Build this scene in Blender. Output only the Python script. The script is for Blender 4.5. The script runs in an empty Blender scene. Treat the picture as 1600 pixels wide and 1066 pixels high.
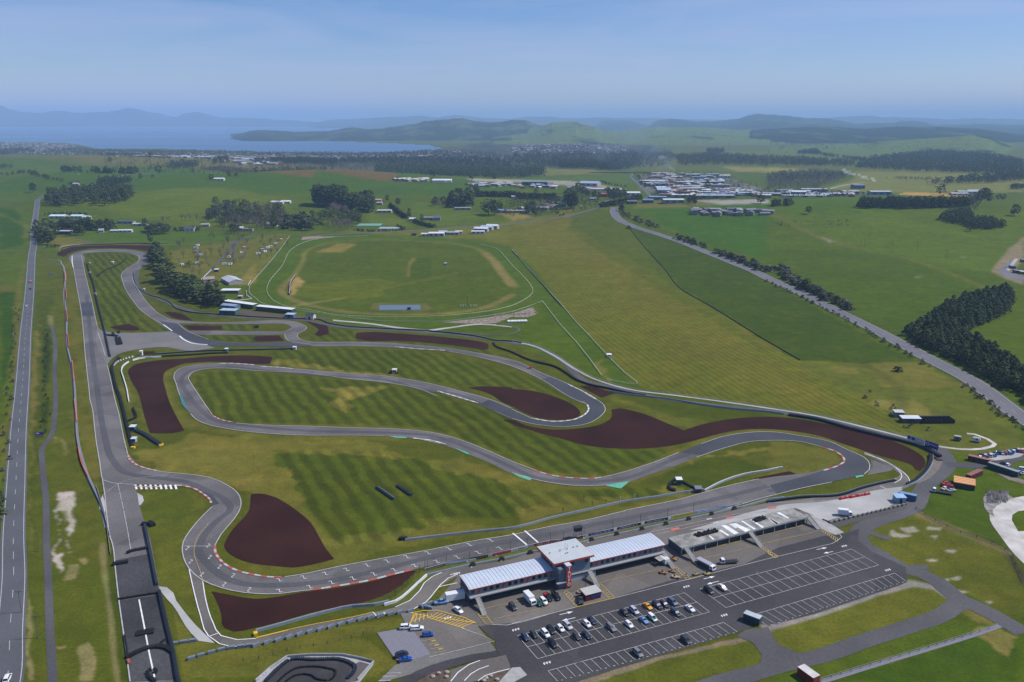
import bpy, math, random
import numpy as np
from mathutils import Vector, geometry
random.seed(7); rng = np.random.default_rng(5)
R = math.radians
scn = bpy.context.scene
col = scn.collection
# ------------------------------------------------------------------ camera
F_PX, HY, HC = 1300.0, 188.0, 175.0            # focal length in photo pixels, horizon row, drone height (m)
PITCH = math.atan((533 - HY) / F_PX)
cam = bpy.data.cameras.new('camera'); camo = bpy.data.objects.new('camera', cam); col.objects.link(camo)
camo.location = (0, 0, HC); camo.rotation_euler = (math.pi/2 - PITCH, 0, 0)
cam.sensor_width = 36; cam.lens = 36 * F_PX / 1600; cam.clip_start = 1; cam.clip_end = 120000
scn.camera = camo
# ------------------------------------------------------------------ light
SUN_EL, SUN_AZ = R(50), R(7)                    # azimuth counter-clockwise from +X
sd = Vector((math.cos(SUN_EL)*math.cos(SUN_AZ), math.cos(SUN_EL)*math.sin(SUN_AZ), math.sin(SUN_EL)))
sl = bpy.data.lights.new('sun', 'SUN'); sl.energy = 4.7; sl.angle = R(0.5); sl.color = (1, .955, .88)
slo = bpy.data.objects.new('sun', sl); col.objects.link(slo); slo.rotation_euler = sd.to_track_quat('Z', 'Y').to_euler()
w = bpy.data.worlds.new('World'); scn.world = w; w.use_nodes = True
nt = w.node_tree; nt.nodes.clear()
def N(t, k, **kw):
    n = t.nodes.new(k)
    for a, b in kw.items(): setattr(n, a, b)
    return n
sky = N(nt, 'ShaderNodeTexSky', sky_type='NISHITA', sun_disc=False, sun_elevation=SUN_EL, sun_rotation=math.pi/2 - SUN_AZ,
        altitude=500, air_density=1.0, dust_density=0.25, ozone_density=5.0)
tc = N(nt, 'ShaderNodeTexCoord'); mp = N(nt, 'ShaderNodeMapping'); mp.inputs['Scale'].default_value = (1.2, 1.2, 11)
mp.inputs['Rotation'].default_value = (0.06, 0.03, 0)
nz = N(nt, 'ShaderNodeTexNoise'); nz.inputs['Scale'].default_value = 2.2; nz.inputs['Detail'].default_value = 7; nz.inputs['Roughness'].default_value = .55
nz.inputs['Distortion'].default_value = .6
rp = N(nt, 'ShaderNodeValToRGB'); rp.color_ramp.elements[0].position = .36; rp.color_ramp.elements[0].color = (0, 0, 0, 1)
rp.color_ramp.elements[1].position = .8; rp.color_ramp.elements[1].color = (.6, .6, .6, 1)
mx = N(nt, 'ShaderNodeMix', data_type='RGBA'); mx.inputs[7].default_value = (5.0, 5.9, 7.2, 1)
hs = N(nt, 'ShaderNodeHueSaturation'); hs.inputs['Saturation'].default_value = 1.28
bg = N(nt, 'ShaderNodeBackground'); bg.inputs['Strength'].default_value = 0.093; ow = N(nt, 'ShaderNodeOutputWorld')
L = nt.links.new
L(tc.outputs['Generated'], mp.inputs[0]); L(mp.outputs[0], nz.inputs['Vector']); L(nz.outputs['Fac'], rp.inputs[0])
L(rp.outputs[0], mx.inputs[0]); L(sky.outputs[0], hs.inputs['Color']); L(hs.outputs[0], mx.inputs[6]); tn_ = N(nt, 'ShaderNodeMix', data_type='RGBA', blend_type='MULTIPLY'); tn_.inputs[0].default_value = 1; tn_.inputs[7].default_value = (1.08, .97, 1.13, 1); L(mx.outputs[2], tn_.inputs[6]); L(tn_.outputs[2], bg.inputs[0]); L(bg.outputs[0], ow.inputs[0])
scn.view_settings.view_transform = 'Standard'; scn.view_settings.look = 'None'; scn.view_settings.exposure = 0.08; scn.view_settings.gamma = 1
scn.cycles.use_denoising = True; scn.cycles.max_bounces = 6; scn.cycles.diffuse_bounces = 2; scn.cycles.glossy_bounces = 2
scn.cycles.transmission_bounces = 2; scn.cycles.volume_bounces = 1; scn.cycles.transparent_max_bounces = 4

# ------------------------------------------------------------------ photo point -> ground point
REG = {'A':(0,160),'B':(400,160),'C':(800,160),'D':(1200,160),'E':(0,360),'F':(400,360),'G':(800,360),'I':(1200,360),
       'J':(0,600),'K':(400,600),'L':(800,600),'M':(1200,600),'N':(0,799),'O':(400,799),'P':(800,799),'Q':(1200,799)}
SC = {k:(v[0],v[1],3.9925) for k,v in REG.items()}
SC.update({'a':(640,840,7.25),'b':(820,810,7.25),'c':(1020,780,7.25),'d':(1200,760,7.25),'e':(800,900,8),'f':(960,900,8),
           'g':(1380,640,7.25),'h':(580,960,7.27),'i':(300,380,7.25),'j':(150,480,7.25),'k':(180,900,6.42),'l':(160,800,11.43),'m':(380,980,7.27),'n':(660,790,8),'o':(860,760,5.33),'p':(1340,650,9.96),'X':(0,0,1)})
def PP(s):
    """'E450,155 465,240 J1,2' -> list of photo pixels"""
    out = []; k = 'X'; chg = False
    for t in s.split():
        if t[0].isalpha(): chg = chg or t[0] != k; k = t[0]; t = t[1:]
        if not t: continue
        x, y = t.split(','); o = SC[k]; q = (o[0]+float(x)/o[2], o[1]+float(y)/o[2])
        if chg and k != 'X':
            while len(out) > 1:      # map sheets overlap: drop points that run back
                ax, ay = out[-1][0]-out[-2][0], out[-1][1]-out[-2][1]; bx, by = q[0]-out[-1][0], q[1]-out[-1][1]
                if math.hypot(bx,by) < 75 and ax*bx+ay*by < -.2*math.hypot(ax,ay)*math.hypot(bx,by): out.pop()
                else: break
        if chg and out and math.hypot(q[0]-out[-1][0], q[1]-out[-1][1]) < 7: q = ((q[0]+out[-1][0])/2, (q[1]+out[-1][1])/2); out.pop()
        chg = False; out.append(q)
    return out
CP, SP = math.cos(PITCH), math.sin(PITCH)
def W(x, y, z=0.0):
    u = (x-800)/F_PX; v = (y-533)/F_PX
    dz = -SP - v*CP; t = (HC-z)/(-dz)
    return (u*t, (CP - v*SP)*t)
def w0(x, y): return W(x, y, 0)
BUMPS = [(75,262,24,620,380),(60,290,16,300,260),(270,322,11,190,140),(420,300,9,260,200),(575,287,13,220,170),(450,292,10,200,150),
         (1290,330,8,420,240),(760,300,7,300,200),(1450,345,6,300,160),(180,300,8,220,160),(40,335,7,120,120),(1150,332,4,260,150)]
BW = [(*w0(a,b),h*1.7,sx,sy) for a,b,h,sx,sy in BUMPS]
def sm(t): t = np.clip(t,0,1); return t*t*(3-2*t)
def inpoly(x, y, poly):
    p = np.asarray(poly, float); x = np.asarray(x, float); y = np.asarray(y, float)
    res = np.zeros(x.shape, bool)
    bb = (x >= p[:,0].min()) & (x <= p[:,0].max()) & (y >= p[:,1].min()) & (y <= p[:,1].max())
    if not bb.any(): return res
    xs, ys = x[bb], y[bb]; r = np.zeros(xs.shape, bool); n = len(p); j = n-1
    for i in range(n):
        xi, yi, xj, yj = p[i,0], p[i,1], p[j,0], p[j,1]
        if yi != yj:
            c = ((yi > ys) != (yj > ys)) & (xs < (xj-xi)*(ys-yi)/(yj-yi)+xi); r ^= c
        j = i
    res[bb] = r; return res
LAKE_Z = -5.0
lake_px = PP('X-700,197 0,197 300,197 560,199 600,212 640,222 A1597,230 B430,241 900,259 1080,268 1160,289 1120,300 1000,306 600,318 0,314 A1597,306 1000,293 600,291 500,268 430,256 0,248 X-700,222')
lake_w = [W(a,b,LAKE_Z) for a,b in lake_px]
def hgt(x, y):
    x = np.asarray(x, float); y = np.asarray(y, float)
    z = np.zeros(x.shape)
    for bx,by,h,sx,sy in BW:
        z += h*np.exp(-.5*(((x-bx)/sx)**2+((y-by)/sy)**2))
    d = np.hypot(x, y)
    z += 2.5*np.sin(x/210+1)*np.sin(y/330)*sm((d-1450)/600)*(1-sm((d-4200)/800))
    z *= sm((d-1180)/350)
    return np.where(inpoly(x, y, lake_w), -15.0, z)
def G(px, py, dz=0.0):
    z = 0.0
    for _ in range(9):
        x, y = W(px, py, z); z = .5*z+.5*float(hgt(x, y))
    return Vector((x, y, z+dz))
def GG(s, dz=0.0): return [G(a, b, dz) for a, b in PP(s)]
def W2(s): return [Vector(W(a, b)) for a, b in PP(s)]
def P1(s, z=0.0):
    a, b = PP(s)[0]; return Vector((*W(a, b, z), z))
def crom(pts, step=4.0, closed=False):
    pts = [Vector(p) for p in pts]; n = len(pts); out = []
    if n < 3:
        k = max(1, int((pts[1]-pts[0]).length/step)); return [pts[0].lerp(pts[1], i/k) for i in range(k+1)]
    rngi = range(n if closed else n-1)
    for i in rngi:
        p1, p2 = pts[i], pts[(i+1) % n]
        p0 = pts[i-1] if (closed or i > 0) else p1*2-p2
        p3 = pts[(i+2) % n] if (closed or i+2 < n) else p2*2-p1
        a1 = max((p1-p0).length, 1e-3)**.5; a2 = max((p2-p1).length, 1e-3)**.5; a3 = max((p3-p2).length, 1e-3)**.5
        m1 = ((p1-p0)/a1**2 - (p2-p0)/(a1*a1+a2*a2) + (p2-p1)/a2**2)*a2*a2
        m2 = ((p2-p1)/a2**2 - (p3-p1)/(a2*a2+a3*a3) + (p3-p2)/a3**2)*a2*a2
        k = max(1, int((p2-p1).length/step))
        for j in range(k):
            t = j/k; t2 = t*t; t3 = t2*t
            out.append((2*t3-3*t2+1)*p1+(t3-2*t2+t)*m1+(-2*t3+3*t2)*p2+(t3-t2)*m2)
    if not closed: out.append(pts[-1].copy())
    return out

# ------------------------------------------------------------------ materials
MATS = {}
def mat(name, c, rough=.85, spec=.25, var=0.0, scale=1.0, metal=0.0, c2=None, emit=None, bump=0.0, detail=6):
    if name in MATS: return MATS[name]
    m = bpy.data.materials.new(name); m.use_nodes = True; t = m.node_tree; b = t.nodes['Principled BSDF']
    b.inputs['Base Color'].default_value = (*c, 1); b.inputs['Roughness'].default_value = rough
    b.inputs['Specular IOR Level'].default_value = spec; b.inputs['Metallic'].default_value = metal
    if var or c2:
        g = N(t, 'ShaderNodeNewGeometry'); nn = N(t, 'ShaderNodeTexNoise'); nn.inputs['Scale'].default_value = scale
        nn.inputs['Detail'].default_value = detail; nn.inputs['Roughness'].default_value = .65
        t.links.new(g.outputs['Position'], nn.inputs['Vector'])
        r = N(t, 'ShaderNodeValToRGB'); r.color_ramp.elements[0].position = .36; r.color_ramp.elements[1].position = .66
        c2 = c2 or tuple(min(1, q*(1+var)) for q in c); c1 = tuple(q*(1-var) for q in c) if var else c
        r.color_ramp.elements[0].color = (*c1, 1); r.color_ramp.elements[1].color = (*c2, 1)
        t.links.new(nn.outputs['Fac'], r.inputs[0]); t.links.new(r.outputs[0], b.inputs['Base Color'])
    MATS[name] = m; return m
def asphalt(name, c, var=.16, streak=0.0, patch=None):
    """tarmac: fine grain, broad tonal patches and (optional) soft darker blotches"""
    if name in MATS: return MATS[name]
    m = bpy.data.materials.new(name); m.use_nodes = True; t = m.node_tree; b = t.nodes['Principled BSDF']; l = t.links.new
    b.inputs['Roughness'].default_value = .8; b.inputs['Specular IOR Level'].default_value = .3
    g = N(t, 'ShaderNodeNewGeometry')
    n1 = N(t, 'ShaderNodeTexNoise'); n1.inputs['Scale'].default_value = .035; n1.inputs['Detail'].default_value = 5
    n2 = N(t, 'ShaderNodeTexNoise'); n2.inputs['Scale'].default_value = .9; n2.inputs['Detail'].default_value = 4
    l(g.outputs['Position'], n1.inputs['Vector']); l(g.outputs['Position'], n2.inputs['Vector'])
    r1 = N(t, 'ShaderNodeMapRange'); r1.inputs[1].default_value = .3; r1.inputs[2].default_value = .7
    r1.inputs[3].default_value = 1-var; r1.inputs[4].default_value = 1+var
    r2 = N(t, 'ShaderNodeMapRange'); r2.inputs[1].default_value = .25; r2.inputs[2].default_value = .75
    r2.inputs[3].default_value = 1-var*.8; r2.inputs[4].default_value = 1+var*.8
    l(n1.outputs['Fac'], r1.inputs[0]); l(n2.outputs['Fac'], r2.inputs[0])
    mu = N(t, 'ShaderNodeMath', operation='MULTIPLY'); l(r1.outputs[0], mu.inputs[0]); l(r2.outputs[0], mu.inputs[1])
    vm = N(t, 'ShaderNodeVectorMath', operation='SCALE'); vm.inputs[0].default_value = c; l(mu.outputs[0], vm.inputs['Scale'])
    out = vm.outputs[0]
    if patch:
        n3 = N(t, 'ShaderNodeTexVoronoi'); n3.inputs['Scale'].default_value = .06; l(g.outputs['Position'], n3.inputs['Vector'])
        rr = N(t, 'ShaderNodeMapRange'); rr.inputs[3].default_value = .82; rr.inputs[4].default_value = 1.15
        sp = N(t, 'ShaderNodeSeparateColor'); l(n3.outputs['Color'], sp.inputs[0]); l(sp.outputs[0], rr.inputs[0])
        v2 = N(t, 'ShaderNodeVectorMath', operation='SCALE'); l(out, v2.inputs[0]); l(rr.outputs[0], v2.inputs['Scale']); out = v2.outputs[0]
    l(out, b.inputs['Base Color']); MATS[name] = m; return m
M_ASPH = asphalt('track_asphalt', (.118, .109, .107), .22, patch=True)
M_ASPH_D = asphalt('fresh_asphalt', (.050, .052, .062), .2)
M_ASPH_L = asphalt('worn_asphalt', (.15, .142, .136), .18)
M_LOT = asphalt('car_park_asphalt', (.048, .045, .047), .24, patch=True)
M_APRON = asphalt('apron_asphalt', (.128, .114, .102), .18, patch=True)
M_BURN = asphalt('drag_strip_asphalt', (.044, .043, .045), .4, patch=True)
M_ROAD = asphalt('road_asphalt', (.090, .092, .102), .14)
M_PATH = asphalt('path_asphalt', (.078, .075, .078), .24)
M_GRAV = asphalt('maroon_scoria', (.034, .0125, .0095), .26); M_GRAV.node_tree.nodes['Principled BSDF'].inputs['Specular IOR Level'].default_value = .05
M_CONC = mat('concrete', (.33, .325, .31), .85, .2, .14, .3)
M_CONCP = mat('bleached_paving', (.30, .295, .285), .9, .2, .0, .045, c2=(.42,.415,.40))
M_SHELL = mat('pale_gravel', (.36, .34, .31), .95, .1, .0, .12, c2=(.55,.53,.50))
M_CHIP = mat('grey_chip', (.19, .185, .215), .95, .1, .07, .9)
M_WHITE = mat('white_paint', (.72, .72, .72), .6, .3, .12, .5)
M_WHITED = mat('worn_white_paint', (.40, .39, .38), .7, .3, .2, .8)
M_YEL = mat('yellow_paint', (.62, .40, .04), .6)
M_OCHRE = mat('worn_yellow_paint', (.38, .28, .10), .7, .3, .2, .6)
M_REDP = mat('red_paint', (.40, .085, .06), .7, .3, .2, .8)
M_PINK = mat('faded_red_paint', (.52, .14, .11), .6)
M_GREENP = mat('green_paint', (.10, .36, .24), .7, .3, .15, .6)
M_BLK = mat('black_rubber', (.016, .016, .018), .8)
M_DIRT = mat('pale_dirt', (.26, .20, .14), .95, .1, .0, .25, c2=(.40,.35,.28))
M_MUD = mat('dark_soil', (.10, .075, .055), .95, .1, .25, .4)

# ------------------------------------------------------------------ mesh helpers
class MB:
    def __init__(s): s.v = []; s.f = []
    def quad(s, *p): n = len(s.v); s.v += [tuple(q) for q in p]; s.f.append(tuple(range(n, n+len(p)))); return s
    def box(s, x0, x1, y0, y1, z0, z1):
        n = len(s.v); s.v += [(x,y,z) for z in (z0,z1) for x,y in ((x0,y0),(x1,y0),(x1,y1),(x0,y1))]
        s.f += [(n+3,n+2,n+1,n),(n+4,n+5,n+6,n+7),(n,n+1,n+5,n+4),(n+1,n+2,n+6,n+5),(n+2,n+3,n+7,n+6),(n+3,n,n+4,n+7)]; return s
    def bar(s, a, b, w_, h_):
        """box beam from a to b (bottom centre line), width w_, height h_"""
        a = Vector(a); b = Vector(b); d = b-a; q = Vector((-d.y, d.x, 0)); q = q.normalized()*w_/2 if q.length > 1e-6 else Vector((w_/2,0,0))
        up = Vector((0,0,h_)) if abs(d.x)+abs(d.y) > 1e-6 else Vector((0,0,0))
        n = len(s.v)
        if abs(d.x)+abs(d.y) > 1e-6: ring = lambda p: [p-q, p+q, p+q+up, p-q+up]
        else:
            r_ = Vector((0, h_/2, 0)); ring = lambda p: [p-q-r_, p+q-r_, p+q+r_, p-q+r_]
        s.v += [tuple(p) for p in ring(a)+ring(b)]
        s.f += [(n,n+1,n+2,n+3),(n+7,n+6,n+5,n+4)]+[(n+4+i, n+4+(i+1)%4, n+(i+1)%4, n+i) for i in range(4)]; return s
    def tube(s, a, b, r0, r1=None, k=8):
        a = Vector(a); b = Vector(b); r1 = r0 if r1 is None else r1; z = (b-a).normalized()
        x = z.orthogonal().normalized(); y = z.cross(x); n = len(s.v)
        for p, r in ((a,r0),(b,r1)):
            s.v += [tuple(p+(x*math.cos(t)+y*math.sin(t))*r) for t in [2*math.pi*i/k for i in range(k)]]
        s.f += [(n+i, n+(i+1)%k, n+k+(i+1)%k, n+k+i) for i in range(k)]+[tuple(range(n+k-1,n-1,-1)), tuple(range(n+k,n+2*k))]; return s
    def prism(s, prof, y0, y1):
        """profile [(x,z)] extruded in y"""
        k = len(prof); n = len(s.v); s.v += [(x,y0,z) for x,z in prof]+[(x,y1,z) for x,z in prof]
        s.f += [tuple(range(n,n+k)), tuple(range(n+2*k-1,n+k-1,-1))]+[(n+i, n+k+i, n+k+(i+1)%k, n+(i+1)%k) for i in range(k)]; return s
    def prismx(s, prof, x0, x1):
        k = len(prof); n = len(s.v); s.v += [(x0,y,z) for y,z in prof]+[(x1,y,z) for y,z in prof]
        s.f += [tuple(range(n+k-1,n-1,-1)), tuple(range(n+k,n+2*k))]+[(n+(i+1)%k, n+k+(i+1)%k, n+k+i, n+i) for i in range(k)]; return s
    def mesh(s, name, m=None):
        me = bpy.data.meshes.new(name); me.from_pydata(s.v, [], s.f); me.update()
        if m: me.materials.append(m)
        return me
    def build(s, name, m, parent=None):
        o = bpy.data.objects.new(name, s.mesh(name, m)); col.objects.link(o)
        if parent: o.parent = parent
        return o
def tag(o, label=None, cat=None, group=None, kind=None):
    if label: o['label'] = label
    if cat: o['category'] = cat
    if group: o['group'] = group
    if kind: o['kind'] = kind
    return o
def thing(name, label, cat, loc=(0,0,0), rz=0, group=None):
    o = bpy.data.objects.new(name, None); col.objects.link(o); o.location = loc; o.rotation_euler = (0,0,rz); o.empty_display_size = .5
    return tag(o, label, cat, group)
def meshobj(name, me, loc=(0,0,0), rz=0, parent=None, scale=None):
    o = bpy.data.objects.new(name, me); col.objects.link(o); o.location = loc; o.rotation_euler = (0,0,rz)
    if parent: o.parent = parent
    if scale: o.scale = scale
    return o
def copy_tree(o, parent=None):
    c = o.copy(); col.objects.link(c); c.parent = parent
    if parent is None and o.parent is None: pass
    for ch in [q for q in o.children]: copy_tree(ch, c)
    return c
_sub = [0]
def lz(layer): _sub[0] += 1; return .02 + layer*.035 + (_sub[0] % 16)*.002
def sheet(name, polys, m, layer, smooth=True, closed=True, kind='structure', step=5.0):
    """flat outline(s) laid on the ground; each poly is a path string or list of 2-D points"""
    mb = MB()
    for p in polys:
        pts = W2(p) if isinstance(p, str) else [Vector(q[:2]) for q in p]
        if smooth:
            q_ = []
            for i, b in enumerate(pts):      # keep real corners crisp
                a, c = pts[i-1], pts[(i+1) % len(pts)]; u, v = b-a, c-b
                if u.length > 1e-6 and v.length > 1e-6 and u.angle(v) > R(50): q_ += [b-u.normalized()*min(1.2, u.length*.3), b, b+v.normalized()*min(1.2, v.length*.3)]
                else: q_.append(b)
            pts = crom(q_, step, True)
        z = lz(layer)
        tri = geometry.tessellate_polygon([[Vector((q.x, q.y, 0)) for q in pts]])
        n = len(mb.v); mb.v += [(q.x, q.y, z) for q in pts]
        for t in tri:
            a, b, c = [pts[i] for i in t]
            mb.f.append(tuple(n+i for i in (t if (b-a).cross(c-a) > 0 else t[::-1])))
    return tag(mb.build(name, m), kind=kind)
def ribbon_into(mb, pts, wd, z, drape=False, close=False):
    """strip of width wd along 2-D points"""
    pts = [Vector(p[:2]) for p in pts]; n0 = len(mb.v); n = len(pts)
    for i, p in enumerate(pts):
        a = pts[max(0, i-1)] if not close else pts[i-1]; b = pts[min(n-1, i+1)] if not close else pts[(i+1) % n]
        d = (b-a); d = d.normalized() if d.length > 1e-6 else Vector((1,0)); q = Vector((-d.y, d.x))
        ww = wd(i/(n-1)) if callable(wd) else wd
        for s_ in (-.5, .5):
            r = p+q*ww*s_; mb.v.append((r.x, r.y, z+(float(hgt(r.x, r.y)) if drape else 0)))
    for i in range(n-1): mb.f.append((n0+2*i+1, n0+2*i, n0+2*i+2, n0+2*i+3))
    if close: mb.f.append((n0+2*n-1, n0+2*n-2, n0, n0+1))
def offset(pts, d):
    out = []
    for i, p in enumerate(pts):
        a = pts[max(0,i-1)]; b = pts[min(len(pts)-1,i+1)]; t = (b-a).normalized(); out.append(p+Vector((-t.y,t.x))*d)
    return out
def ribbon(name, paths, wd, m, layer, drape=False, kind='structure', smooth=True, step=5.0, lift=0.0):
    mb = MB()
    for p in paths:
        pts = ([Vector((q.x,q.y)) for q in GG(p)] if drape else W2(p)) if isinstance(p, str) else p
        if smooth: pts = crom(pts, step)
        ribbon_into(mb, pts, wd, lz(layer)+lift, drape)
    return tag(mb.build(name, m), kind=kind)
# ------------------------------------------------------------------ terrain: one sheet with its land cover
PYS = np.concatenate([np.arange(1330, 1080, -6.0), np.arange(1080, 200, -1.25), np.arange(200, 190.6, -.6)])
ang = PITCH + np.arctan((PYS-533)/F_PX); DD = HC/np.tan(ang); DD = np.concatenate([DD, [95000.]])
AZ = np.concatenate([np.linspace(R(-52), R(-35), 40, endpoint=False), np.linspace(R(-35), R(35), 780), np.linspace(R(35.4), R(52), 40)])
DD = np.concatenate([[-900., -500., -200., 0.], DD]); TX = np.maximum(DD, 150.+(150.-DD)*.8)[:,None]*np.tan(AZ)[None,:]; TY = DD[:,None]*np.ones_like(AZ)[None,:]
nr, nc = TX.shape; X = TX.ravel(); Y = TY.ravel(); Zt = hgt(X, Y)
def vnoise(x, y, s, seed=0):
    x = x/s; y = y/s; xi = np.floor(x).astype(np.int64); yi = np.floor(y).astype(np.int64); fx = x-xi; fy = y-yi
    def h(a, b):
        q = (a*374761393 + b*668265263 + seed*982451653) & 0xffffffff
        q = ((q ^ (q >> 13))*1274126177) & 0xffffffff
        return ((q ^ (q >> 16)) & 0xffff)/65535.
    u = fx*fx*(3-2*fx); v = fy*fy*(3-2*fy)
    return (h(xi,yi)*(1-u)+h(xi+1,yi)*u)*(1-v)+(h(xi,yi+1)*(1-u)+h(xi+1,yi+1)*u)*v
def fbm(x, y, s, seed=0): return .55*vnoise(x,y,s,seed)+.3*vnoise(x,y,s*.45,seed+1)+.15*vnoise(x,y,s*.2,seed+2)
# display-like greens
PAST = (.074,.115,.014); BRIGHT = (.078,.142,.015); DEEP = (.036,.085,.012); INF = (.084,.098,.020); DRY = (.225,.195,.085); OLIVE = (.115,.125,.038)
HAY = (.118,.130,.030); SCRUB = (.14,.145,.055); BROWN = (.14,.115,.07); PALE = (.40,.37,.31); TOWN = (.12,.13,.085); FOR = (.022,.038,.016); TAN = (.21,.18,.09)
cov = np.zeros((len(X),3)); cov[:] = PAST
mow = np.zeros((len(X),3))
J1 = (fbm(X,Y,28,3)-.5); J2 = (fbm(X,Y,28,9)-.5); J1 = J1+.45*(fbm(X,Y,7,14)-.5); J2 = J2+.45*(fbm(X,Y,7,17)-.5)
def cover(p, c, ragged=0., soft=None, m=None, mv=1., alpha=1., thr=None):
    pl = [W(a,b) if True else 0 for a,b in PP(p)]
    if thr == 'G': pl = [tuple(G(a,b))[:2] for a,b in PP(p)]
    k = inpoly(X+J1*ragged*2, Y+J2*ragged*2, pl)
    if alpha < 1: cov[k] = cov[k]*(1-alpha)+np.array(c)*alpha
    elif c is not None: cov[k] = c
    if m is not None: mow[k] = 0; mow[k, m] = mv
    elif c is not None and alpha >= 1: mow[k] = 0
    return k
def along(p, c, half, ragged=0., alpha=1., drape=False, fall=1.0):
    pts = crom(([Vector((q.x,q.y)) for q in GG(p)] if drape else W2(p)), 12)
    pa = np.array([tuple(q) for q in pts]); D = np.full(len(X), 1e9)
    m0 = (X > pa[:,0].min()-60)&(X < pa[:,0].max()+60)&(Y > pa[:,1].min()-60)&(Y < pa[:,1].max()+60)
    xs = X[m0]; ys = Y[m0]; dd = np.full(len(xs), 1e9)
    for i in range(len(pa)-1):
        a = pa[i]; e = pa[i+1]-a; L2 = max(e@e, 1e-6); t = np.clip(((xs-a[0])*e[0]+(ys-a[1])*e[1])/L2, 0, 1)
        dd = np.minimum(dd, np.hypot(xs-a[0]-t*e[0], ys-a[1]-t*e[1]))
    D[m0] = dd; D = D + J1*ragged
    wgt = (1-sm((D-half)/(fall+1e-6)))*alpha; k = wgt > 0
    cov[k] = cov[k]*(1-wgt[k,None])+np.array(c)*wgt[k,None]
    mow[k] *= (1-wgt[k,None])
dist = np.hypot(X, Y)
# ---- far ground
far = dist > 3100; cov[far] = (.10,.125,.05)
vf = dist > 5200; cov[vf] = (.085,.115,.045)
cover('A0,330 300,330 640,360 620,380 700,440 600,450 200,415 0,415', (.10,.12,.045), 20)
cover('A0,420 150,415 500,440 900,450 1100,460 1597,470 B0,475 1597,470 C0,470 200,465 200,540 0,540 B1597,600 A1597,620 0,600', (.056,.112,.016), 8)
cover('A0,330 250,300 640,350 1597,395 B0,400 740,430 740,440 400,440 90,465 0,470 A1597,455 1000,430 640,440', (.13,.125,.07), 16)
cover('A0,445 150,425 420,450 380,520 200,520 0,570', (.075,.125,.02), 10)
cover('B0,475 150,478 330,485 430,520 500,515 640,478 860,482 890,540 960,555 850,560 600,545 400,530 350,555 180,545 0,525 A1590,530 1500,515', (.135,.098,.062), 8)
cover('B0,400 100,388 740,395 740,440 450,440 400,418 0,420', (.10,.085,.06), 6)
cover('B860,455 1000,445 1597,478 C0,470 330,470 700,460 690,440 540,430 100,410 200,410 690,430 760,490 800,520 560,500 330,540 0,535 B1597,540 1200,520 880,500', (.075,.125,.028), 6)
cover('C90,410 250,415 690,430 690,445 250,460 0,465', (.155,.165,.075), 6)
cover('A260,660 700,660 1100,600 1480,605 1597,630 B200,640 200,760 A1597,800 1000,745 700,720 540,700 260,690', (.098,.138,.02), 8)
cover('A500,800 900,790 1300,810 1430,840 1400,860 1000,870 600,885 520,830', (.07,.125,.02), 5)
cover('A310,840 500,850 600,885 400,890 250,880', (.14,.14,.045), 5)
cover('A0,700 130,730 160,880 0,920', DEEP, 4)
cover('A0,920 170,915 170,1066 E160,320 0,340 0,130', (.078,.118,.018), 3)
cover('E0,390 130,385 100,560 60,800 20,1066 J0,290 0,0 E0,1066', (.035,.080,.010), 3)
cover('E0,340 100,338 100,380 0,388', BROWN, 6, alpha=.6)
cover('B690,700 900,720 980,790 700,760', (.10,.14,.03), 5)
cover('B1000,640 1250,660 1500,735 1597,740 1597,760 1100,780 950,700', (.09,.135,.025), 6)
cover('B1480,700 1597,700 C0,710 150,738 0,752', (.24,.20,.11), 6)
cover('B0,840 600,800 1000,800 1597,760 C0,755 200,735 400,690 540,655 G0,100 F1597,100 1400,60 400,5 0,60', (.13,.14,.035), 6)
# ---- right: pastures over the highway
cover('C640,700 800,650 1000,640 1597,630 D0,610 300,605 600,640 1250,650 1597,650 1597,860 1400,1066 I1400,250 1597,340 1597,870 1190,640 870,600 780,640 500,490 350,390 G1597,180 1200,80 C820,750', PAST, 2)
cover('D0,760 500,740 1040,760 1597,760 1597,860 1400,1066 I900,170 540,110 300,50 150,10', (.088,.135,.018), 10)
cover('D0,640 300,610 600,650 1050,670 1060,740 500,770 0,750', (.072,.126,.015), 10)
cover('C780,720 1597,705 1597,990 1100,850', (.052,.118,.014), 6)
cover('I0,120 540,110 900,190 1400,390 1000,560 840,650 500,490 0,200', (.066,.108,.012), 14)
cover('C800,665 980,665 1100,690 1597,690 1597,712 960,715 760,710', (.13,.14,.06), 4)
cover('C830,670 960,668 980,688 850,690', BROWN, 3)
along('I150,0 330,55 560,115 800,160 1050,235 1390,375', (.15,.15,.06), 1.5, 1, .8, fall=2)
along('D30,760 180,810 340,860 540,910', (.15,.13,.08), 3, 3, .6, fall=4)
along('A0,700 160,770 150,850', (.16,.16,.08), 2, 4, .5, drape=True, fall=4)
along('I1420,390 1597,400', (.14,.14,.07), 2, 1, .7, fall=2)
cover('I1390,260 1500,120 1597,60 1597,345 1480,300', (.22,.19,.14), 2)
cover('I1530,250 1580,190 1597,185 1597,265', (.09,.115,.03), 1)
for q in ('I915,285 960,290 950,298 918,298','I1190,165 1240,168 1230,174','D1190,960 1240,965 1230,972','D320,850 430,875 380,880'): cover(q, (.25,.24,.18), 2, alpha=.7)
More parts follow.
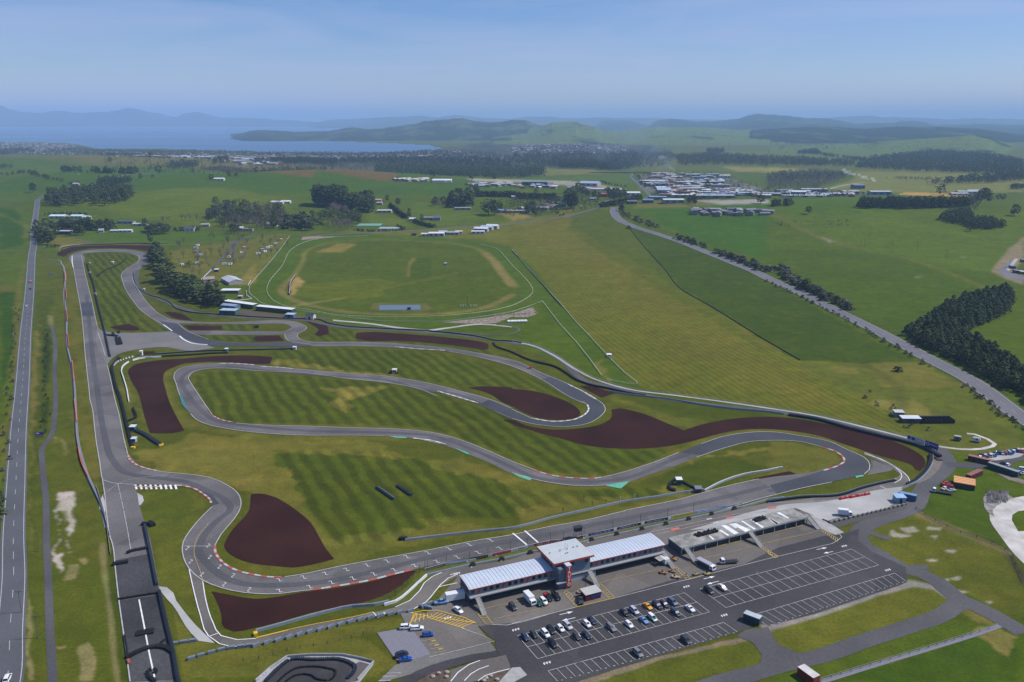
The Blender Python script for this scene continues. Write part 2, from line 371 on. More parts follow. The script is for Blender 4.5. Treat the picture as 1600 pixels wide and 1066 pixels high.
# ---- hay paddock, dark field, scrub
cover('C0,760 200,738 400,690 540,655 625,665 640,700 720,765 740,790 G850,130 960,250 1060,370 1250,480 1597,695 I0,695 200,810 350,905 450,980 M570,75 850,230 960,320 870,330 600,260 300,190 0,150 L1597,150 1280,60 G1280,1060 1100,1040 900,1000 770,965 600,780 420,590 300,450 200,340 100,230 0,120 F1560,20', HAY, 1, m=2)
cover('C0,760 200,738 400,690 470,680 360,800 600,950 800,1066 G1000,420 1400,560 1597,640 1597,760 I0,760 250,900 500,1066 M600,180 300,120 0,90 L1400,30 G1200,900 800,500 500,250 0,20', (.130,.132,.036), 30, m=2)
cover('C400,690 540,655 625,665 640,700 720,765 740,790 G850,130 960,250 1060,370 1040,400 800,280 600,150 420,40 C360,800', (.082,.112,.022), 4, m=2, mv=.5)
cover('C360,800 380,785 420,800 700,950 G900,280 1300,520 1597,760 I250,920 560,1066 500,1066 200,900 0,770 G1550,740 1000,420 C600,970', (.10,.12,.024), 2, m=2, mv=.6)
cover('C735,788 830,800 1000,860 1300,960 1550,1066 I0,320 300,480 700,700 930,820 600,826 250,832 200,812 0,695 G1597,695 1250,480 1060,370 960,250 850,130', (.052,.086,.015), 5)
cover('I200,812 600,826 930,822 1100,900 1400,1066 M1230,0 1400,150 1597,290 1597,410 1250,440 1120,420 960,340 870,290 800,190 570,75 I450,980', (.108,.128,.036), 3)
cover('I600,830 930,826 1180,960 1000,980 700,960', (.15,.148,.06), 10)
cover('I420,850 560,850 560,890 430,890', (.16,.155,.07), 8)
cover('M660,95 900,100 1040,200 850,185 700,150', (.19,.18,.085), 8)
cover('M1230,320 1290,315 1400,370 1390,410 1100,410 900,330', (.12,.13,.045), 6)
along('I600,840 800,960 950,1066 M780,230', (.08,.09,.045), 1.5, 6, .5, fall=5)
# ---- race course
cover('E1380,300 1597,180 F0,60 210,40 0,300 E1597,310 1560,340 1500,330', (.125,.135,.042), 4)
cover('F0,300 210,38 280,45 700,38 1000,38 1400,70 1597,130 G120,215 300,450 420,590 600,780 770,965 640,950 560,910 300,590 190,445 0,515 F1597,512 1200,570 800,572 480,540 250,500 100,480 0,430', (.070,.116,.018), 1)
cover('F235,290 300,190 330,120 400,90 700,60 1000,68 1200,80 1350,105 1440,150 1597,350 G30,345 57,385 0,440 F1400,490 1200,515 800,525 500,500 250,440 165,380', (.075,.108,.017), 0)
cover('F300,330 700,300 900,330 750,420 350,430 240,400', (.16,.17,.02), 14, alpha=.35)
cover('F370,135 440,110 520,80 600,80 630,88 560,125 520,138', TAN, 3)
cover('F965,200 1000,178 1090,178 1095,290 1060,305 950,290', (.058,.094,.016), 2)
cover('F950,190 985,170 1000,178 965,215 958,290 945,290', (.17,.155,.07), 1)
cover('F215,330 245,290 310,315 300,340 250,360 245,400 215,405', (.30,.23,.16), 4)
for k_, (p, c, h) in enumerate([('F235,290 168,350 158,380 190,410 250,440 400,482 600,512 800,525 1000,525 1200,517 1400,490 1500,455 1597,400', (.20,.165,.11), 3.),
    ('F235,290 290,200 330,120 400,92 560,68 700,60 1000,68 1200,80 1350,105 1440,150 1500,220 1597,350', (.19,.175,.09), 2.2),
    ('F1430,145 1480,190 1540,270 1597,345 G20,350', (.22,.18,.12), 5), ('F160,488 300,460 440,440 560,420', (.22,.20,.13), 2), ('F640,390 800,360 1000,320 1260,268', (.16,.15,.06), 1.2)]):
    along(p, c, h, 2, .8, fall=2)
along('F130,455 330,500 500,530 800,545 1100,540 1400,515 1597,475 G60,450 120,400 125,370 60,280 0,215', (.11,.135,.035), 1.5, 1, .5, fall=3)
cover('F700,500 720,455 1070,455 1100,500 1050,508', (.16,.14,.09), 2, alpha=.6)
cover('E1480,320 1597,200 1597,330 1500,345', (.20,.175,.085), 3)
# camping ground
cover('E1050,130 1200,110 1480,60 1597,60 1597,180 1420,290 1380,340 1300,300 1040,250', (.13,.135,.048), 5)
# ---- circuit infield
cover('X60,640 X85,430 X100,392 X250,385 X300,520 X520,520 X760,560 X920,620 X1450,700 X1450,780 X1350,830 X1450,900 X1450,1200 X0,1200 X60,900', INF, 3)
# ---- the strip beside the highway
cover('E240,110 370,190 400,300 420,700 480,1066 J560,600 620,750 700,1066 N740,1066 130,1066 J190,0 200,0 E230,300', (.085,.105,.022), 1)
cover('E250,400 330,420 320,600 300,1066 J290,250 240,400 180,1066 N150,1066 190,0 J200,0', (.066,.088,.018), 5)
cover('E190,1066 210,620 240,630 235,1066 J225,200 190,560 180,1066 165,1066 195,300', (.17,.145,.085), 4, alpha=.8)
cover('J300,340 470,330 500,560 560,760 640,1066 340,1066 330,700', (.095,.108,.026), 8)
cover('J340,690 430,680 440,900 390,960 440,1030 340,1066 330,850 N330,0 400,0 390,180 440,240 380,260 350,400 325,360', PALE, 5)
cover('N370,0 440,0 430,60 380,60', (.3,.27,.22), 4, alpha=.5)
for q in ('N480,290 520,285 515,330 485,335','N400,340 470,330 480,420 400,440','N350,830 395,830 390,850 355,850','N490,840 560,820 590,900 570,1066 490,1066','E300,530 330,530 328,600 305,595','E235,585 260,590 255,605','J380,320 405,380 410,450 390,400','J340,330 355,330 350,380','N165,480 200,640 190,1066 160,1066'): cover(q, (.30,.26,.20), 3, alpha=.55)
cover('E265,700 300,620 320,700 310,1066 270,1066 J270,0 310,0 300,300 280,330', (.033,.058,.012), 2)
cover('E100,400 160,150 150,300 120,620 80,1066 60,1066 J60,0 90,0 30,600 0,700 0,300 40,200', (.15,.135,.06), 4, alpha=.7)
# ---- lower right / paddock surroundings
cover('M560,905 860,790 940,780 1200,960 1597,1066 Q1597,700 1400,620 1180,480 960,380 850,345 690,250 580,180', (.105,.12,.03), 3)
cover('M1000,600 1200,540 1597,560 1597,1066 Q1500,230 1200,100 960,20 920,0 M960,700', (.065,.105,.016), 4)
for q in ('Q790,100 860,90 920,125 860,140 800,125','Q965,100 1060,92 1050,120 980,122','Q1150,250 1220,245 1210,270 1160,268','Q1120,430 1160,430 1150,450 1125,448','Q1170,425 1240,415 1230,438 1180,440','Q1170,500 1270,520 1230,545 1190,530','Q1390,595 1440,600 1420,612','Q1000,155 1060,160 1030,178','Q750,130 900,160 860,180 780,170','Q1000,290 1090,290 1040,305'): cover(q, (.36,.335,.28), 5, alpha=.8)
cover('Q0,740 300,640 850,470 900,450 1050,480 1145,570 1100,620 600,800 330,890 180,885 60,830', (.115,.125,.034), 2)
along('Q0,722 350,620 830,462 900,450 1050,475 1130,530', (.25,.235,.22), 1.6, 1, .9, fall=1.5)
cover('P480,1066 900,950 1400,800 1480,810 1560,900 1540,960 1400,1010 1000,1066', (.105,.12,.03), 2)
cover('P330,1066 700,960 1200,840 1420,775 1460,800 900,940 480,1066', (.20,.165,.13), 2)
cover('Q0,1066 0,1000 330,920 700,800 1100,690 1290,620 1430,700 1240,780 900,900 330,1066', (.075,.11,.02), 3)
cover('Q330,1066 900,905 1240,785 1480,730 1597,900 1597,1066', (.050,.092,.013), 2)
cover('Q1250,640 1330,620 1480,700 1430,720 1330,700', (.17,.15,.085), 4); cover('Q1330,760 1500,730 1597,800 1597,930 1500,890', (.19,.17,.10), 6)
along('Q1480,240 1540,330 1580,400 1597,450', (.07,.06,.05), 1.2, 1, .8, fall=1.5); along('Q930,10 1100,90 1300,170 1500,255', (.16,.14,.10), 2.0, 2, .85, fall=2)
cover('E375,165 420,100 700,85 960,95 1060,140 1100,300 1360,520 1597,545 F0,540 400,545 560,600 1500,690 G0,700 400,880 700,980 1000,1040 L1597,180 M500,290 880,360 1060,440 1000,560 880,640 700,560 400,600 0,730 L1597,720 900,880 0,1066 K1597,1066 900,1066 O0,700 N1597,800 1300,720 1200,900 J1597,1066 N880,0 J820,600 600,560 560,200 E510,700 500,400 460,200', INF, 1)
MOWS = [('E520,150 560,142 700,140 830,152 860,180 800,225 745,270 760,330 800,430 850,500 930,560 1060,630 760,632 650,590 610,420 560,300', 1),
 ('F120,730 350,735 700,740 1100,760 1400,830 1597,900 G200,960 330,1040 L420,180 300,80 G0,970 F1597,980 1300,980 1000,930 300,850 100,840', 0),
 ('E1210,970 1195,915 1250,890 1400,875 1597,890 F300,905 600,940 800,960 1000,995 K1100,50 1400,140 1597,215 L0,225 100,262 100,290 300,345 500,400 700,412 1000,402 860,495 620,565 540,580 400,583 250,565 100,520 0,478 K1450,412 1300,352 1150,307 1000,284 800,272 580,267 300,257 0,249 J1597,247 1450,237 1330,190 1290,130 1210,5', 0),
 ('K100,400 700,420 1000,470 1250,540 1597,640 1597,840 1350,850 1060,890 950,960 600,1000 430,960 250,700 140,520', 0),
 ('L0,640 300,690 500,650 800,640 930,650 900,700 500,740 0,830', 0),
 ('L1000,480 1400,450 1560,490 1540,540 1200,680 950,690 930,620', None),
 ('F430,610 620,615 640,685 960,700 1400,745 1597,800 1597,830 1400,775 1000,720 420,690 330,680', 0), ('L640,60 1597,180 1597,205 1200,250 1080,285 950,210', None),
 ('E1140,575 1597,590 1597,625 1400,625 1200,600', 0), ('E1230,650 1597,655 1597,700 1380,695', 0), ('E1090,530 1050,500 930,430 900,400 1100,450 1300,520 1400,560 1200,560',None)]
for p, m_ in MOWS: cover(p, (.068,.090,.015), 5, m=m_)
for p, c in [('K400,20 560,20 620,120 600,170 560,160 500,60', DRY), ('F380,980 860,980 850,1000 560,1066 500,1020', DRY),('K820,640 880,640 930,740 880,740', OLIVE),('F100,800 700,880 900,920 600,890 90,830', DRY),
   ('K1050,860 1250,830 1300,880 1060,930', OLIVE),('K1050,490 1300,470 1597,590 1597,640 1300,560 1150,540', (.155,.145,.055)),('K0,330 700,380 1000,470 900,480 100,410 220,700 420,960 600,1000 400,1000 330,850 200,720 0,690 J1597,690 1450,640 1000,530 810,440 850,420 1040,400 1200,310', (.18,.165,.065)),
   ('L1100,480 1597,390 1597,420 1300,450 1100,500', DRY), ('L870,640 1060,620 1060,690 950,700 920,670', DRY), ('L450,580 560,560 560,580 460,590', DRY), ('M0,360 200,375 420,430 440,500 330,540 0,590 L1597,520 1597,365', (.155,.15,.06)),
   ('L600,80 700,110 1000,200 1250,240 1080,280 1030,260 900,220', (.13,.135,.045)), ('L0,560 400,700 430,740 0,930', (.12,.125,.04)), ('L0,800 450,700 800,690 500,800 0,890', (.15,.14,.055)),
   ('O480,200 560,170 1000,120 1597,110 1000,215 600,290 430,330 480,300 500,280', (.145,.14,.055)),('E460,170 500,440 550,900 565,1066 490,1066 480,950 440,750 420,400 410,200', (.125,.125,.042)),('J550,100 600,400 640,640 560,560 480,380 480,100', (.15,.14,.055)),
   ('J850,420 1597,330 1597,340 K0,380 60,500 0,640 J1500,640 1300,570 850,480', (.18,.165,.065)),('N960,40 1010,60 960,80', DRY),('L1380,470 1597,440 1597,500 1560,500', OLIVE), ('G560,760 620,960 540,900', TAN),
   ('E810,850 860,900 880,1066 820,1066 780,900', (.12,.125,.04)), ('J800,0 850,0 950,300 930,330 870,200', (.14,.14,.05))]:
    cover(p, c, 9, alpha=.62)
for p, w_ in [('E1030,1060 1010,930 1040,880 1100,850 1300,830',4),('J1020,0 1060,130 1150,240 1597,310 K0,320 860,335',4),('K0,250 600,265 1000,285 1597,475 L200,560',3),('L250,570 650,570 1050,420 1250,345 1597,290 M300,320 560,410',3),('K1597,570 L150,610 600,640 760,600 1150,460',3),
   ('E480,100 760,90 930,100',2),('E560,870 590,1066 J640,560',4),('K0,700 130,700 300,830 400,970 480,1060',4),('O0,350 160,360 400,330 490,300',4),('L0,940 430,840 1200,680',3)]:
    along(p, (.15,.14,.055), w_*.5, 3, .55, fall=w_)
cover('J850,680 1200,650 1300,690 1320,760 1140,950 1140,1066 N1180,370 1300,780 1100,600 980,470 900,100', (.098,.112,.027), 4)
cover('J1000,650 1250,670 1280,740 1200,820 1000,850 900,760', (.075,.10,.02), 14)
cover('N1070,640 1200,810 1500,860 1597,830 O980,640 880,720 750,760 0,920 N1160,1066 1120,1066', (.13,.13,.042), 2)
cover('N1160,1066 1180,1010 1597,920 O720,770 860,920 870,960 660,1066', (.12,.125,.04), 8)
cover('N740,300 800,960 820,1066 740,1066 640,200', (.055,.078,.014), 2)
along('N640,200 650,380 690,640 710,900 735,1066', (.24,.21,.16), .4, 1, .6, fall=1)
# town ground: mottled roofs, lawns and bush lie on it
tw = inpoly(X, Y, [W(a,b) for a,b in PP('A0,250 450,260 560,292 1597,312 B600,320 1150,292 1597,230 C0,215 600,200 1000,300 700,420 0,400 B700,430 0,390 A640,360 300,330 0,330')])
tn = fbm(X, Y, 60, 21); cov[tw] = np.where((tn[tw]>.52)[:,None], np.array((.075,.082,.055)), np.array((.03,.045,.024)))
ind = inpoly(X, Y, [W(a,b) for a,b in PP('C780,450 1300,450 1390,480 1597,550 D600,570 600,600 500,640 0,610 C1597,640 1000,640 800,560')])
cov[ind] = np.where((fbm(X,Y,40,31)[ind]>.5)[:,None], np.array((.17,.16,.14)), np.array((.08,.095,.06)))
cover('A400,330 1597,330 B130,380 150,392 0,400 A1597,395 650,350 ', (.22,.20,.16), 8, alpha=.7)
cover('B870,480 1060,485 1050,500 900,495', (.38,.34,.27), 3); cover('B1300,515 1597,505 C50,510 0,535 B1350,530', (.33,.30,.24), 5); cover('C0,500 350,500 700,560 600,580 300,540 0,530', (.26,.25,.2), 4)
cover('C1110,675 1597,680 D0,690 D0,710 C1300,710', (.30,.29,.25), 3); cover('D850,565 1060,570 1300,600 1100,605 800,590', (.42,.27,.15), 3)
cover('D540,430 1290,450 1480,465 1597,470 1597,560 1300,570 1000,560 780,570 620,570 300,545 540,480', (.165,.18,.085), 3)
cover('D0,405 280,420 120,440 0,435', (.24,.23,.12), 3); cover('C1300,400 1597,410 1597,435 1400,430', (.22,.215,.11), 3)
cover('C1200,300 1597,310 D0,330 0,355 C1400,345', (.12,.16,.055), 6); cover('D0,280 350,270 700,240 1300,205 1560,270 1500,320 850,330 600,380 540,375 300,350 0,340 ', (.10,.15,.045), 6)
cover('A350,880 620,880 960,880 960,892 640,886 480,890 400,910 360,930', (.15,.14,.06), 2)
k_ = sm((cov[:,2]/np.maximum(cov[:,0],1e-4)-.5)/.25)[:,None]; cov = cov*((1-k_)*np.array((.77, .76, .30))+k_*np.array((.85,.84,.78))); 
for A_, reps in ((cov, 1), (mow, 3)):
    g_ = A_.reshape(nr, nc, 3)
    for _ in range(reps):
        g_[1:-1] = (g_[:-2]+2*g_[1:-1]+g_[2:])/4; g_[:,1:-1] = (g_[:,:-2]+2*g_[:,1:-1]+g_[:,2:])/4
me = bpy.data.meshes.new('ground'); ii = np.arange(nr-1)[:,None]*nc+np.arange(nc-1)[None,:]
qd = np.stack([ii, ii+1, ii+nc+1, ii+nc], -1).reshape(-1,4)
me.vertices.add(len(X)); me.vertices.foreach_set('co', np.stack([X,Y,Zt],-1).ravel().astype(np.float32))
me.loops.add(qd.size); me.loops.foreach_set('vertex_index', qd.ravel().astype(np.int32))
me.polygons.add(len(qd)); me.polygons.foreach_set('loop_start', (np.arange(len(qd))*4).astype(np.int32)); me.update(calc_edges=True)
me.polygons.foreach_set('use_smooth', np.ones(len(qd), bool))
for nm, arr in (('cover', cov), ('mow', mow)):
    at = me.color_attributes.new(nm, 'FLOAT_COLOR', 'POINT'); at.data.foreach_set('color', np.concatenate([arr, np.ones((len(X),1))],1).astype(np.float32).ravel())
ground = bpy.data.objects.new('ground', me); col.objects.link(ground); tag(ground, kind='structure')
gm = bpy.data.materials.new('grassland'); gm.use_nodes = True; t = gm.node_tree; b = t.nodes['Principled BSDF']; l = t.links.new
b.inputs['Roughness'].default_value = 1; b.inputs['Specular IOR Level'].default_value = .05
ac = N(t, 'ShaderNodeAttribute', attribute_name='cover'); am = N(t, 'ShaderNodeAttribute', attribute_name='mow'); ge = N(t, 'ShaderNodeNewGeometry')
def noise(scale, lo, hi, det=5, a=.3, c=.7, stretch=None):
    n = N(t, 'ShaderNodeTexNoise'); n.inputs['Scale'].default_value = scale; n.inputs['Detail'].default_value = det; n.inputs['Roughness'].default_value = .65
    if stretch:
        mpp = N(t, 'ShaderNodeMapping'); mpp.inputs['Scale'].default_value = stretch[0]; mpp.inputs['Rotation'].default_value = (0,0,stretch[1]); l(ge.outputs['Position'], mpp.inputs[0]); l(mpp.outputs[0], n.inputs['Vector'])
    else: l(ge.outputs['Position'], n.inputs['Vector'])
    r = N(t, 'ShaderNodeMapRange'); r.inputs[1].default_value = a; r.inputs[2].default_value = c; r.inputs[3].default_value = lo; r.inputs[4].default_value = hi
    l(n.outputs['Fac'], r.inputs[0]); return r.outputs[0]
def math_(op, a_, b_):
    m_ = N(t, 'ShaderNodeMath', operation=op)
    for i_, q in enumerate((a_, b_)):
        if isinstance(q, (int, float)): m_.inputs[i_].default_value = q
        else: l(q, m_.inputs[i_])
    return m_.outputs[0]
def stripe(p0, p1, period, amp, skew=0.):
    a_ = Vector(W(*PP(p0)[0])); b_ = Vector(W(*PP(p1)[0])); d_ = (b_-a_).normalized(); q = Vector((-d_.y, d_.x, 0))*(2*math.pi/period)
    dt = N(t, 'ShaderNodeVectorMath', operation='DOT_PRODUCT'); l(ge.outputs['Position'], dt.inputs[0]); dt.inputs[1].default_value = q
    wob = noise(.025, -1.7, 1.7, 4)
    s_ = math_('SINE', math_('ADD', dt.outputs['Value'], wob), 0); s2 = math_('MULTIPLY', s_, 1.6)
    cl = N(t, 'ShaderNodeClamp'); cl.inputs[1].default_value = -1; cl.inputs[2].default_value = 1; l(s2, cl.inputs[0])
    return math_('MULTIPLY', cl.outputs[0], math_('MULTIPLY', noise(.03, .7, 1.05, 3), amp))
sc_ = N(t, 'ShaderNodeSeparateColor'); l(am.outputs['Color'], sc_.inputs[0])
sA = math_('MULTIPLY', stripe('K110,420', 'K420,960', 8.8, .23), sc_.outputs[0])
sB = math_('MULTIPLY', stripe('E620,330', 'E840,620', 8.2, .27), sc_.outputs[1])
sC = math_('MULTIPLY', stripe('G620,380', 'M300,130', 5.2, .11), sc_.outputs[2])
tot = math_('ADD', math_('ADD', math_('ADD', sA, sB), sC), 1.0)
fac = math_('MULTIPLY', math_('MULTIPLY', tot, noise(.012, .88, 1.14, 6)), math_('MULTIPLY', noise(.11, .8, 1.22, 6), noise(.9, .76, 1.26, 4)))
v_ = N(t, 'ShaderNodeVectorMath', operation='SCALE'); l(ac.outputs['Color'], v_.inputs[0]); l(fac, v_.inputs['Scale'])
# drier straw-coloured breaks in the sward
dm = N(t, 'ShaderNodeMix', data_type='RGBA'); 
v3 = N(t, 'ShaderNodeVectorMath', operation='MULTIPLY'); l(v_.outputs[0], v3.inputs[0]); v3.inputs[1].default_value = (1.5, 1.22, 1.5)
l(noise(.04, 0, .85, 9, .47, .75), dm.inputs[0]); l(v_.outputs[0], dm.inputs[6]); l(v3.outputs[0], dm.inputs[7])
l(dm.outputs[2], b.inputs['Base Color']); me.materials.append(gm)
# ------------------------------------------------------------------ lake
lm = bpy.data.materials.new('lake_water'); lm.use_nodes = True; t = lm.node_tree; b = t.nodes['Principled BSDF']; l = t.links.new
b.inputs['Base Color'].default_value = (.06,.12,.22,1); b.inputs['Roughness'].default_value = .22; b.inputs['IOR'].default_value = 1.33
ge = N(t, 'ShaderNodeNewGeometry'); mpp = N(t, 'ShaderNodeMapping'); mpp.inputs['Scale'].default_value = (.0003,.0012,1); l(ge.outputs['Position'], mpp.inputs[0])
n_ = N(t, 'ShaderNodeTexNoise'); n_.inputs['Scale'].default_value = 1; n_.inputs['Detail'].default_value = 6; l(mpp.outputs[0], n_.inputs['Vector'])
r_ = N(t, 'ShaderNodeMapRange'); r_.inputs[3].default_value = .12; r_.inputs[4].default_value = .5; l(n_.outputs['Fac'], r_.inputs[0]); l(r_.outputs[0], b.inputs['Roughness'])
mb = MB(); tri = geometry.tessellate_polygon([[Vector((*p,0)) for p in [( -40000,60000),(14000,60000)]+[W(a,b_,LAKE_Z) for a,b_ in PP('X688,236 600,244 0,252 -900,240')]]])
pp_ = [(-40000,60000),(14000,60000)]+[W(a,b_,LAKE_Z) for a,b_ in PP('X688,236 600,244 0,252 -900,240')]
mb.v = [(x_,y_,LAKE_Z) for x_,y_ in pp_]; mb.f = [t_ if (Vector(pp_[t_[1]])-Vector(pp_[t_[0]])).cross(Vector(pp_[t_[2]])-Vector(pp_[t_[0]]))>0 else t_[::-1] for t_ in tri]
tag(mb.build('lake', lm), kind='structure')
# ------------------------------------------------------------------ hills and ranges (real ridges at their distances)
def hillmat(name, forest, field, mix, scale):
    m = bpy.data.materials.new(name); m.use_nodes = True; t = m.node_tree; b = t.nodes['Principled BSDF']; l = t.links.new
    b.inputs['Roughness'].default_value = 1; b.inputs['Specular IOR Level'].default_value = 0
    g = N(t, 'ShaderNodeNewGeometry'); n = N(t, 'ShaderNodeTexNoise'); n.inputs['Scale'].default_value = scale; n.inputs['Detail'].default_value = 9; n.inputs['Roughness'].default_value = .6
    mq = N(t, 'ShaderNodeMapping'); mq.inputs['Scale'].default_value = (1, .45, 1); l(g.outputs['Position'], mq.inputs[0]); l(mq.outputs[0], n.inputs['Vector'])
    r = N(t, 'ShaderNodeValToRGB'); r.color_ramp.elements[0].position = max(0, mix-.035); r.color_ramp.elements[1].position = mix+.035
    r.color_ramp.elements[0].color = (*forest, 1); r.color_ramp.elements[1].color = (*field, 1); l(n.outputs['Fac'], r.inputs[0])
    n2 = N(t, 'ShaderNodeTexNoise'); n2.inputs['Scale'].default_value = scale*9; n2.inputs['Detail'].default_value = 4; l(g.outputs['Position'], n2.inputs['Vector'])
    r2 = N(t, 'ShaderNodeMapRange'); r2.inputs[1].default_value = .3; r2.inputs[2].default_value = .7; r2.inputs[3].default_value = .72; r2.inputs[4].default_value = 1.3; l(n2.outputs['Fac'], r2.inputs[0])
    v = N(t, 'ShaderNodeVectorMath', operation='SCALE'); l(r.outputs[0], v.inputs[0]); l(r2.outputs[0], v.inputs['Scale']); l(v.outputs[0], b.inputs['Base Color'])
    return m
def ridge(prof, D, Df, Db, m, rough, seed, base=-12., n=420, k=34, name='hills'):
    pr = PP(prof); pr = sorted(pr); xs = np.linspace(pr[0][0], pr[-1][0], n); ys = np.interp(xs, [p[0] for p in pr], [p[1] for p in pr])
    u = (xs-800)/F_PX; crest = HC-(ys-HY)/F_PX*D/ CP*CP
    # ends taper into the ground
    e = np.minimum(np.arange(n), np.arange(n)[::-1])/ (n*.03)
    if 'taper' in name: pass
    crest = base+(crest-base)*sm(e)
    T = np.concatenate([np.linspace(0, 1, k*2//3), np.linspace(1, 2, k-k*2//3+1)[1:]]); 
    dist_ = np.where(T <= 1, Df+(D-Df)*T, D+(Db-D)*(T-1)); shape = np.where(T <= 1, T**.85*(1-.25*T*(1-T)), 1-sm(T-1))
    Xr = dist_[:,None]*(u/ (CP+ (HY-533)/F_PX*-SP*1.0))[None,:]*1.0; Yr = dist_[:,None]*np.ones(n)[None,:]
    nzv = (fbm(Xr, Yr, rough*14, seed)-.5)
    Zr = base+(crest[None,:]-base)*np.clip(shape[:,None]*(1+nzv*.55*np.sin(np.pi*np.clip(T,0,2)/2)[:,None]*(1-np.exp(-((T-1)/.18)**2))[:,None]),0,1.2)
    Zr = Zr+ (fbm(Xr, Yr, rough*1.4, seed+5)-.5)*rough*.35*np.minimum(1, T*4)[:,None]
    kk = len(T); ii = np.arange(kk-1)[:,None]*n+np.arange(n-1)[None,:]; q = np.stack([ii, ii+1, ii+n+1, ii+n], -1).reshape(-1,4)
    me = bpy.data.meshes.new('hills'); me.from_pydata(np.stack([Xr,Yr,Zr],-1).reshape(-1,3).tolist(), [], q.tolist())
    me.materials.append(m); me.polygons.foreach_set('use_smooth', np.ones(len(q), bool)); me.update()
    o = bpy.data.objects.new('hills', me); col.objects.link(o); return tag(o, kind='structure')
FD = (.020,.034,.017); FG = (.07,.09,.03)
hm_far = hillmat('far_range', (.035,.05,.04), (.06,.075,.045), .5, .0006); hm_for = hillmat('forest_hill', FD, FG, .60, .0016)
hm_mix = hillmat('mixed_hill', (.024,.04,.02), (.085,.12,.03), .45, .0022); hm_grn = hillmat('green_hill', (.025,.042,.02), (.095,.13,.035), .40, .0026); hm_pine = hillmat('pine_hill', (.016,.027,.015), (.06,.085,.035), .6, .0035)
ridge('X-900,160 -500,172 -200,155 A0,20 60,45 130,62 280,72 330,62 390,55 440,65 520,70 600,62 680,68 740,52 810,42 880,50 960,68 1050,85 1100,92 1150,75 1220,60 1290,78 1340,92 1400,98 1500,95 1597,100 B150,110 300,118 420,125 520,132', 26000, 24000, 31000, hm_far, 160, 1)
ridge('X-600,192 0,192 A0,134 60,133 150,142 400,150', 23500, 23000, 25000, hm_far, 90, 2)
ridge('B330,140 380,125 450,112 550,108 700,100 860,92 1050,86 1130,98 1240,82 1330,88 1450,100 1597,105 C0,100 100,92 220,92 330,98 420,100 520,96 700,98 900,100 1050,105 1250,108 1597,110', 25000, 20000, 29000, hm_far, 130, 3)
ridge('C1500,110 D200,112 380,98 470,92 650,86 720,95 900,98 1100,105 1300,100 1597,108 X1800,184 2400,178', 24000, 19000, 28000, hm_far, 130, 4)
ridge('C480,165 530,140 560,120 620,111 720,115 800,133 900,150 1000,165', 18500, 15000, 21000, hm_for, 90, 6)
ridge('C760,165 850,125 930,108 1010,103 1080,110 1170,120 1300,115 1400,105 1470,82 1530,75 1597,78 D120,85 230,98 380,102 420,112 470,118 560,132 700,128 800,125 830,115 900,115 1000,128 1050,140 1150,138 1300,135 1597,140 X1800,195 2300,192', 15500, 9500, 18500, hm_for, 70, 7, n=500)
ridge('A1340,222 1370,215 1400,207 1500,190 1560,175 1597,172 B0,168 100,172 250,180 450,175 550,160 600,155 700,165 780,160 900,145 1000,132 1050,118 1150,108 1280,100 1340,112 1450,125 1540,122 1597,112 C0,110 90,112 160,140 300,160 500,190 700,215', 10300, 7500, 12500, hillmat('shore_hill', (.026,.042,.024), (.07,.09,.045), .55, .003), 38, 8, n=500, base=-8)
ridge('B1450,190 1597,165 C100,160 170,150 250,125 400,119 430,130 520,150 570,170 700,190 850,215', 9300, 6100, 10500, hm_grn, 34, 9)
ridge('C400,205 620,190 740,170 900,152 1200,155 1400,165 1597,170 D200,190 300,220', 9600, 5900, 11000, hm_grn, 40, 10)
ridge('C1340,280 1420,235 1500,172 1597,166 D0,160 250,150 400,150 600,163 800,150 1000,150 1300,160 1450,180 1597,200 X1800,212 2200,210', 8800, 6500, 10000, hm_pine, 30, 11)
ridge('D560,275 700,236 850,228 1000,220 1150,210 1280,199 1400,212 1500,245 1560,268 1597,290', 5900, 4700, 6600, hm_grn, 20, 12, base=-6)
# ------------------------------------------------------------------ highways, roads and paths
# left highway: edge lines at J65..150 (y600)
HWY = 'X-18,1160 N42,1066 62,750 85,400 105,0 J83,1000 100,600 115,300 137,0 E137,1000 160,640 183,400 193,250 200,150 A208,900 212,780 232,640 250,600 290,575 400,552 500,530 590,510 700,475 800,455 900,447 1000,440'
hw = crom([Vector((q.x,q.y)) for q in GG(HWY)], 6)
ribbon('road', [hw], 9.6, M_ROAD, 0, drape=True, smooth=False)
PT = {'white':[], 'worn':[], 'yellow':[], 'ochre':[], 'red':[], 'pink':[], 'green':[], 'black':[]}
PM = {'white':M_WHITE,'worn':M_WHITED,'yellow':M_YEL,'ochre':M_OCHRE,'red':M_REDP,'pink':M_PINK,'green':M_GREENP,'black':M_BLK}
def line(kind, pts, wd=.3, layer=7, smooth=True, drape=False, step=4.0, lift=0.0):
    if isinstance(pts, str): pts = [Vector((q.x,q.y)) for q in GG(pts)] if drape else W2(pts)
    if smooth: pts = crom(pts, step)
    PT[kind].append((pts, wd, lz(layer)+lift, drape))
def dashes(kind, pts, wd, on, off, layer=7, lift=0.0, smooth=True, drape=False):
    if isinstance(pts, str): pts = W2(pts)
    if smooth: pts = crom(pts, .8)
    z = lz(layer)+lift; acc = 0; cur = []; ison = True
    for a, b in zip(pts, pts[1:]):
        cur.append(a); acc += (b-a).length
        if acc >= (on if ison else off):
            cur.append(b)
            if ison: PT[kind].append((cur, wd, z, drape))
            cur = []; acc = 0; ison = not ison
for s_ in (-1, 1): line('worn', offset(hw, s_*3.9), .28, 2, smooth=False, drape=True)
dashes('worn', hw[:150], .22, 3, 7, 2, smooth=False, drape=True)
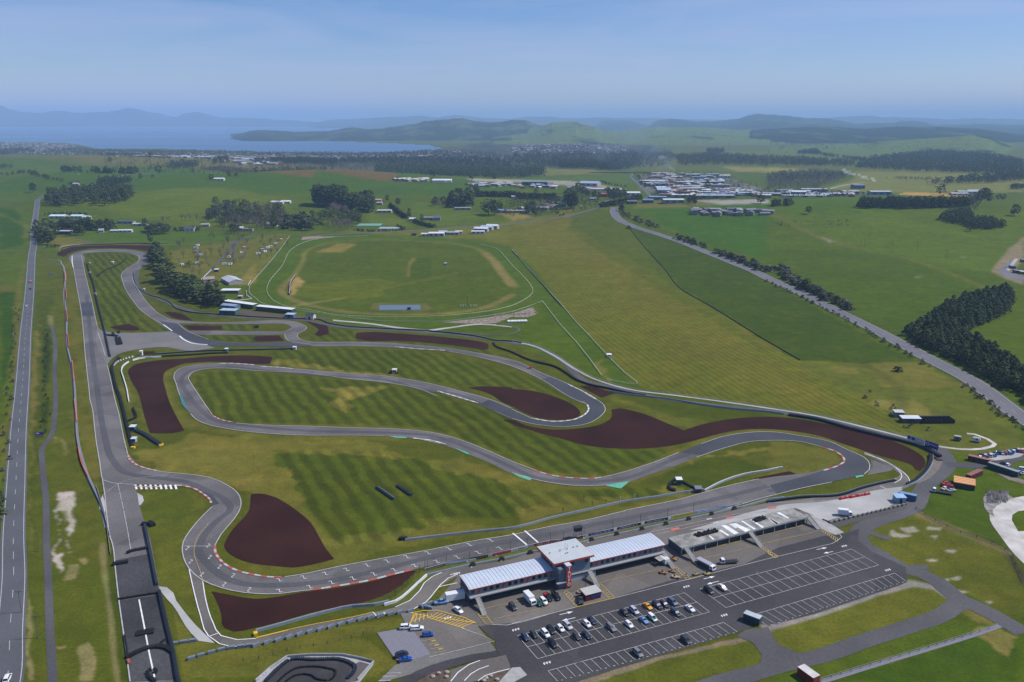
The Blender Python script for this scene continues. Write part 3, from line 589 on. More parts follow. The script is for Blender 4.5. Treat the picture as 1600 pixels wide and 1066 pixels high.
# right-hand highway
HR = 'C640,655 638,690 680,740 760,775 900,820 1050,870 1200,930 1400,1010 1500,1050 I0,300 160,370 400,490 700,640 1000,800 1300,960 1470,1066 M1380,60 1597,220 X1660,690 1760,770'
hr = crom([Vector((q.x,q.y)) for q in GG(HR)], 8); ribbon('road', [hr], 15, asphalt('highway_asphalt', (.125,.122,.132), .12), 0, smooth=False, drape=True, lift=.25)
for s_ in (-1, 1): line('worn', offset(hr, s_*6.3), .3, 2, smooth=False, drape=True, lift=.25)
dashes('worn', hr, .2, 3, 7, 2, smooth=False, drape=True, lift=.25)
ribbon('road', ['B380,830 560,820 900,805 1200,785 1597,760 C0,755 150,735 300,720 420,690 540,655 560,640 620,625 800,600 870,590', 'C870,590 800,520 740,465 700,440 600,436 400,440 0,462',], 9, M_ROAD, 0, drape=True)
ribbon('road', ['X-40,392.2 E0,130 160,124'], 4, M_PATH, 0)
ribbon('road', ['C560,640 580,625 660,600 800,590'], 8, M_ROAD, 0, drape=True)
ribbon('road', ['A0,700 40,690 160,850','A470,850 600,885','B450,845 380,832 A1597,835 1430,870 1230,880 960,890','A1440,970 1520,850 1597,820','E1230,340 1420,130 1470,60','B1380,680 1480,710 1530,735','C0,540 60,535'][1:5], 3.5, M_PATH, 0, drape=True)
ribbon('road', ['D360,545 520,510 600,500','B1597,505 1560,520 1480,530'], 6, M_CONCP, 0, drape=True)
ribbon('path', ['N330,1066 310,700 300,400 285,100 275,0 J290,1000 285,700 265,500 265,400 320,320 340,200 345,0 E340,900 345,720 325,600'], 2.8, M_PATH, 1)
ribbon('path', ['E300,185 345,185 385,210 405,260 400,400 415,560 415,700 445,850 465,1000 J470,150 490,380 545,570 640,780 680,900 N665,100'], 1.7, M_CHIP, 1)
# ------------------------------------------------------------------ tarmac of the circuit
T = sheet
# pieces, painter-style
T('track', ['E450,152 456,220 470,300 484,380 497,450 513,560 522,660 532,780 545,900 557,1010 562,1060 J575,150 592,290 602,370 614,440 625,510 633,570 644,660 670,850 685,950 N700,200 722,380 740,540 762,700 785,860 812,1066 X212,1110 292,1110 N1122,1066 1075,850 1040,700 1005,520 980,400 930,150 880,0 J850,660 848,600 840,480 797,440 775,350 740,180 695,0 E720,1066 690,930 668,840 680,800 660,700 630,640 607,600 598,560 575,450 545,330 520,220 508,150 480,140'], M_ASPH, 2)
T('track', ['E450,155 500,133 580,122 700,118 800,122 880,135 920,158 928,188 910,215 880,238 845,262 826,290 832,320 860,365 890,415 940,475 1010,532 1080,560 1200,572 1400,576 1597,568 F0,567 100,562 230,570 290,588 315,605 300,628 265,645 260,665 290,686 340,697 600,698 600,722 350,722 240,705 190,685 178,655 182,635 218,615 215,598 180,585 0,583 E1597,585 1400,586 1200,582 1110,582 1170,630 1300,682 1380,695 1597,704 1597,722 1300,718 1180,690 1120,655 1070,632 940,545 880,500 830,440 790,380 765,320 755,282 770,258 810,228 855,200 868,180 858,160 820,147 760,138 650,136 560,140 508,150 480,170'], M_ASPH, 2)
T('track', ['F0,632 180,632 240,600 240,700 180,648 150,650 0,652 E1597,655 1400,652 1210,648 1170,627 1400,628 1597,632'], M_ASPH, 2)
T('track', ['F340,697 420,697 600,698 800,703 1000,718 1180,735 1400,770 1597,810 G0,815 180,890 350,960 530,1055 L350,0 480,75 560,120 582,165 550,205 470,250 350,268 200,262 0,222 K1597,213 1400,130 1200,70 1100,40 F1000,985 800,950 600,930 300,890 0,880 E1597,875 1400,862 1290,865 1210,885 1180,915 1200,970 1240,1030 J1200,10 1280,130 1325,200 1450,245 1597,255 K0,257 300,265 580,275 800,280 1000,292 1150,315 1300,360 1450,420 1597,488 L0,485 100,530 250,572 400,590 540,588 620,572 860,500 1040,430 1180,375 1340,325 1450,308 1597,300 M0,300 200,325 380,360 500,415 600,460 636,510 600,560 545,580 400,605 200,660 0,705 L1597,705 1340,780 1000,850 P980,65 750,115 450,170 0,245 O1597,250 1240,310 1000,360 800,415 600,455 400,487 280,500 150,517 0,517 N1597,517 1380,480 1260,430 1180,360 1145,290 1138,200 J1150,980 1200,900 1290,800 1322,765 1318,735 1270,690 1180,645 1100,632 840,628 640,600 633,570 797,440 850,500 920,530 1000,548 1200,568 1320,590 1420,635 1480,680 1503,730 1490,800 1440,870 1380,940 1340,1010 1335,1060 N1340,230 1360,290 1400,330 1480,375 1597,402 O100,412 200,410 320,390 500,350 800,295 1100,240 1400,180 1597,150 P0,150 200,105 450,60 705,0 L700,793 1080,713 1300,650 1540,595 1597,585 M300,545 400,515 460,490 470,455 400,410 300,380 200,362 0,355 L1597,355 1500,360 1350,395 1150,460 1000,520 850,570 700,620 600,633 400,637 250,620 130,595 0,555 K1597,560 1450,490 1300,430 1150,375 1000,342 800,325 600,322 300,322 0,312 J1597,297 1400,278 1280,250 1200,200 1150,130 1110,40 E1100,960 1085,920 1090,890 1130,860 1250,838 1400,830 1597,842 F0,845 300,870 600,895 800,910 1000,940 1200,985 1400,1040 1480,1066 K1400,75 1500,110 1597,155 L0,160 120,215 250,235 380,225 450,195 478,160 470,130 380,65 220,0 G400,1060 180,930 0,850 F1597,850 1400,795 1180,750 1000,740 800,728 600,722 350,722'], M_ASPH, 2, step=4)
# link tarmac across the junction, pit lane, escape roads
T('track', ['E607,600 640,628 760,640 1070,632 1120,655 1180,690 1300,720 1340,735 1200,752 1000,730 850,745 760,765 700,800 668,840 640,790 600,700'], M_ASPH_L, 3)
T('track', ['E1000,570 1100,582 1170,630 1300,682 1380,697 1597,704 F0,703 200,701 350,718 300,724 0,722 E1597,722 1300,718 1180,690 1120,655 1070,632'], M_ASPH_D, 4)
T('track', ['E505,455 572,452 582,532 515,536'], M_ASPH_D, 4, smooth=False)
T('track', ['G180,930 255,915 530,1058 540,1066 410,1066'], M_ASPH_D, 4, smooth=False)
T('track', ['L350,0 480,75 560,120 582,165 550,205 470,250 350,268 200,262 0,218 0,162 120,215 250,235 380,225 450,195 478,160 470,130 380,65 220,0'], M_ASPH_D, 4)
T('track', ['K1400,128 1450,100 1597,158 1597,212'], M_ASPH_D, 5, smooth=False)
T('track', ['L1050,428 1180,375 1340,325 1450,308 1597,300 M0,300 200,325 380,360 500,415 600,460 636,510 600,560 545,580 400,612 200,660 60,692 10,635 330,545 400,515 460,490 470,455 400,410 300,380 200,362 0,355 L1597,355 1500,360 1350,395 1190,445'], M_ASPH_D, 4)
T('track', ['J1180,635 1250,650 1320,690 1368,750 1325,760 1318,735 1270,690'], M_ASPH_D, 4)
T('track', ['N715,310 938,265 985,470 1000,515 745,548 722,380'], M_BURN, 4, smooth=False)
T('track', ['N745,560 1005,522 1120,1050 812,1066 770,800'], M_BURN, 5, smooth=False)
T('track', ['N1195,370 1265,440 1285,560 1330,700 1380,780 1480,805 1597,795 O0,790 300,720 700,640 870,600 960,560 1020,500 1050,450 1100,410 1200,370 1597,310 P0,290 200,225 400,170 700,110 1000,70 L1200,830 1597,730 M0,745 300,710 700,620 810,580 825,565 780,530 600,440 620,430 740,480 860,560 885,610 860,640 840,650 810,700 870,740 500,850 350,870 240,800 160,780 L1597,830 1300,890 1000,960 P700,230 450,200 300,270 0,325 O1597,370 1250,410 1120,500 1060,570 980,615 800,650 500,720 0,830 N1597,835 1450,850 1370,830 1300,780 1250,650 1210,500 1180,365'], M_APRON, 3)
T('track', ['N990,470 1040,475 1100,560 1220,710 1340,825 1240,810 1190,760 1080,590 1010,510'], M_CONCP, 3)
T('track', ['J620,780 640,690 660,790 650,810'], M_CONCP, 3)
T('track', ['J855,680 890,700 898,730 880,755 868,760'], M_CONCP, 3)
T('track', ['M0,775 130,750 300,740 440,722 700,660 860,640 800,700 780,750 390,850 330,870 280,820 170,775 60,810 P1400,90 1100,120'], M_CONCP, 4)
T('track', ['M640,470 790,525 760,545 620,572 645,520'], M_ASPH, 3, smooth=False)
# perimeter service road behind the far barrier
ribbon('road', ['E860,250 850,330 900,395 1000,430 1120,480 1300,525 1597,545 F0,550 150,550 300,560 450,590 550,605 800,620 1100,640 1400,672 1597,705 G0,700 100,715 220,760 320,820 400,900 460,940 620,975 L600,15 900,85 1200,125 1597,165 M0,170 300,215 600,275 880,350 1060,400'], 5, M_PATH, 2)
ribbon('road', ['M1060,400 1110,450 1120,510 1080,560 1000,620 950,690 920,760 850,800 700,850 620,880 560,950 600,1010 700,1066 Q700,270 850,360 960,390 1060,440 1180,540 1290,590 1480,690 1597,760'], 8, M_PATH, 2)
ribbon('road', ['M1110,505 1300,510 1597,455'], 7, asphalt('yard_tarmac', (.06,.058,.065)), 2)
ribbon('road', ['M570,910 700,950 760,968'], 3.5, M_PATH, 2); ribbon('road', ['Q850,360 950,350 1000,350'], 4, M_PATH, 2)
ribbon('road', ['Q1200,560 1100,640 850,730 600,810 330,905 150,945 0,985 P1500,1015 1300,1066 X1060,1090'], 7, M_PATH, 2)
T('road', ['P1400,780 1460,740 1560,730 Q0,720 60,830 200,890 330,905 200,960 0,1005 P1500,1030 1560,900 1500,820'], M_PATH, 2)
T('road', ['Q1060,440 1180,500 1230,540 1330,580 1290,600 1230,620 1140,600 1145,550 1110,500'], M_PATH, 2)
ribbon('path', ['Q330,1066 700,950 1000,860 1290,770 1490,700'], 2.0, M_CHIP, 2); ribbon('path', ['Q1490,700 1597,760'], 4, M_PATH, 3)
ribbon('path', ['M1060,390 1200,408 1340,405 1400,390 1415,375 1370,345 1290,315 1240,310'], 2.4, M_SHELL, 2)
T('road', ['M1597,700 1520,715 1400,770 1385,850 1450,950 1540,1066 X1620,900 X1620,830 M1560,920 1520,850 1560,795 1597,790'], M_SHELL, 2)
T('quarry_face', ['M1345,740 1360,685 1400,670 1500,695 1530,712 1430,760 1400,790 1410,830 1370,800'], mat('rubble_face', (.12,.11,.10), .95, .1, .0, .3, c2=(.34,.32,.30)), 3)
T('yard', ['M1370,490 1500,470 1597,450 X1640,722 X1640,790 M1597,630 1520,600 1350,520'], asphalt('yard_tarmac2', (.055,.05,.055)), 3, smooth=False)
T('yard', ['M1300,455 1597,400 1597,440 1340,490'], M_CONCP, 3); T('yard', ['M1430,560 1597,600 1597,625 1500,600'], mat('dry_bank', (.2,.17,.13), .95, .1, .2, .3), 3)
T('verge', ['M1030,470 1090,480 1080,510 940,620 870,640 960,570 1010,500'], mat('gravel_verge', (.17,.145,.13), .95, .1, .25, .5), 3)
T('racecourse_path', ['F480,558 700,578 900,605 1070,622 1200,605 1400,582 1597,600 1597,606 1400,590 1200,614 1070,632 900,615 700,586 480,566'], M_CONCP, 2)
ribbon('path', ['F1070,626 1250,640 1597,645 G30,635 45,615 0,600 F1500,590'], 2.4, M_PATH, 3)
ribbon('path', ['G0,695 100,712 250,775 400,870 520,930 770,1000 L1000,70 1597,150 M0,155 300,200 600,270 880,340'], 2.2, M_CONCP, 3)
T('rubble_bank', ['F1160,575 1300,560 1400,550 1597,518 G130,480 140,530 80,545 0,540 F1500,580 1300,582'], mat('spoil', (.13,.10,.075), .95, .1, .0, .35, c2=(.33,.28,.22)), 3)
T('verge', ['B280,860 290,840 560,825 780,820 560,835 380,850'], mat('bark_bed', (.25,.19,.15), .95, .1, .25, .3), 3)
T('verge', ['F0,505 200,530 400,545 500,560 0,545 E1597,540 1380,470 1400,480'], M_MUD, 1)
M_RL = asphalt('rubbered_asphalt', (.078,.076,.082), .2)
for p, w_ in [('L1597,640 1200,735 900,800 500,880 100,965 O1500,200 1100,285 700,385 400,445 150,462 N1500,450 1380,400 1290,320 1240,240 1260,180 1380,40 J1430,800 1400,720 1300,670 1150,610 1000,590 800,560 700,470 660,350 630,200 610,50 E580,800 560,600 540,400',3.2),('F340,708 700,712 1000,730 1400,785 1597,825 G200,905 380,1000 470,1066 L470,110 520,160 480,215 350,245 200,240 0,190 K1500,165 1200,55 F1100,1005 800,932 400,905 0,868 E1400,850 1200,872 1140,915 1150,990 J1170,60 1250,160 1350,230 1597,268 K300,292 800,305 1100,325 1350,410 1597,520 L150,585 400,612 650,600 1000,475 1300,370 1500,330 M100,335 300,370 450,430 540,500 500,560 350,600 0,670',3.0)]:
    ribbon('track', [p], w_, M_RL, 4, lift=.02)
# ------------------------------------------------------------------ scoria gravel traps
for p in ['E372,160 400,120 450,102 600,95 800,92 955,95 1000,150 960,165 930,135 850,120 700,112 560,113 470,130 400,165',
 'E680,603 810,583 868,620 862,626 760,625','E665,642 700,655 740,700 762,740 760,755 700,770 690,765 670,700','E1025,512 1060,507 1110,515 1205,565 1120,556 1060,535',
 'E1140,592 1385,597 1385,618 1300,624 1185,623','E890,765 900,755 965,755 980,770 900,780','F0,660 145,657 178,690 0,695 E1597,695 1580,672',
 'F310,570 360,568 440,595 452,620 440,650 400,660 378,655 390,620 350,590','F625,640 700,635 900,645 1200,670 1400,695 1440,705 1450,740 1420,747 1200,715 900,692 660,685 632,678',
 'E810,860 850,835 960,815 1150,800 1350,785 1597,782 F0,783 105,792 88,835 0,838 E1597,830 1300,820 1150,830 1040,875 1018,920 1025,1000 1050,1066 J1030,20 1060,120 1110,220 1150,292 1100,304 935,308 900,200 860,50 E810,920',
 'L0,30 100,40 250,75 360,120 420,165 425,195 390,215 300,225 180,215 80,180 0,140 K1550,120 1450,60 1320,22 1400,16 1597,22',
 'G420,972 500,970 640,1018 560,1045', 'L0,225 90,260 250,285 400,280 560,250 620,210 620,160 680,152 800,180 930,230 1070,290 1200,250 1400,215 1597,205 M0,205 200,220 450,270 700,330 900,410 970,460 980,510 950,545 920,535 900,510 700,450 500,385 300,320 150,295 0,282 L1597,282 1450,285 1300,310 1150,350 1000,385 700,405 500,390 300,340 100,285 0,250 K1540,225 1560,222',
 'L1510,590 1597,572 M130,545 175,560 140,575 0,600 L1520,605', 'O260,0 340,70 400,170 440,240 490,298 400,322 230,352 100,340 0,330 N1597,330 1480,295 1400,230 1440,130 1550,0 J1565,690 1590,685 K100,700 180,740',
 'N1318,500 1400,515 1597,545 O0,548 300,505 500,480 760,430 980,370 1000,372 920,450 830,510 700,560 400,620 0,720 N1597,735 1460,752 1400,730 1380,640 1350,560']:
    T('gravel_trap', [p], M_GRAV, 1, step=3)
# ------------------------------------------------------------------ paddock
ang_u = R(23.5); U = Vector((math.cos(ang_u), math.sin(ang_u))); V = Vector((-U.y, U.x))
T('car_park', ['O1380,700 1597,650 P0,640 300,560 600,500 800,440 1000,380 1597,230 Q0,220 330,150 480,140 570,110 560,180 640,250 860,350 870,440 830,460 300,640 0,715 P1560,700 1400,760 1000,880 600,1000 400,1066 X880,1090 X720,1090 O1597,1000 1500,870 1490,810 1400,730'], M_LOT, 3, smooth=False)
T('paddock', ['O1060,640 1250,420 1260,395 1597,300 P900,90 Q0,0 250,0 470,130 330,160 60,230 P1450,330 1000,430 640,540 400,600 0,700 O1370,720 1300,735 1080,660 960,620'], M_APRON, 4, smooth=False)
T('paddock', ['O1370,705 1500,870 800,1066 X580,1090 X560,1090 O760,1066 870,960 900,955 1090,895 960,760 900,640 975,628 1080,660'], M_ASPH_L, 4, smooth=False)
T('paddock', ['O1040,670 1080,660 1370,705 1440,790 1480,820 1095,900 970,760'], M_APRON, 5, smooth=False)
T('gravel_lot', ['O755,760 900,735 980,745 1090,895 900,955 850,900'], M_CHIP, 5, smooth=False)
T('road', ['O880,1066 1000,1000 1200,930 1350,895 1500,875 1515,905 1350,940 1200,985 1000,1060 X640,1085'], M_LOT, 6)
T('road', ['O1200,1000 1400,930 1560,900 1597,1000 1360,1066 X700,1085'], M_APRON, 5, smooth=False)
T('garden_bed', ['O1000,1066 1100,1010 1190,990 1220,1010 1200,1066 X690,1080'], M_MUD, 6)
T('garden_bed', ['O1400,1066 1440,1035 1520,1010 1580,990 1597,1066 X790,1080'], M_MUD, 6)
T('paddock', ['M255,805 330,870 400,880 470,935 420,945 P1597,140'][:0]+['M260,815 400,880 475,930 420,945 330,905 270,830'], M_CONC, 5, smooth=False)
T('retaining_apron', ['M390,868 860,755 870,780 600,850 430,900'], asphalt('dark_apron', (.07,.065,.06)), 4, smooth=False)
T('courtyard_paving', ['P0,980 50,975 95,1025 20,1066 X790,1080 X780,1066'], M_CONC, 6, smooth=False)
# kart track
T('kart_track', ['O0,1066 150,925 200,905 560,905 735,955 650,1066 X560,1110 X390,1110'], M_CONC, 2, smooth=False)
T('kart_track', ['O60,1066 200,935 530,930 610,950 620,985 590,1066 X550,1110 X410,1110'], M_LOT, 3, smooth=False)
T('kart_track', ['O620,1066 720,960 650,940 600,960 560,1066'], asphalt('brick_paving', (.10,.085,.085)), 4, smooth=False)
# ------------------------------------------------------------------ paint
def edge(p, kind='worn', w_=.42, d=0): line(kind, p, w_, 7)
for p in ['E450,152 456,220 470,300 484,380 497,450 513,560 522,660 532,780 545,900 557,1010 562,1060 J575,150 592,290 602,370 614,440 625,510 633,570 640,600 700,620 780,627 845,630',
 'E508,150 520,220 545,330 575,450 598,560 607,600','E612,640 635,710 657,785','E668,840 690,930 720,1066 J740,180 775,350 797,440',
 'J900,525 1000,548 1200,568 1320,590 1420,635 1480,680 1503,730 1490,800 1440,870 1380,940 1340,1010 1335,1060 N1340,220','J1322,770 1290,800 1200,900 1150,980 1140,1066 N1138,200 1145,290 1180,360 1260,430 1380,480 1597,517 O150,517 280,500 350,493',
 'O180,412 320,390 500,350 800,295 1100,240 1400,180 1597,150 P0,150 200,105 450,60 705,0','L700,793 1080,713 1300,650 1540,595','L1340,780 1597,705 M60,690 200,655 400,615','J640,600 655,700 670,850 685,950 N700,200 722,380 740,540 762,700 785,860 812,1066',
 'E755,282 770,258 810,228 855,200 868,180 858,160 820,147','E755,282 765,320 790,380 830,440 880,500 940,545 1020,590','E826,290 832,320 860,365 890,415 940,475 1010,532 1080,560 1200,572 1400,576 1597,568 F100,562 230,570 290,588 315,605 300,628 265,645 260,665 290,686 340,697 600,698 800,703 1000,718 1180,735 1400,770 1597,810 G180,890 350,960 530,1055',
 'F180,648 182,670 205,692','F0,632 180,632 218,615','E1110,582 1170,630 1300,682','E1090,890 1130,860 1250,838 1400,830','E1090,890 1085,920 1100,960 J1110,40 1130,90','J1190,190 1220,220 1280,250 1400,278 1597,297 K0,312 300,322 600,322 800,325','K1000,342 1150,375','E1200,970 1180,910 1210,883 1290,865 1400,862 1597,875 F0,880 300,890 600,930 800,950 1000,985 1130,1035','E1200,970 J1200,10 1280,130 1325,195','J1470,246 1597,255 K0,257 300,265 580,275 800,280 1000,292 1150,315 1300,360 1450,420 1597,488 L0,485 150,542',
 'L550,588 620,572 860,500 1040,430','L1180,375 1340,325 1450,308 1597,300 M0,300 200,325 380,360 500,415 600,460 636,510 630,540 600,565','L0,555 130,595 250,620 400,637 600,633','L1150,460 1350,395 1500,360 1597,355 M200,362 340,395','L0,218 150,255 350,268 470,250 550,205 582,165 560,120 480,75 440,48','L0,160 120,215','L470,130 380,65 220,0 G400,1060 180,930 0,850 F1597,850 1400,795 1200,755','F1400,1040 1480,1066 K1500,110 1597,155','F0,845 60,850 240,865 600,895 800,910 1000,940 1200,985 1400,1040']: edge(p)
for p in ['N1180,365 1210,500 1250,650 1300,780 1370,830 1450,850 1597,835','N1265,440 1285,560 1330,700 1380,780 1480,805 1597,797','O980,615 1060,570 1120,500 1200,420 1260,395','O870,600 960,560 1020,500 1050,450 1100,410 1160,385','N1310,782 1360,765','O730,632 760,668','O1140,475 1255,450','O1210,400 1270,385','M600,440 700,470 790,520 850,560 885,610 860,640','M600,430 740,490','M790,520 830,560 825,600 790,620','M700,640 740,660']: edge(p, 'white', .35)
dashes('worn', 'J735,625 765,760 810,1000 N820,270', .3, 9, 1.2); line('white', 'N868,555 900,720 930,880 965,1040', .5, 8)
edge('N780,40 800,150 820,260', 'worn', .2)
edge('O0,790 300,720 700,640 730,632', 'yellow', .3); edge('O0,795 200,745', 'yellow', .3)
line('ochre', 'N1300,80 1230,170 1210,250 1250,380 1268,440', .25, 7); line('worn', 'J640,700 700,650 800,600 950,580 1100,570', .2, 7)
line('worn', 'M0,745 300,735 440,722 640,690', .25, 7); line('worn', 'P830,140 1000,105 1200,60 1400,20 L1597,795', .22, 7, smooth=False); line('worn', 'P860,155 1000,125 1350,50 1597,0', .2, 7, smooth=False)
# kerbs: bars of red and white
def kerb(p, wd=1.1, n=None, c1='red', c2='worn', L_=2.2):
    wd *= .8
    pts = W2(p); pts = crom(pts, .7); z = lz(6); acc = 0; k = 0; cur = []
    for a, b in zip(pts, pts[1:]):
        cur.append(a); acc += (b-a).length
        if acc >= L_: cur.append(b); PT[(c1, c2)[k % 2]].append((cur, wd, z+.03, False)); cur = []; acc = 0; k += 1
kerb('J797,440 812,475 850,505 900,525 985,545', 1.3); kerb('J840,640 900,645 1000,642 1100,635 1180,645 1270,690 1310,725 1318,745', 1.3)
kerb('N1340,220 1345,260 1365,295 1400,330 1480,372 1597,400 O80,412 180,412', 1.3); kerb('O350,493 500,470 700,435 900,385 1010,360', 1.5, L_=3.4)
kerb('M340,398 400,415 460,450 475,485 440,510 330,548', 1.4, L_=3); kerb('L140,542 250,572 400,590 540,588 580,580', 1.3, L_=3); kerb('J1325,198 1380,225 1465,243', 1.2)
kerb('E1120,660 1150,685 1210,708 1300,716', 1.6, c1='white', c2='white'); kerb('E1020,590 1075,630', 1.2, c1='white', c2='white')
kerb('F865,727 1000,740 1180,750', 1.2, c1='worn', c2='white', L_=4); kerb('F30,850 130,855 240,865', 1.2, c1='worn', c2='white'); kerb('E1360,832 1460,832 1597,842', 1.2, c1='worn', c2='white')
kerb('K1130,45 1250,80 1400,125', 1.2, c1='worn', c2='white'); kerb('L120,215 250,235 380,225 450,195 478,160 470,130', 1.2, c1='worn', c2='white'); kerb('K980,340 1080,352 1210,385', 1.2, c1='white', c2='worn', L_=3.4)
kerb('G350,962 440,1005 530,1057', 1.2, c1='worn', c2='white'); kerb('E450,160 450,200 458,235', 1., c1='white', c2='white')
mbp = MB()
def fillp(kind, polys, layer, name):
    o = sheet(name, polys, PM[kind], layer, smooth=False)
fillp('green', ['L585,638 600,630 735,608 680,655'], 5, 'painted_verge'); fillp('green', ['L0,558 100,580 122,595 110,605 40,580','K1230,395 1320,430 1335,445 1300,432','K830,328 940,332 940,340 870,338'], 5, 'painted_verge')
fillp('green', ['M545,578 590,570 600,578 550,590'], 8, 'painted_verge')
sheet('painted_verge', ['J1118,75 1130,70 1170,150 1165,165 1135,130'], mat('teal_paint', (.06,.16,.18), .7), 8, smooth=False)
fillp('pink', ['M0,772 60,766 50,777 5,782','P985,112 1040,104 1048,116 1000,125','P1335,40 1380,33 1385,44 1340,52'], 7, 'painted_box')
# ladder hatch marks on the inside of the first corner, and on the paddock exits
for i in range(9):
    x0 = 845+i*31; line('white', f'J{x0},632 {x0+8},660', .95, 7, smooth=False)
def ladder(p0, p1, p2, p3, n=7, kind='ochre', w_=.28):
    """p0-p1 one rail, p3-p2 the other"""
    A_, B_, C_, D_ = [Vector(W(*PP(q)[0])) for q in (p0, p1, p2, p3)]
    line(kind, [A_, B_], w_, 8, smooth=False); line(kind, [D_, C_], w_, 8, smooth=False)
    for i in range(n+1):
        t_ = i/n; line(kind, [A_.lerp(B_, t_), D_.lerp(C_, t_)], w_, 8, smooth=False)
ladder('a755,855','a860,985','a950,995','a825,835', 6); ladder('b440,850','b575,1005','b620,960','b475,825', 6); ladder('b785,755','b960,925','b1020,910','b850,740', 8)
ladder('c235,770','c380,920','c435,910','c250,760', 8); ladder('c400,705','c470,775','c500,765','c440,700', 4); ladder('c1200,545','c1385,670','c1420,660','c1210,520', 8); ladder('d0,770','d75,820','d120,800','d10,735', 4); ladder('d600,510','d785,635','d790,600','d620,490', 8)
for p in ['a780,720 1450,578','a820,820 1320,700','b500,712 760,650','b790,640 1480,490','b850,735 1560,580','c390,615 990,480','c450,708 1170,540','c1180,430 1595,330','c1210,520 1595,425','d0,545 400,450','d0,650 580,510','a950,930 1595,790','P0,510 250,450','P1100,265 1500,175','P0,700 80,680'][:14]:
    line('ochre', p, .22, 8, smooth=False)
line('worn', 'P640,545 1090,430 1597,300 Q0,300 400,205 440,180 460,165 450,150 440,145', .28, 8, smooth=False); line('worn', 'P0,705 400,602', .28, 8, smooth=False); line('worn','a950,995 1100,1000 1300,960 1595,870', .28, 8)
line('yellow', 'P400,602 640,545', .25, 8, smooth=False); line('ochre', 'c380,925 660,850', .3, 8, smooth=False)
for p in ['O970,640 1080,660 1370,700','O1080,670 1300,735','O960,640 1040,625 1130,622 1300,668 1370,700','O955,712 1000,640','O975,690 1060,655']: line('yellow', p, .35, 8, smooth=False)
for i in range(11):
    t_ = i/10; a_ = Vector(W(*PP('O1075,672')[0])).lerp(Vector(W(*PP('O1280,728')[0])), t_); b_ = Vector(W(*PP('O1140,635')[0])).lerp(Vector(W(*PP('O1365,695')[0])), t_); line('yellow', [a_, b_], .3, 8, smooth=False)
for i in range(6):
    t_ = i/5; a_ = Vector(W(*PP('O962,708')[0])).lerp(Vector(W(*PP('O1100,665')[0])), t_); b_ = Vector(W(*PP('O985,640')[0])).lerp(Vector(W(*PP('O1090,645')[0])), t_); line('yellow', [a_, b_], .3, 8, smooth=False)
line('worn', 'O1280,733 1400,775 1487,815 1350,850 1080,915', .25, 8, smooth=False)
for p in ['O1035,815 1115,797','O1075,838 1135,823','O1085,865 1160,850','O1095,892 1185,875']: line('ochre', p, .22, 8, smooth=False)
for p in ['O765,1062 840,1060','O790,1035 875,1033','O820,1015 905,1013']: line('worn', p, .3, 8, smooth=False)
line('white', 'O1215,1066 1260,1010 1330,960 1397,935', .35, 8); line('white', 'O1300,1062 1340,1020 1390,990 1452,968', .3, 8); line('white', 'O1385,1062 1430,1030 1500,1008 1580,988', .3, 8)
# start lines, grid boxes
for p in ['L5,935 95,1010','L80,920 170,1000']: line('white', p, .8, 8, smooth=False)
gn = [('O',a) for a in ['145,432','297,415','433,392','565,367','693,340','818,315','941,288','1072,263','1205,238','1330,212','1465,185']]+[('O',a) for a in ['147,500','336,475','472,448','605,422','736,395','863,370','990,343','1128,317','1255,290','1385,262','1522,235']]+[('N',a) for a in ['1400,460','1555,492','1260,398','1190,318','1170,235','1310,290','1300,218','1370,350','1455,405']]
for r_, a in gn:
    c_ = Vector(W(*PP(r_+a)[0])); d_ = U if r_ == 'O' else Vector(W(*PP(r_+a)[0])).normalized().lerp(U, .3)
    if r_ == 'N': d_ = Vector((.9,-.35)).normalized()
    q_ = Vector((-d_.y, d_.x))
    line('white', [c_-q_*1.2, c_+q_*1.2], .22, 8, smooth=False); line('white', [c_+q_*1.2, c_+q_*1.2-d_*1.2], .22, 8, smooth=False); line('white', [c_-q_*1.2-d_*0, c_-q_*1.2+d_*1.0], .22, 8, smooth=False)
line('white', 'J1150,1015 1325,1015', .16, 7, smooth=False)
# parking bays
def lot(c, n, mid=True, kind='worn', skip_bottom=False):
    A_, B_, C_, D_ = [Vector(W(*PP(q)[0])) for q in c]     # near-left, near-right, far-right, far-left
    for a_, b_ in ((A_,B_),(B_,C_),(C_,D_),(D_,A_)):
        if skip_bottom and a_ is A_ and b_ is B_: continue
        line(kind, [a_, b_], .2, 8, smooth=False)
    if mid: line(kind, [A_.lerp(D_,.5), B_.lerp(C_,.5)], .2, 8, smooth=False)
    for i in range(1, n): line(kind, [A_.lerp(B_, i/n), D_.lerp(C_, i/n)], .17, 8, smooth=False)
    ticks = [A_.lerp(B_, (i+.5)/n) for i in range(n)]+[D_.lerp(C_, (i+.5)/n) for i in range(n)]
    for q in ticks: line(kind, [q-U*.35, q+U*.35], .28, 8, smooth=False)
    return A_, B_, C_, D_
lot(['e320,1045','f1190,460','f875,220','e70,755'], 21); lot(['f1395,405','Q690,340','Q520,240','f1070,170'], 17)
lot(['P285,1066','P1405,757','P1320,698','P225,1000'], 22, False, skip_bottom=True); lot(['P1597,720','Q860,440','Q790,390','P1490,655'], 21, False, skip_bottom=True)
def arrow(p, q, s=1.):
    a_ = Vector(W(*PP(p)[0])); b_ = Vector(W(*PP(q)[0])); d_ = (b_-a_).normalized(); n_ = Vector((-d_.y,d_.x)); line('white', [a_, b_-d_*1.5], .3, 8, smooth=False)
    z = lz(8); mbp.quad(*[(v.x,v.y,z) for v in (b_-d_*2.2+n_*.7, b_-d_*2.2-n_*.7, b_)])
arrow('P297,650','P382,630'); arrow('P395,668','P310,688'); arrow('P1195,427','P1265,410'); arrow('P1290,440','P1215,460'); arrow('Q303,243','Q368,230'); arrow('Q405,255','Q345,267')
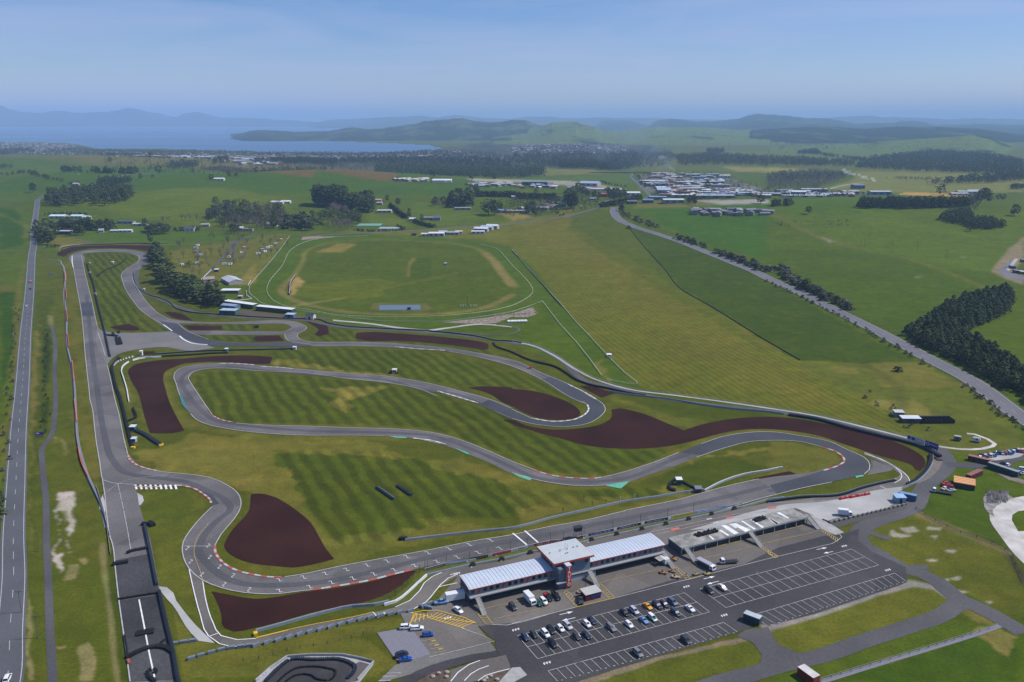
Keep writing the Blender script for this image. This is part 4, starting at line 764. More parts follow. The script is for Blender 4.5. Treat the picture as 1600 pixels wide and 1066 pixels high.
def mark(p, k=3, s=1.):   # a short painted word seen end-on: blocks of letters
    c_ = Vector(W(*PP(p)[0]))
    for i in range(k):
        o_ = c_+U*(i-(k-1)/2)*1.0; line('white', [o_-V*.5, o_+V*.5], .3, 8, smooth=False); line('white', [o_+V*.5, o_+V*.5+U*.6], .3, 8, smooth=False); line('white', [o_-V*.0, o_+U*.55], .25, 8, smooth=False)
for p in ['P22,745','P217,953','P1087,476','P1323,655','P1230,52','P1270,75','Q475,222','Q747,372','O1252,393','O782,645','O1195,672','M475,735']: mark(p)
for q in ['O1108,812','O1128,838','O1152,863']: c_ = Vector(W(*PP(q)[0])); line('ochre', [c_-U*.8, c_+U*.8], .8, 8, smooth=False)
mbp.build('painted_arrow', M_WHITE)['kind'] = 'structure'
for k_, L_ in PT.items():
    if not L_: continue
    mb = MB()
    for pts, wd, z, dr in L_: ribbon_into(mb, pts, wd, z, dr)
    tag(mb.build('painted_line', PM[k_]), kind='structure')
# ------------------------------------------------------------------ vehicles
M_GLASS = mat('dark_glass', (.012,.016,.022), .12, .6); M_TYRE = mat('tyre', (.014,.014,.015), .8); M_RIM = mat('wheel_rim', (.30,.30,.31), .35, .5, metal=.8)
M_LAMP = mat('headlamp', (.65,.66,.68), .15, .6); M_TAIL = mat('tail_lamp', (.35,.02,.02), .3, .5); M_PLAS = mat('dark_plastic', (.03,.03,.032), .6)
def paint(name, c, metal=.0): return mat('paint_'+name, c, .22, .6, metal=metal)
PC = {'white':(.72,.73,.74),'silver':(.42,.43,.47),'grey':(.17,.18,.20),'black':(.014,.015,.018),'navy':(.022,.03,.065),'dark blue':(.03,.05,.10),'charcoal':(.045,.05,.055),
      'light blue':(.16,.30,.52),'blue':(.01,.07,.34),'yellow':(.72,.34,.01),'green':(.02,.09,.06),'purple':(.05,.035,.06),'red':(.40,.02,.02),'cream':(.62,.58,.48),'steel blue':(.08,.12,.2),'pink':(.5,.2,.22),'lilac':(.42,.43,.52)}
def loft(secs, mb=None):
    """secs: [(x, zb, zt, wb, wt)] -> closed body along x with chamfered top edges"""
    mb = mb or MB(); n0 = len(mb.v)
    for x, zb, zt, wb, wt in secs:
        h = zt-zb
        mb.v += [(x,-wb*.93,zb),(x,wb*.93,zb),(x,wb,zb+h*.3),(x,wb*.98,zb+h*.68),(x,wt*.93,zt-h*.02),(x,wt*.5,zt+.015),(x,-wt*.5,zt+.015),(x,-wt*.93,zt-h*.02),(x,-wb*.98,zb+h*.68),(x,-wb,zb+h*.3)]
    for i in range(len(secs)-1):
        a = n0+i*10; mb.f += [(a+j, a+10+j, a+10+(j+1)%10, a+(j+1)%10) for j in range(10)]
    mb.f += [tuple(range(n0+9, n0-1, -1)), tuple(range(n0+10*(len(secs)-1), n0+10*len(secs)))]
    return mb
def wheel(parent, x, y, r=.33, w_=.22):
    s_ = 1 if y > 0 else -1; t_ = MB().tube((0,-w_/2,0),(0,w_/2,0), r, k=14).build('wheel', M_TYRE, parent); t_.location = (x, y, r)
    rm = MB().tube((0,s_*(w_/2),0),(0,s_*(w_/2+.012),0), r*.62, k=10); 
    for q in range(5): a_ = q*2*math.pi/5; rm.bar((math.cos(a_)*r*.1, s_*(w_/2+.02), math.sin(a_)*r*.1-.02), (math.cos(a_)*r*.55, s_*(w_/2+.02), math.sin(a_)*r*.55-.02), .02, .05)
    rm.build('rim', M_RIM, t_)
KINDS = {  # length, half width, bonnet z, roof z, cabin stations (x along length 0..1)
 'hatch': dict(L=4.1, w=.87, hb=.92, hr=1.48, cab=(.24,.42,.86,.97), r=.31),
 'sedan': dict(L=4.7, w=.90, hb=.92, hr=1.43, cab=(.26,.42,.72,.86), r=.32),
 'coupe': dict(L=4.5, w=.93, hb=.84, hr=1.26, cab=(.30,.47,.66,.86), r=.33),
 'suv':   dict(L=4.6, w=.94, hb=1.05, hr=1.70, cab=(.22,.36,.88,.97), r=.37),
 'estate':dict(L=4.8, w=.90, hb=.94, hr=1.50, cab=(.25,.40,.90,.98), r=.33)}
PROTO = {}
def make_car(kind):
    k = KINDS[kind]; Ln = k['L']; w_ = k['w']; hb = k['hb']; hr = k['hr']; c = k['cab']; X_ = lambda f: Ln/2-f*Ln     # front is +x
    t = thing('car', 'proto', 'car')
    body = loft([(X_(0),.36,.62,w_*.80,w_*.72),(X_(.02),.24,.70,w_*.90,w_*.82),(X_(.08),.2,hb-.12,w_*.98,w_*.88),(X_(.16),.2,hb-.05,w_,w_*.92),(X_(c[0]),.2,hb,w_,w_*.93),(X_(.55),.2,hb+.03,w_,w_*.95),
                 (X_(.85),.2,hb+.04,w_,w_*.93),(X_(.95),.22,hb+.02 if kind in('hatch','suv','estate') else hb-.02,w_*.97,w_*.88),(X_(.985),.26,hb-.12,w_*.92,w_*.82),(X_(1),.38,hb-.3,w_*.84,w_*.74)])
    bo = body.build('body', paint('white', PC['white']), t)
    gl = MB(); zz = hb-.02; ws, wr = w_*.90, w_*.70
    base = [(X_(c[0]),ws),(X_(c[3]),ws*.95)]; top = [(X_(c[1]),wr),(X_(c[2]),wr*.97)]
    gl.v = [(X_(c[0]),-ws,zz),(X_(c[0]),ws,zz),(X_(c[3]),ws*.95,zz+.03),(X_(c[3]),-ws*.95,zz+.03),(X_(c[1]),-wr,hr-.06),(X_(c[1]),wr,hr-.06),(X_(c[2]),wr*.97,hr-.06),(X_(c[2]),-wr*.97,hr-.06)]
    gl.f = [(0,1,5,4),(1,2,6,5),(2,3,7,6),(3,0,4,7),(4,5,6,7)]; gl.build('window', M_GLASS, t)
    rf = loft([(X_(c[1])+.06,hr-.075,hr-.05,wr*.95,wr*.93),(X_(c[1])-.1,hr-.075,hr-.01,wr*1.03,wr),(X_((c[1]+c[2])/2),hr-.075,hr+.01,wr*1.03,wr),(X_(c[2])+.08,hr-.075,hr-.01,wr,wr*.96),(X_(c[2])-.06,hr-.075,hr-.05,wr*.95,wr*.9)])
    for xf, xt in ((c[0],c[1]),(c[3],c[2])):
        for s_ in (-1,1): rf.bar((X_(xf),s_*ws*.985,zz+.01),(X_(xt),s_*wr*1.0,hr-.08),.07,.06)
    for s_ in (-1,1): xm = (c[1]+c[2])/2; rf.bar((X_(xm),s_*ws*1.0,zz),(X_(xm)-.03,s_*wr*1.02,hr-.07),.08,.02)
    ro = rf.build('roof', paint('white', PC['white']), t)
    for x in (X_(.19), X_(.81)):
        for s_ in (-1,1): wheel(t, x, s_*(w_-.09), k['r'])
    for s_ in (-1,1):
        MB().box(X_(.045),X_(.006),min(s_*w_*.5,s_*w_*.82),max(s_*w_*.5,s_*w_*.82),.58,.72).build('headlight', M_LAMP, t)
        MB().box(X_(1)-.01,X_(.975),min(s_*w_*.55,s_*w_*.83),max(s_*w_*.55,s_*w_*.83),.66,.82).build('tail_light', M_TAIL, t)
        MB().box(X_(c[0]+.05)-.08,X_(c[0]+.05)+.06,min(s_*w_*.98,s_*w_*1.13),max(s_*w_*.98,s_*w_*1.13),hb,hb+.12).build('mirror', M_PLAS, t)
    return t
def setmat(o, m):
    for s_ in o.material_slots: s_.link = 'OBJECT'; s_.material = m
USED = {}
ZC = .02+8*.035+.03
ZROAD = .02+2*.035
def car(p, kind, colour, deg, label, group=None, z=ZC, name='car', scale=1.0, cat='car', drape=False):
    if kind not in PROTO: PROTO[kind] = make_car(kind)
    o = PROTO[kind]
    if not USED.get(kind): USED[kind] = 1
    else: o = copy_tree(PROTO[kind])
    x, y = W(*PP(p)[0]) if isinstance(p, str) else p
    if drape: z += float(hgt(x, y))
    o.location = (x, y, z); o.rotation_euler = (0, 0, R(deg)); o.name = name; o['label'] = label; o['category'] = cat
    if 'group' in o: del o['group']
    if group: o['group'] = group
    for ch in o.children:
        if ch.name.split('.')[0] in ('body','roof'): setmat(ch, paint(colour, PC[colour]))
    return o
LG = 'cars parked in the painted bays'; SD = -63+0
near = [('e165,790','hatch','dark blue','dark blue hatchback in the corner bay at the near left end of the lot'),('e275,755','hatch','charcoal','small charcoal car between the corner hatchback and a white SUV'),
 ('e415,745','suv','white','white SUV in the first bays, one black car behind its tail'),('e488,700','suv','black','black SUV standing close beside the leftmost white SUV'),
 ('e605,680','hatch','white','white hatchback next to a silver SUV near the left end of the lot'),('e695,648','suv','silver','silver SUV right beside a white hatchback in the back row'),
 ('e935,625','hatch','white','white hatchback with a navy car immediately to its right'),('e1000,580','sedan','navy','navy sedan tucked behind a white hatchback in the back row'),
 ('e508,870','suv','black','black SUV alone in the front row near the left end'),('e808,782','hatch','charcoal','dark small car in the front row left of a navy sedan'),
 ('e930,762','sedan','navy','navy sedan in the front row beside a dark small car'),('e1238,668','estate','grey','grey estate car alone in the middle of the front row'),
 ('e1460,632','hatch','white','white hatchback in the front row left of the light blue car'),('e1405,482','sedan','black','black sedan in the back row left of a pale lilac car'),
 ('e1525,458','suv','lilac','pale lilac SUV in the back row between a black sedan and the yellow car'),
 ('f415,402','coupe','yellow','bright yellow sports coupe parked in the back row'),('f532,388','estate','navy','navy estate car immediately right of the yellow coupe'),
 ('f622,376','hatch','purple','dark plum hatchback between a navy estate and a steel blue SUV'),('f722,348','suv','steel blue','steel blue SUV at the right end of the row of parked cars'),
 ('f367,575','coupe','light blue','light blue coupe parked beside a green and white car'),('f765,482','estate','dark blue','dark blue estate car in the front row left of the white coupe'),
 ('f945,430','coupe','white','white coupe at the right end of the near parking block')]
for p, k, c, lb in near: car(p, k, c, SD, lb, LG)
gw = car('f470,545', 'suv', 'white', SD, 'green and white SUV parked right beside the light blue coupe', LG)
MB().box(-1.9,1.4,-.955,-.945,.35,.85).build('green_side_panel', paint('side green', (.02,.2,.1)), gw); MB().box(1.1,2.0,-.6,.6,1.06,1.075).build('green_bonnet_panel', paint('side green', (.02,.2,.1)), gw)
car('f1175,205','suv','black',SD,'black SUV parked at the left corner of the upper right parking block',LG); car('f1345,165','sedan','cream',SD,'cream white sedan one bay right of the black SUV',LG)
car('f290,988','suv','grey',SD,'silver grey SUV alone in the nearest parking row',LG); car('f890,828','suv','charcoal',SD,'dark SUV standing in the right half of the nearest parking row',LG)
PG = 'cars standing in the paddock'
car('a550,842','sedan','white',-50,'white sedan on the tarmac below the left end of the pit building',PG); car('a1170,805','suv','charcoal',SD,'charcoal SUV in the paddock left of the white box truck',PG)
car('b152,975','sedan','green',SD,'dark green car beside the white box truck',PG); car('b212,962','suv','white',SD,'white SUV between a dark green car and a black pickup',PG)
car('h395,168','suv','white',8,'white SUV parked at the tip of the yellow hatching',PG); car('h520,180','estate','white',8,'white estate car right of the white SUV by the yellow hatching',PG)
car('h645,252','hatch','blue',10,'bright blue hatchback alone on the tarmac beside the pale gravel lot',PG); car('h350,478','suv','navy',28,'navy SUV at the lower left corner of the gravel lot',PG); car('h393,530','coupe','blue',12,'bright blue coupe below the navy SUV on the gravel lot',PG)
car('G113,862','coupe','red',205,'red racing car driving alone on the far loop of the track',z=ZROAD)
HG = 'vehicles driving on the left highway'
def hdir(py): a = Vector(W(*PP('X%g,%g' % (45, py))[0])); return a
car('N48,1052','suv','white',106,'white SUV driving at the near end of the left highway',HG,z=ZROAD,cat='car'); car('E190,368','hatch','charcoal',112,'dark hatchback following a pale van on the left highway',HG,z=ZROAD)
car('E165,476','hatch','white',113,'white hatchback driving alone on the left highway nearer than the pale van',HG,z=ZROAD)
RG = 'cars driving on the right highway'
car('C1245,946','sedan','white',-50,'white car driving on the right highway beside the hedge',RG,z=ZROAD); 
car('B1510,797','estate','white',30,'white car far away on the country road beyond the racecourse',z=.3,drape=True)
for i, p in enumerate(['C430,684','C460,678','A500,531','C800,540']):
    car(p,'suv','white',40,['white vehicle on the country road left of the line of hedges','second white vehicle close behind another on the country road','white vehicle on the far bend of the left highway','white vehicle on the road into the industrial estate'][i],z=.4,drape=True)
def loc(p, z=ZC): x, y = W(*PP(p)[0]); return (x, y, z)
# boxy lorries, vans, utes
def lorry(p, deg, label, L_=6.5, bw=2.2, h=2.7, cabc='white', boxm=None, kind='box', group=None, cat='truck', name='truck', z=ZC):
    t = thing(name, label, cat, loc(p, z), R(deg), group); hw_ = bw/2
    cm = paint(cabc, PC[cabc]); cl = 1.7
    cab = MB().prism([(L_/2,.45),(L_/2,1.15),(L_/2-.35,1.95),(L_/2-.5,2.1),(L_/2-cl,2.15),(L_/2-cl,.45)], -hw_*.93, hw_*.93).build('cab', cm, t)
    MB().quad((L_/2+.01,-hw_*.8,1.2),(L_/2+.01,hw_*.8,1.2),(L_/2-.33,hw_*.76,1.92),(L_/2-.33,-hw_*.76,1.92)).build('windscreen', M_GLASS, t)
    for s_ in (-1,1):
        MB().quad((L_/2-.2,s_*hw_*.94,1.2),(L_/2-1.4,s_*hw_*.94,1.2),(L_/2-1.4,s_*hw_*.94,1.9),(L_/2-.45,s_*hw_*.94,1.9)).build('side_window', M_GLASS, cab)
        MB().box(L_/2-.02,L_/2+.02,min(s_*.55,s_*.85),max(s_*.55,s_*.85),.6,.8).build('headlight', M_LAMP, t)
        for x in (L_/2-.9, -L_/2+1.2): wheel(t, x, s_*(hw_-.15), .42, .28)
    MB().box(-L_/2,L_/2-.4,-.4,.4,.45,.62).build('chassis', M_PLAS, t)
    bm_ = boxm or mat('box_white', (.66,.67,.68), .45, .3, .05, .8)
    if kind == 'box': MB().box(-L_/2,L_/2-cl-.1,-hw_,hw_,.62,h).build('cargo_box', bm_, t)
    elif kind == 'flat':
        d_ = MB().box(-L_/2,L_/2-cl-.1,-hw_,hw_,.62,.78).build('deck', M_PLAS, t)
        m_ = MB()
        for q in range(6): x = -L_/2+.2+q*(L_-cl-.6)/5; m_.box(x-.05,x+.05,-hw_,-hw_+.06,.78,1.3); m_.box(x-.05,x+.05,hw_-.06,hw_,.78,1.3)
        m_.build('side_stake', M_PLAS, t)
    elif kind == 'transporter':
        MB().box(-L_/2,L_/2-cl-.1,-hw_,hw_,.62,.78).build('deck', M_PLAS, t); MB().box(-L_/2,L_/2-cl-.1,-hw_,hw_,2.2,2.34).build('upper_deck', mat('deck_lilac', (.33,.33,.40), .5), t)
        m_ = MB()
        for q in range(4):
            x = -L_/2+.2+q*(L_-cl-.6)/3
            for s_ in (-1,1): m_.box(x-.06,x+.06,min(s_*hw_,s_*(hw_-.1)),max(s_*hw_,s_*(hw_-.1)),.78,2.2)
        m_.build('post', M_PLAS, t)
    return t
lorry('a1362,735', SD, 'white box truck parked in the paddock under the left wing of the pit building', 6.8, 2.3, 3.0)
lorry('c600,775', -52, 'grey vehicle transporter truck parked beside the foot of a yellow ladder marking', 8.6, 2.4, kind='transporter')
lorry('c860,730', 188, 'white cabbed flatbed truck with an empty dark tray on the concrete apron', 7.5, 2.2, kind='flat')
lorry('d870,335', -15, 'small white box van alone on the bleached concrete yard', 6.2, 2.2, 3.0, cat='van', name='van')
lorry('g665,950', 155, 'white flatbed truck parked below the yellow and red container', 9.0, 2.3, kind='flat', boxm=None, z=.1)
lorry('E193,326', 112, 'pale van with a pink roof on the left highway ahead of a dark hatchback', 5.5, 2.1, 2.5, cat='van', name='van', boxm=paint('pink', PC['pink']), z=ZROAD)
def pickup(p, deg, label, colour, z=ZC, group=None):
    t = thing('pickup_truck', label, 'pickup', loc(p, z), R(deg), group); w_ = .95; m_ = paint(colour, PC[colour])
    loft([(2.6,.4,.8,w_*.85,w_*.8),(2.5,.3,1.0,w_*.95,w_*.88),(1.2,.3,1.12,w_,w_*.93),(-.7,.3,1.14,w_,w_*.95)]).build('body', m_, t)
    MB().prism([(1.2,1.1),(.55,1.75),(-.45,1.78),(-.7,1.1)], -w_*.8, w_*.8).build('window', M_GLASS, t)
    MB().box(-.5,.6,-w_*.74,w_*.74,1.74,1.82).build('roof', m_, t)
    tray = MB(); tray.box(-2.6,-.7,-w_,w_,.55,.7).box(-2.6,-.72,-w_,-w_+.08,.7,1.12).box(-2.6,-.72,w_-.08,w_,.7,1.12).box(-2.6,-2.52,-w_+.08,w_-.08,.7,1.12); tray.build('tray', m_, t)
    for x in (1.7,-1.6):
        for s_ in (-1,1): wheel(t, x, s_*(w_-.1), .38, .25)
    for s_ in (-1,1): MB().box(2.55,2.63,min(s_*.5,s_*.8),max(s_*.5,s_*.8),.7,.88).build('headlight', M_LAMP, t)
    return t
pickup('b265,915', SD, 'black pickup truck with a red tray cover beside the white SUV', 'black'); MB().box(-2.5,-.8,-.8,.8,.95,1.0).build('tray_cover', paint('red', PC['red']), bpy.data.objects['pickup_truck'])
pickup('b355,905', SD, 'black pickup truck at the right end of the group under the tower', 'black')
pickup('a360,755', 15, 'light blue and white pickup hitched to the large white box trailer', 'light blue')
pickup('b632,950', -88, 'dark pickup truck parked against the end of the red kiosk', 'charcoal')
# trailer
t = thing('box_trailer', 'large white box trailer beside the left end of the pit building', 'trailer', loc('a515,715'), R(18)); MB().box(-3.6,3.6,-1.25,1.25,.6,3.3).build('trailer_box', mat('box_white', (.66,.67,.68)), t)
for s_ in (-1,1):
    for x in (-.9,.2): wheel(t, x, s_*1.1, .36)
MB().bar((-3.6,0,.5),(-5.0,0,.5),.2,.15).build('drawbar', M_PLAS, t)
t = thing('caravan_trailer', 'small white trailer with an open pale awning under the right end of the pit building', 'trailer', loc('c130,730'), R(SD)); MB().box(-2.0,2.0,-1.1,1.1,.5,2.6).build('trailer_box', mat('box_white', (.66,.67,.68)), t)
MB().quad((-2.0,-1.1,2.62),(1.5,-1.1,2.62),(1.5,-3.6,2.3),(-2.0,-3.6,2.3)).build('awning', M_CONC, t)
for x in (-1.9,1.4): MB().bar((x,-3.5,0),(x,-3.5,2.3),.06,.06).build('awning_post', M_PLAS, t)
for s_ in (-1,1): wheel(t, 0, s_*1.0, .33)
# karts / machines
def kart(p, deg, label, c, s=1.0):
    t = thing('kart', label, 'kart', loc(p), R(deg), 'karts and carts by the yellow ladders')
    loft([(1.3,.15,.4,.35,.3),(1.0,.12,.5,.55,.45),(0,.12,.42,.75,.6),(-1.0,.12,.62,.7,.55),(-1.3,.2,.6,.5,.4)]).build('body', mat('kart_'+c, {'orange':(.30,.14,.05),'tan':(.4,.28,.18),'yellow':(.32,.25,.07)}[c], .5), t)
    MB().prism([(-.1,.4),(-.2,.95),(-.5,1.0),(-.55,.4)], -.3, .3).build('seat', M_PLAS, t)
    for x in (.85,-.85):
        for s_ in (-1,1): wheel(t, x, s_*.78, .26, .24)
    t.scale = (s*.85,)*3; return t
kart('c120,845', -20, 'dull orange kart on the apron left of the yellow ladder','orange',1.4); kart('c225,830', -30,'dark orange kart touching the top of the yellow ladder','orange',1.2); kart('c258,895',-10,'tan kart below the yellow ladder on the dark lane','tan',1.4)
kart('c240,690',-60,'orange cart between the staircase and the concrete garages','orange',1.5); kart('c20,735',0,'pale kart in the shade by the white trailer','tan',1.2); kart('c485,860',10,'olive yellow cart behind the vehicle transporter','yellow',1.0); kart('c620,858',10,'yellow cart beside the cab of the vehicle transporter','yellow',1.3); kart('b630,850',0,'pale cart left of the red kiosk','tan',1.2)
# people
def person(p, deg, label, top, legs, z=ZC, s=1.0):
    bm_ = bpy.data.meshes.new('person'); v = [(0,0,.95),(0,0,1.25),(0,0,1.45),(0,0,1.52),(0,.1,.9),(0,.11,.5),(.02,.11,.08),(.14,.11,.04),(0,-.1,.9),(.1,-.11,.5),(-.02,-.11,.08),(.1,-.11,.04),
        (0,.2,1.4),(.03,.26,1.12),(.12,.25,.88),(0,-.2,1.4),(.0,-.26,1.12),(.1,-.25,.88)]
    e = [(0,1),(1,2),(2,3),(0,4),(4,5),(5,6),(6,7),(0,8),(8,9),(9,10),(10,11),(2,12),(12,13),(13,14),(2,15),(15,16),(16,17)]
    bm_.from_pydata(v, e, []); o = bpy.data.objects.new('person', bm_); col.objects.link(o); m_ = o.modifiers.new('skin', 'SKIN'); 
    rr = [.15,.14,.13,.06,.1,.07,.05,.04,.1,.07,.05,.04,.06,.045,.04,.06,.045,.04]
    for i, q in enumerate(bm_.skin_vertices[0].data): q.radius = (rr[i], rr[i]); q.use_root = i == 0
    o.modifiers.new('sub', 'SUBSURF').levels = 1; o.modifiers['sub'].render_levels = 1
    bm_.materials.append(mat('cloth_'+top, {'black':(.02,.02,.025),'white':(.6,.6,.62),'blue':(.03,.07,.2),'red':(.3,.03,.03),'grey':(.2,.2,.2)}[top], .9)); o.location = loc(p, z); o.rotation_euler = (0,0,R(deg)); tag(o, label, 'person')
    hd = MB(); n = 8
    for i in range(7):
        a_ = math.pi*i/6-math.pi/2
        hd.v += [(.10*math.cos(a_)*math.cos(b_)+.01,.085*math.cos(a_)*math.sin(b_),1.66+.125*math.sin(a_)) for b_ in [2*math.pi*j/n for j in range(n)]]
    for i in range(6): hd.f += [(i*n+j,i*n+(j+1)%n,(i+1)*n+(j+1)%n,(i+1)*n+j) for j in range(n)]
    hd.build('head', mat('skin_tone', (.35,.2,.14), .6), o); hr_ = MB().prismx([(-.09,1.66),(-.1,1.74),(0,1.81),(.1,1.74),(.09,1.66)], -.1, .04).build('hair', M_PLAS, o)
    return o
person('b205,1010', 60, 'person in dark clothes standing behind the white SUV in the paddock', 'black', 'grey'); person('b228,1018', -40, 'person in a grey top with a companion each side by the white SUV', 'grey','black'); person('b262,1005', 180, 'person in red standing apart at the tail of the black pickup', 'red','black')
person('c1175,868', 20, 'person in a white top walking along the edge of the upper parking block','white','blue'); person('b420,790', 0, 'person in red near the foot of the TAUPO tower', 'red', 'black'); person('c375,880', 0, 'person in black beside the yellow ladder marking','black','black')
# ------------------------------------------------------------------ containers and sheds
def ribbed(mb, x0, x1, y0, y1, z0, z1, n):
    """container shell with vertical corrugation as real ribs"""
    mb.box(x0, x1, y0, y1, z0, z1)
    for i in range(n):
        x = x0+(i+.5)*(x1-x0)/n; d_ = (x1-x0)/n*.25
        mb.box(x-d_, x+d_, y0-.05, y0-.002, z0+.15, z1-.15); mb.box(x-d_, x+d_, y1+.002, y1+.05, z0+.15, z1-.15)
def container(a_, b_, label, c, roofc=None, h=2.6, w_=2.44, name='shipping_container', cat='container', z=.1, L_=None, group=None):
    """a_, b_: ends of the near long bottom edge"""
    A_ = Vector(W(*PP(a_)[0])); B_ = Vector(W(*PP(b_)[0])); d_ = B_-A_; rz = math.atan2(d_.y, d_.x); L_ = L_ or d_.length
    t = thing(name, label, cat, (A_.x, A_.y, z), rz, group); mb = MB(); ribbed(mb, 0, L_, 0, w_, .1, h, int(L_/.6)); mb.build('shell', mat('cont_%s' % name+label[:14], c, .6, .3, .12, .4), t)
    if roofc: MB().box(-.03, L_+.03, -.07, w_+.07, h, h+.06).build('roof', mat('croof'+label[:14], roofc, .6, .3, .12, .4), t)
    dr = MB(); dr.box(L_+.002, L_+.05, .1, w_/2-.04, .25, h-.12).box(L_+.002, L_+.05, w_/2+.04, w_-.1, .25, h-.12); dr.build('door', mat('cont_%s' % name+label[:14], c), t)
    lk = MB(); [lk.bar((L_+.07, y, .3), (L_+.07, y, h-.2), .04, .04) for y in (.5, 1.0, 1.5, 2.0)]; lk.build('lock_bar', M_CONC, t)
    return t
container('g955,575','g1085,605','rust topped dark shipping container in front of the scrapped vehicles',(.06,.035,.03),(.30,.13,.09), L_=12.2)
container('g1175,660','g1400,735','long dark green container with a pale roof beside the tarmac yard',(.015,.05,.055),(.26,.27,.28),h=2.9, L_=15)
container('g985,808','g1135,740','maroon shipping container standing on grass below the tarmac yard',(.13,.035,.03),(.24,.09,.08),L_=12.2)
t = thing('striped_shed', 'open container shelter with a yellow and red striped roof', 'shelter', loc('g790,880',.1), R(-28))
for i in range(9): MB().prismx([(i*1.0-.0,2.6+.05*math.sin(i)),(i*1.0+.98,2.6+.05*math.sin(i+1)),(i*1.0+.98,2.7+.05*math.sin(i+1)),(i*1.0,2.7+.05*math.sin(i))], 0, 9.5).build('roof_strip', mat('strip_y', (.62,.42,.14), .6) if i % 2 else mat('strip_r', (.50,.16,.09), .6), t)
MB().box(0.1,9.4,.1,2.4,.1,2.55).build('container_base', mat('dark_green_wall', (.03,.045,.03), .7), t); MB().box(6.8,9.4,2.6,8.8,.1,2.55).build('orange_wall', mat('orange_wall', (.45,.15,.03), .7), t); MB().box(.1,2.5,6.5,8.8,.1,2.55).build('back_container', mat('dark_green_wall', (.03,.045,.03)), t)
for i, (p, c, dg) in enumerate([('g690,865','red',20),('g735,875','red',35),('g745,900','black',10),('g775,885','red',50),('g700,905','cream',30),('g770,925','silver',15),('g720,850','red',0)]):
    car(p, ['hatch','sedan','coupe'][i%3], c, dg, ['red stock car at the left end of the cars beside the striped shelter','red car in the middle of the cars beside the striped shelter','black car among the red cars beside the striped shelter','red car touching the wall of the striped shelter','cream car nearest the white flatbed truck','silver car at the near right of the cars by the striped shelter','red car behind the others beside the striped shelter'][i], 'stock cars by the striped shelter', z=.1)
for i, (p, c, k, dg) in enumerate([('g1510,715','blue','sedan',20),('g1545,725','light blue','hatch',10),('g1580,690','white','suv',-20),('g1590,735','silver','sedan',15),('g1410,640','white','hatch',40),('g1370,625','black','sedan',10)]):
    car(p, k, c, dg, ['blue sedan on the tarmac yard at the right edge','light blue hatchback on the tarmac yard beside the blue sedan','white SUV behind the blue sedan on the tarmac yard','silver sedan at the picture edge by the tarmac yard','white hatchback behind the long dark green container','black sedan behind the long dark green container'][i], 'cars on the tarmac yard', z=.2)
cols_ = ['white','silver','grey','blue','charcoal','red','light blue','black','steel blue','cream']
for i in range(26):
    u_ = i/26; px_ = 1090+u_*500+rng.uniform(-8,8); py_ = 545-u_*75+rng.uniform(-16,12)
    car('g%g,%g' % (px_, py_), ['hatch','sedan','estate','suv'][i%4], cols_[(i*7)%10], rng.uniform(50,75), 'scrapped vehicle in the long row of wrecks along the fence above the tarmac yard', 'scrapped vehicles along the fence', z=.15)
def shed(a_, b_, depth, h, label, wallc, roofc, name='shed', cat='shed', pitch=0.0, door=True, z=.1, over=.25, windows=0, group=None, wnd='dark_glass', drape=False):
    if drape: A_ = Vector(G(*PP(a_)[0])[:2]); B_ = Vector(G(*PP(b_)[0])[:2]); z = float(hgt(A_.x, A_.y))
    else: A_ = Vector(W(*PP(a_)[0])); B_ = Vector(W(*PP(b_)[0]))
    d_ = B_-A_; rz = math.atan2(d_.y, d_.x); L_ = d_.length
    t = thing(name, label, cat, (A_.x, A_.y, z), rz, group); wm_ = mat('wall_%.2f%.2f%.2f' % wallc, wallc, .8, .2, .08, .5); rm_ = mat('roof_%.2f%.2f%.2f' % roofc, roofc, .45, .4, .08, .3)
    if pitch: 
        MB().prismx([(0,0),(depth,0),(depth,h),(depth/2,h+pitch),(0,h)], 0, L_).build('wall', wm_, t)
        r_ = MB(); k_ = pitch/(depth/2)
        r_.prismx([(-over,h-over*k_+.02),(depth/2,h+pitch+.02),(depth+over,h-over*k_+.02),(depth+over,h-over*k_+.14),(depth/2,h+pitch+.14),(-over,h-over*k_+.14)], -over, L_+over); r_.build('roof', rm_, t)
    else:
        MB().box(0,L_,0,depth,0,h).build('wall', wm_, t); MB().prismx([(-over,h+.02),(depth+over,h+.25),(depth+over,h+.37),(-over,h+.14)], -over, L_+over).build('roof', rm_, t)
    if door: MB().box(L_*.35,L_*.35+min(3,L_*.25),-.05,-.002,.05,min(2.6,h*.8)).build('door', M_PLAS, t)
    for i in range(windows): x = (i+.5)*L_/windows; MB().box(x-.6,x+.6,-.04,-.002,h*.4,h*.75).build('window', M_GLASS, t)
    return t
# ------------------------------------------------------------------ pit building
A_ = Vector(W(*PP('a680,590')[0], 6.6)); B_ = Vector(W(*PP('b1575,300')[0], 6.6)); dd = B_-A_; LP = dd.length; rzp = math.atan2(dd.y, dd.x)
pit = thing('pit_building', 'long two storey pit building with pale curved metal roofs, red trim and a central tower', 'building', (A_.x, A_.y, .2), rzp)
def inpit(p, z=0): q = Vector(W(*PP(p)[0], z+.2))-A_; return Vector((q.x*math.cos(rzp)+q.y*math.sin(rzp), -q.x*math.sin(rzp)+q.y*math.cos(rzp)))
M_WALLB = mat('blue_grey_wall', (.15,.20,.25), .7, .2, .06, .3); M_TEAL = mat('dark_teal_door', (.012,.045,.06), .5, .4); M_REDT = mat('red_trim', (.36,.055,.03), .5, .3)
M_ROOFM = mat('pale_metal_roof', (.50,.55,.62), .35, .5, .05, .15); M_BALC = mat('balcony_slab', (.30,.30,.31), .8)
DP = 10.4; tx0 = inpit('b320,500', 10)[0]; tx1 = inpit('b745,400', 10)[0]
FH = 3.2; EH = 6.4
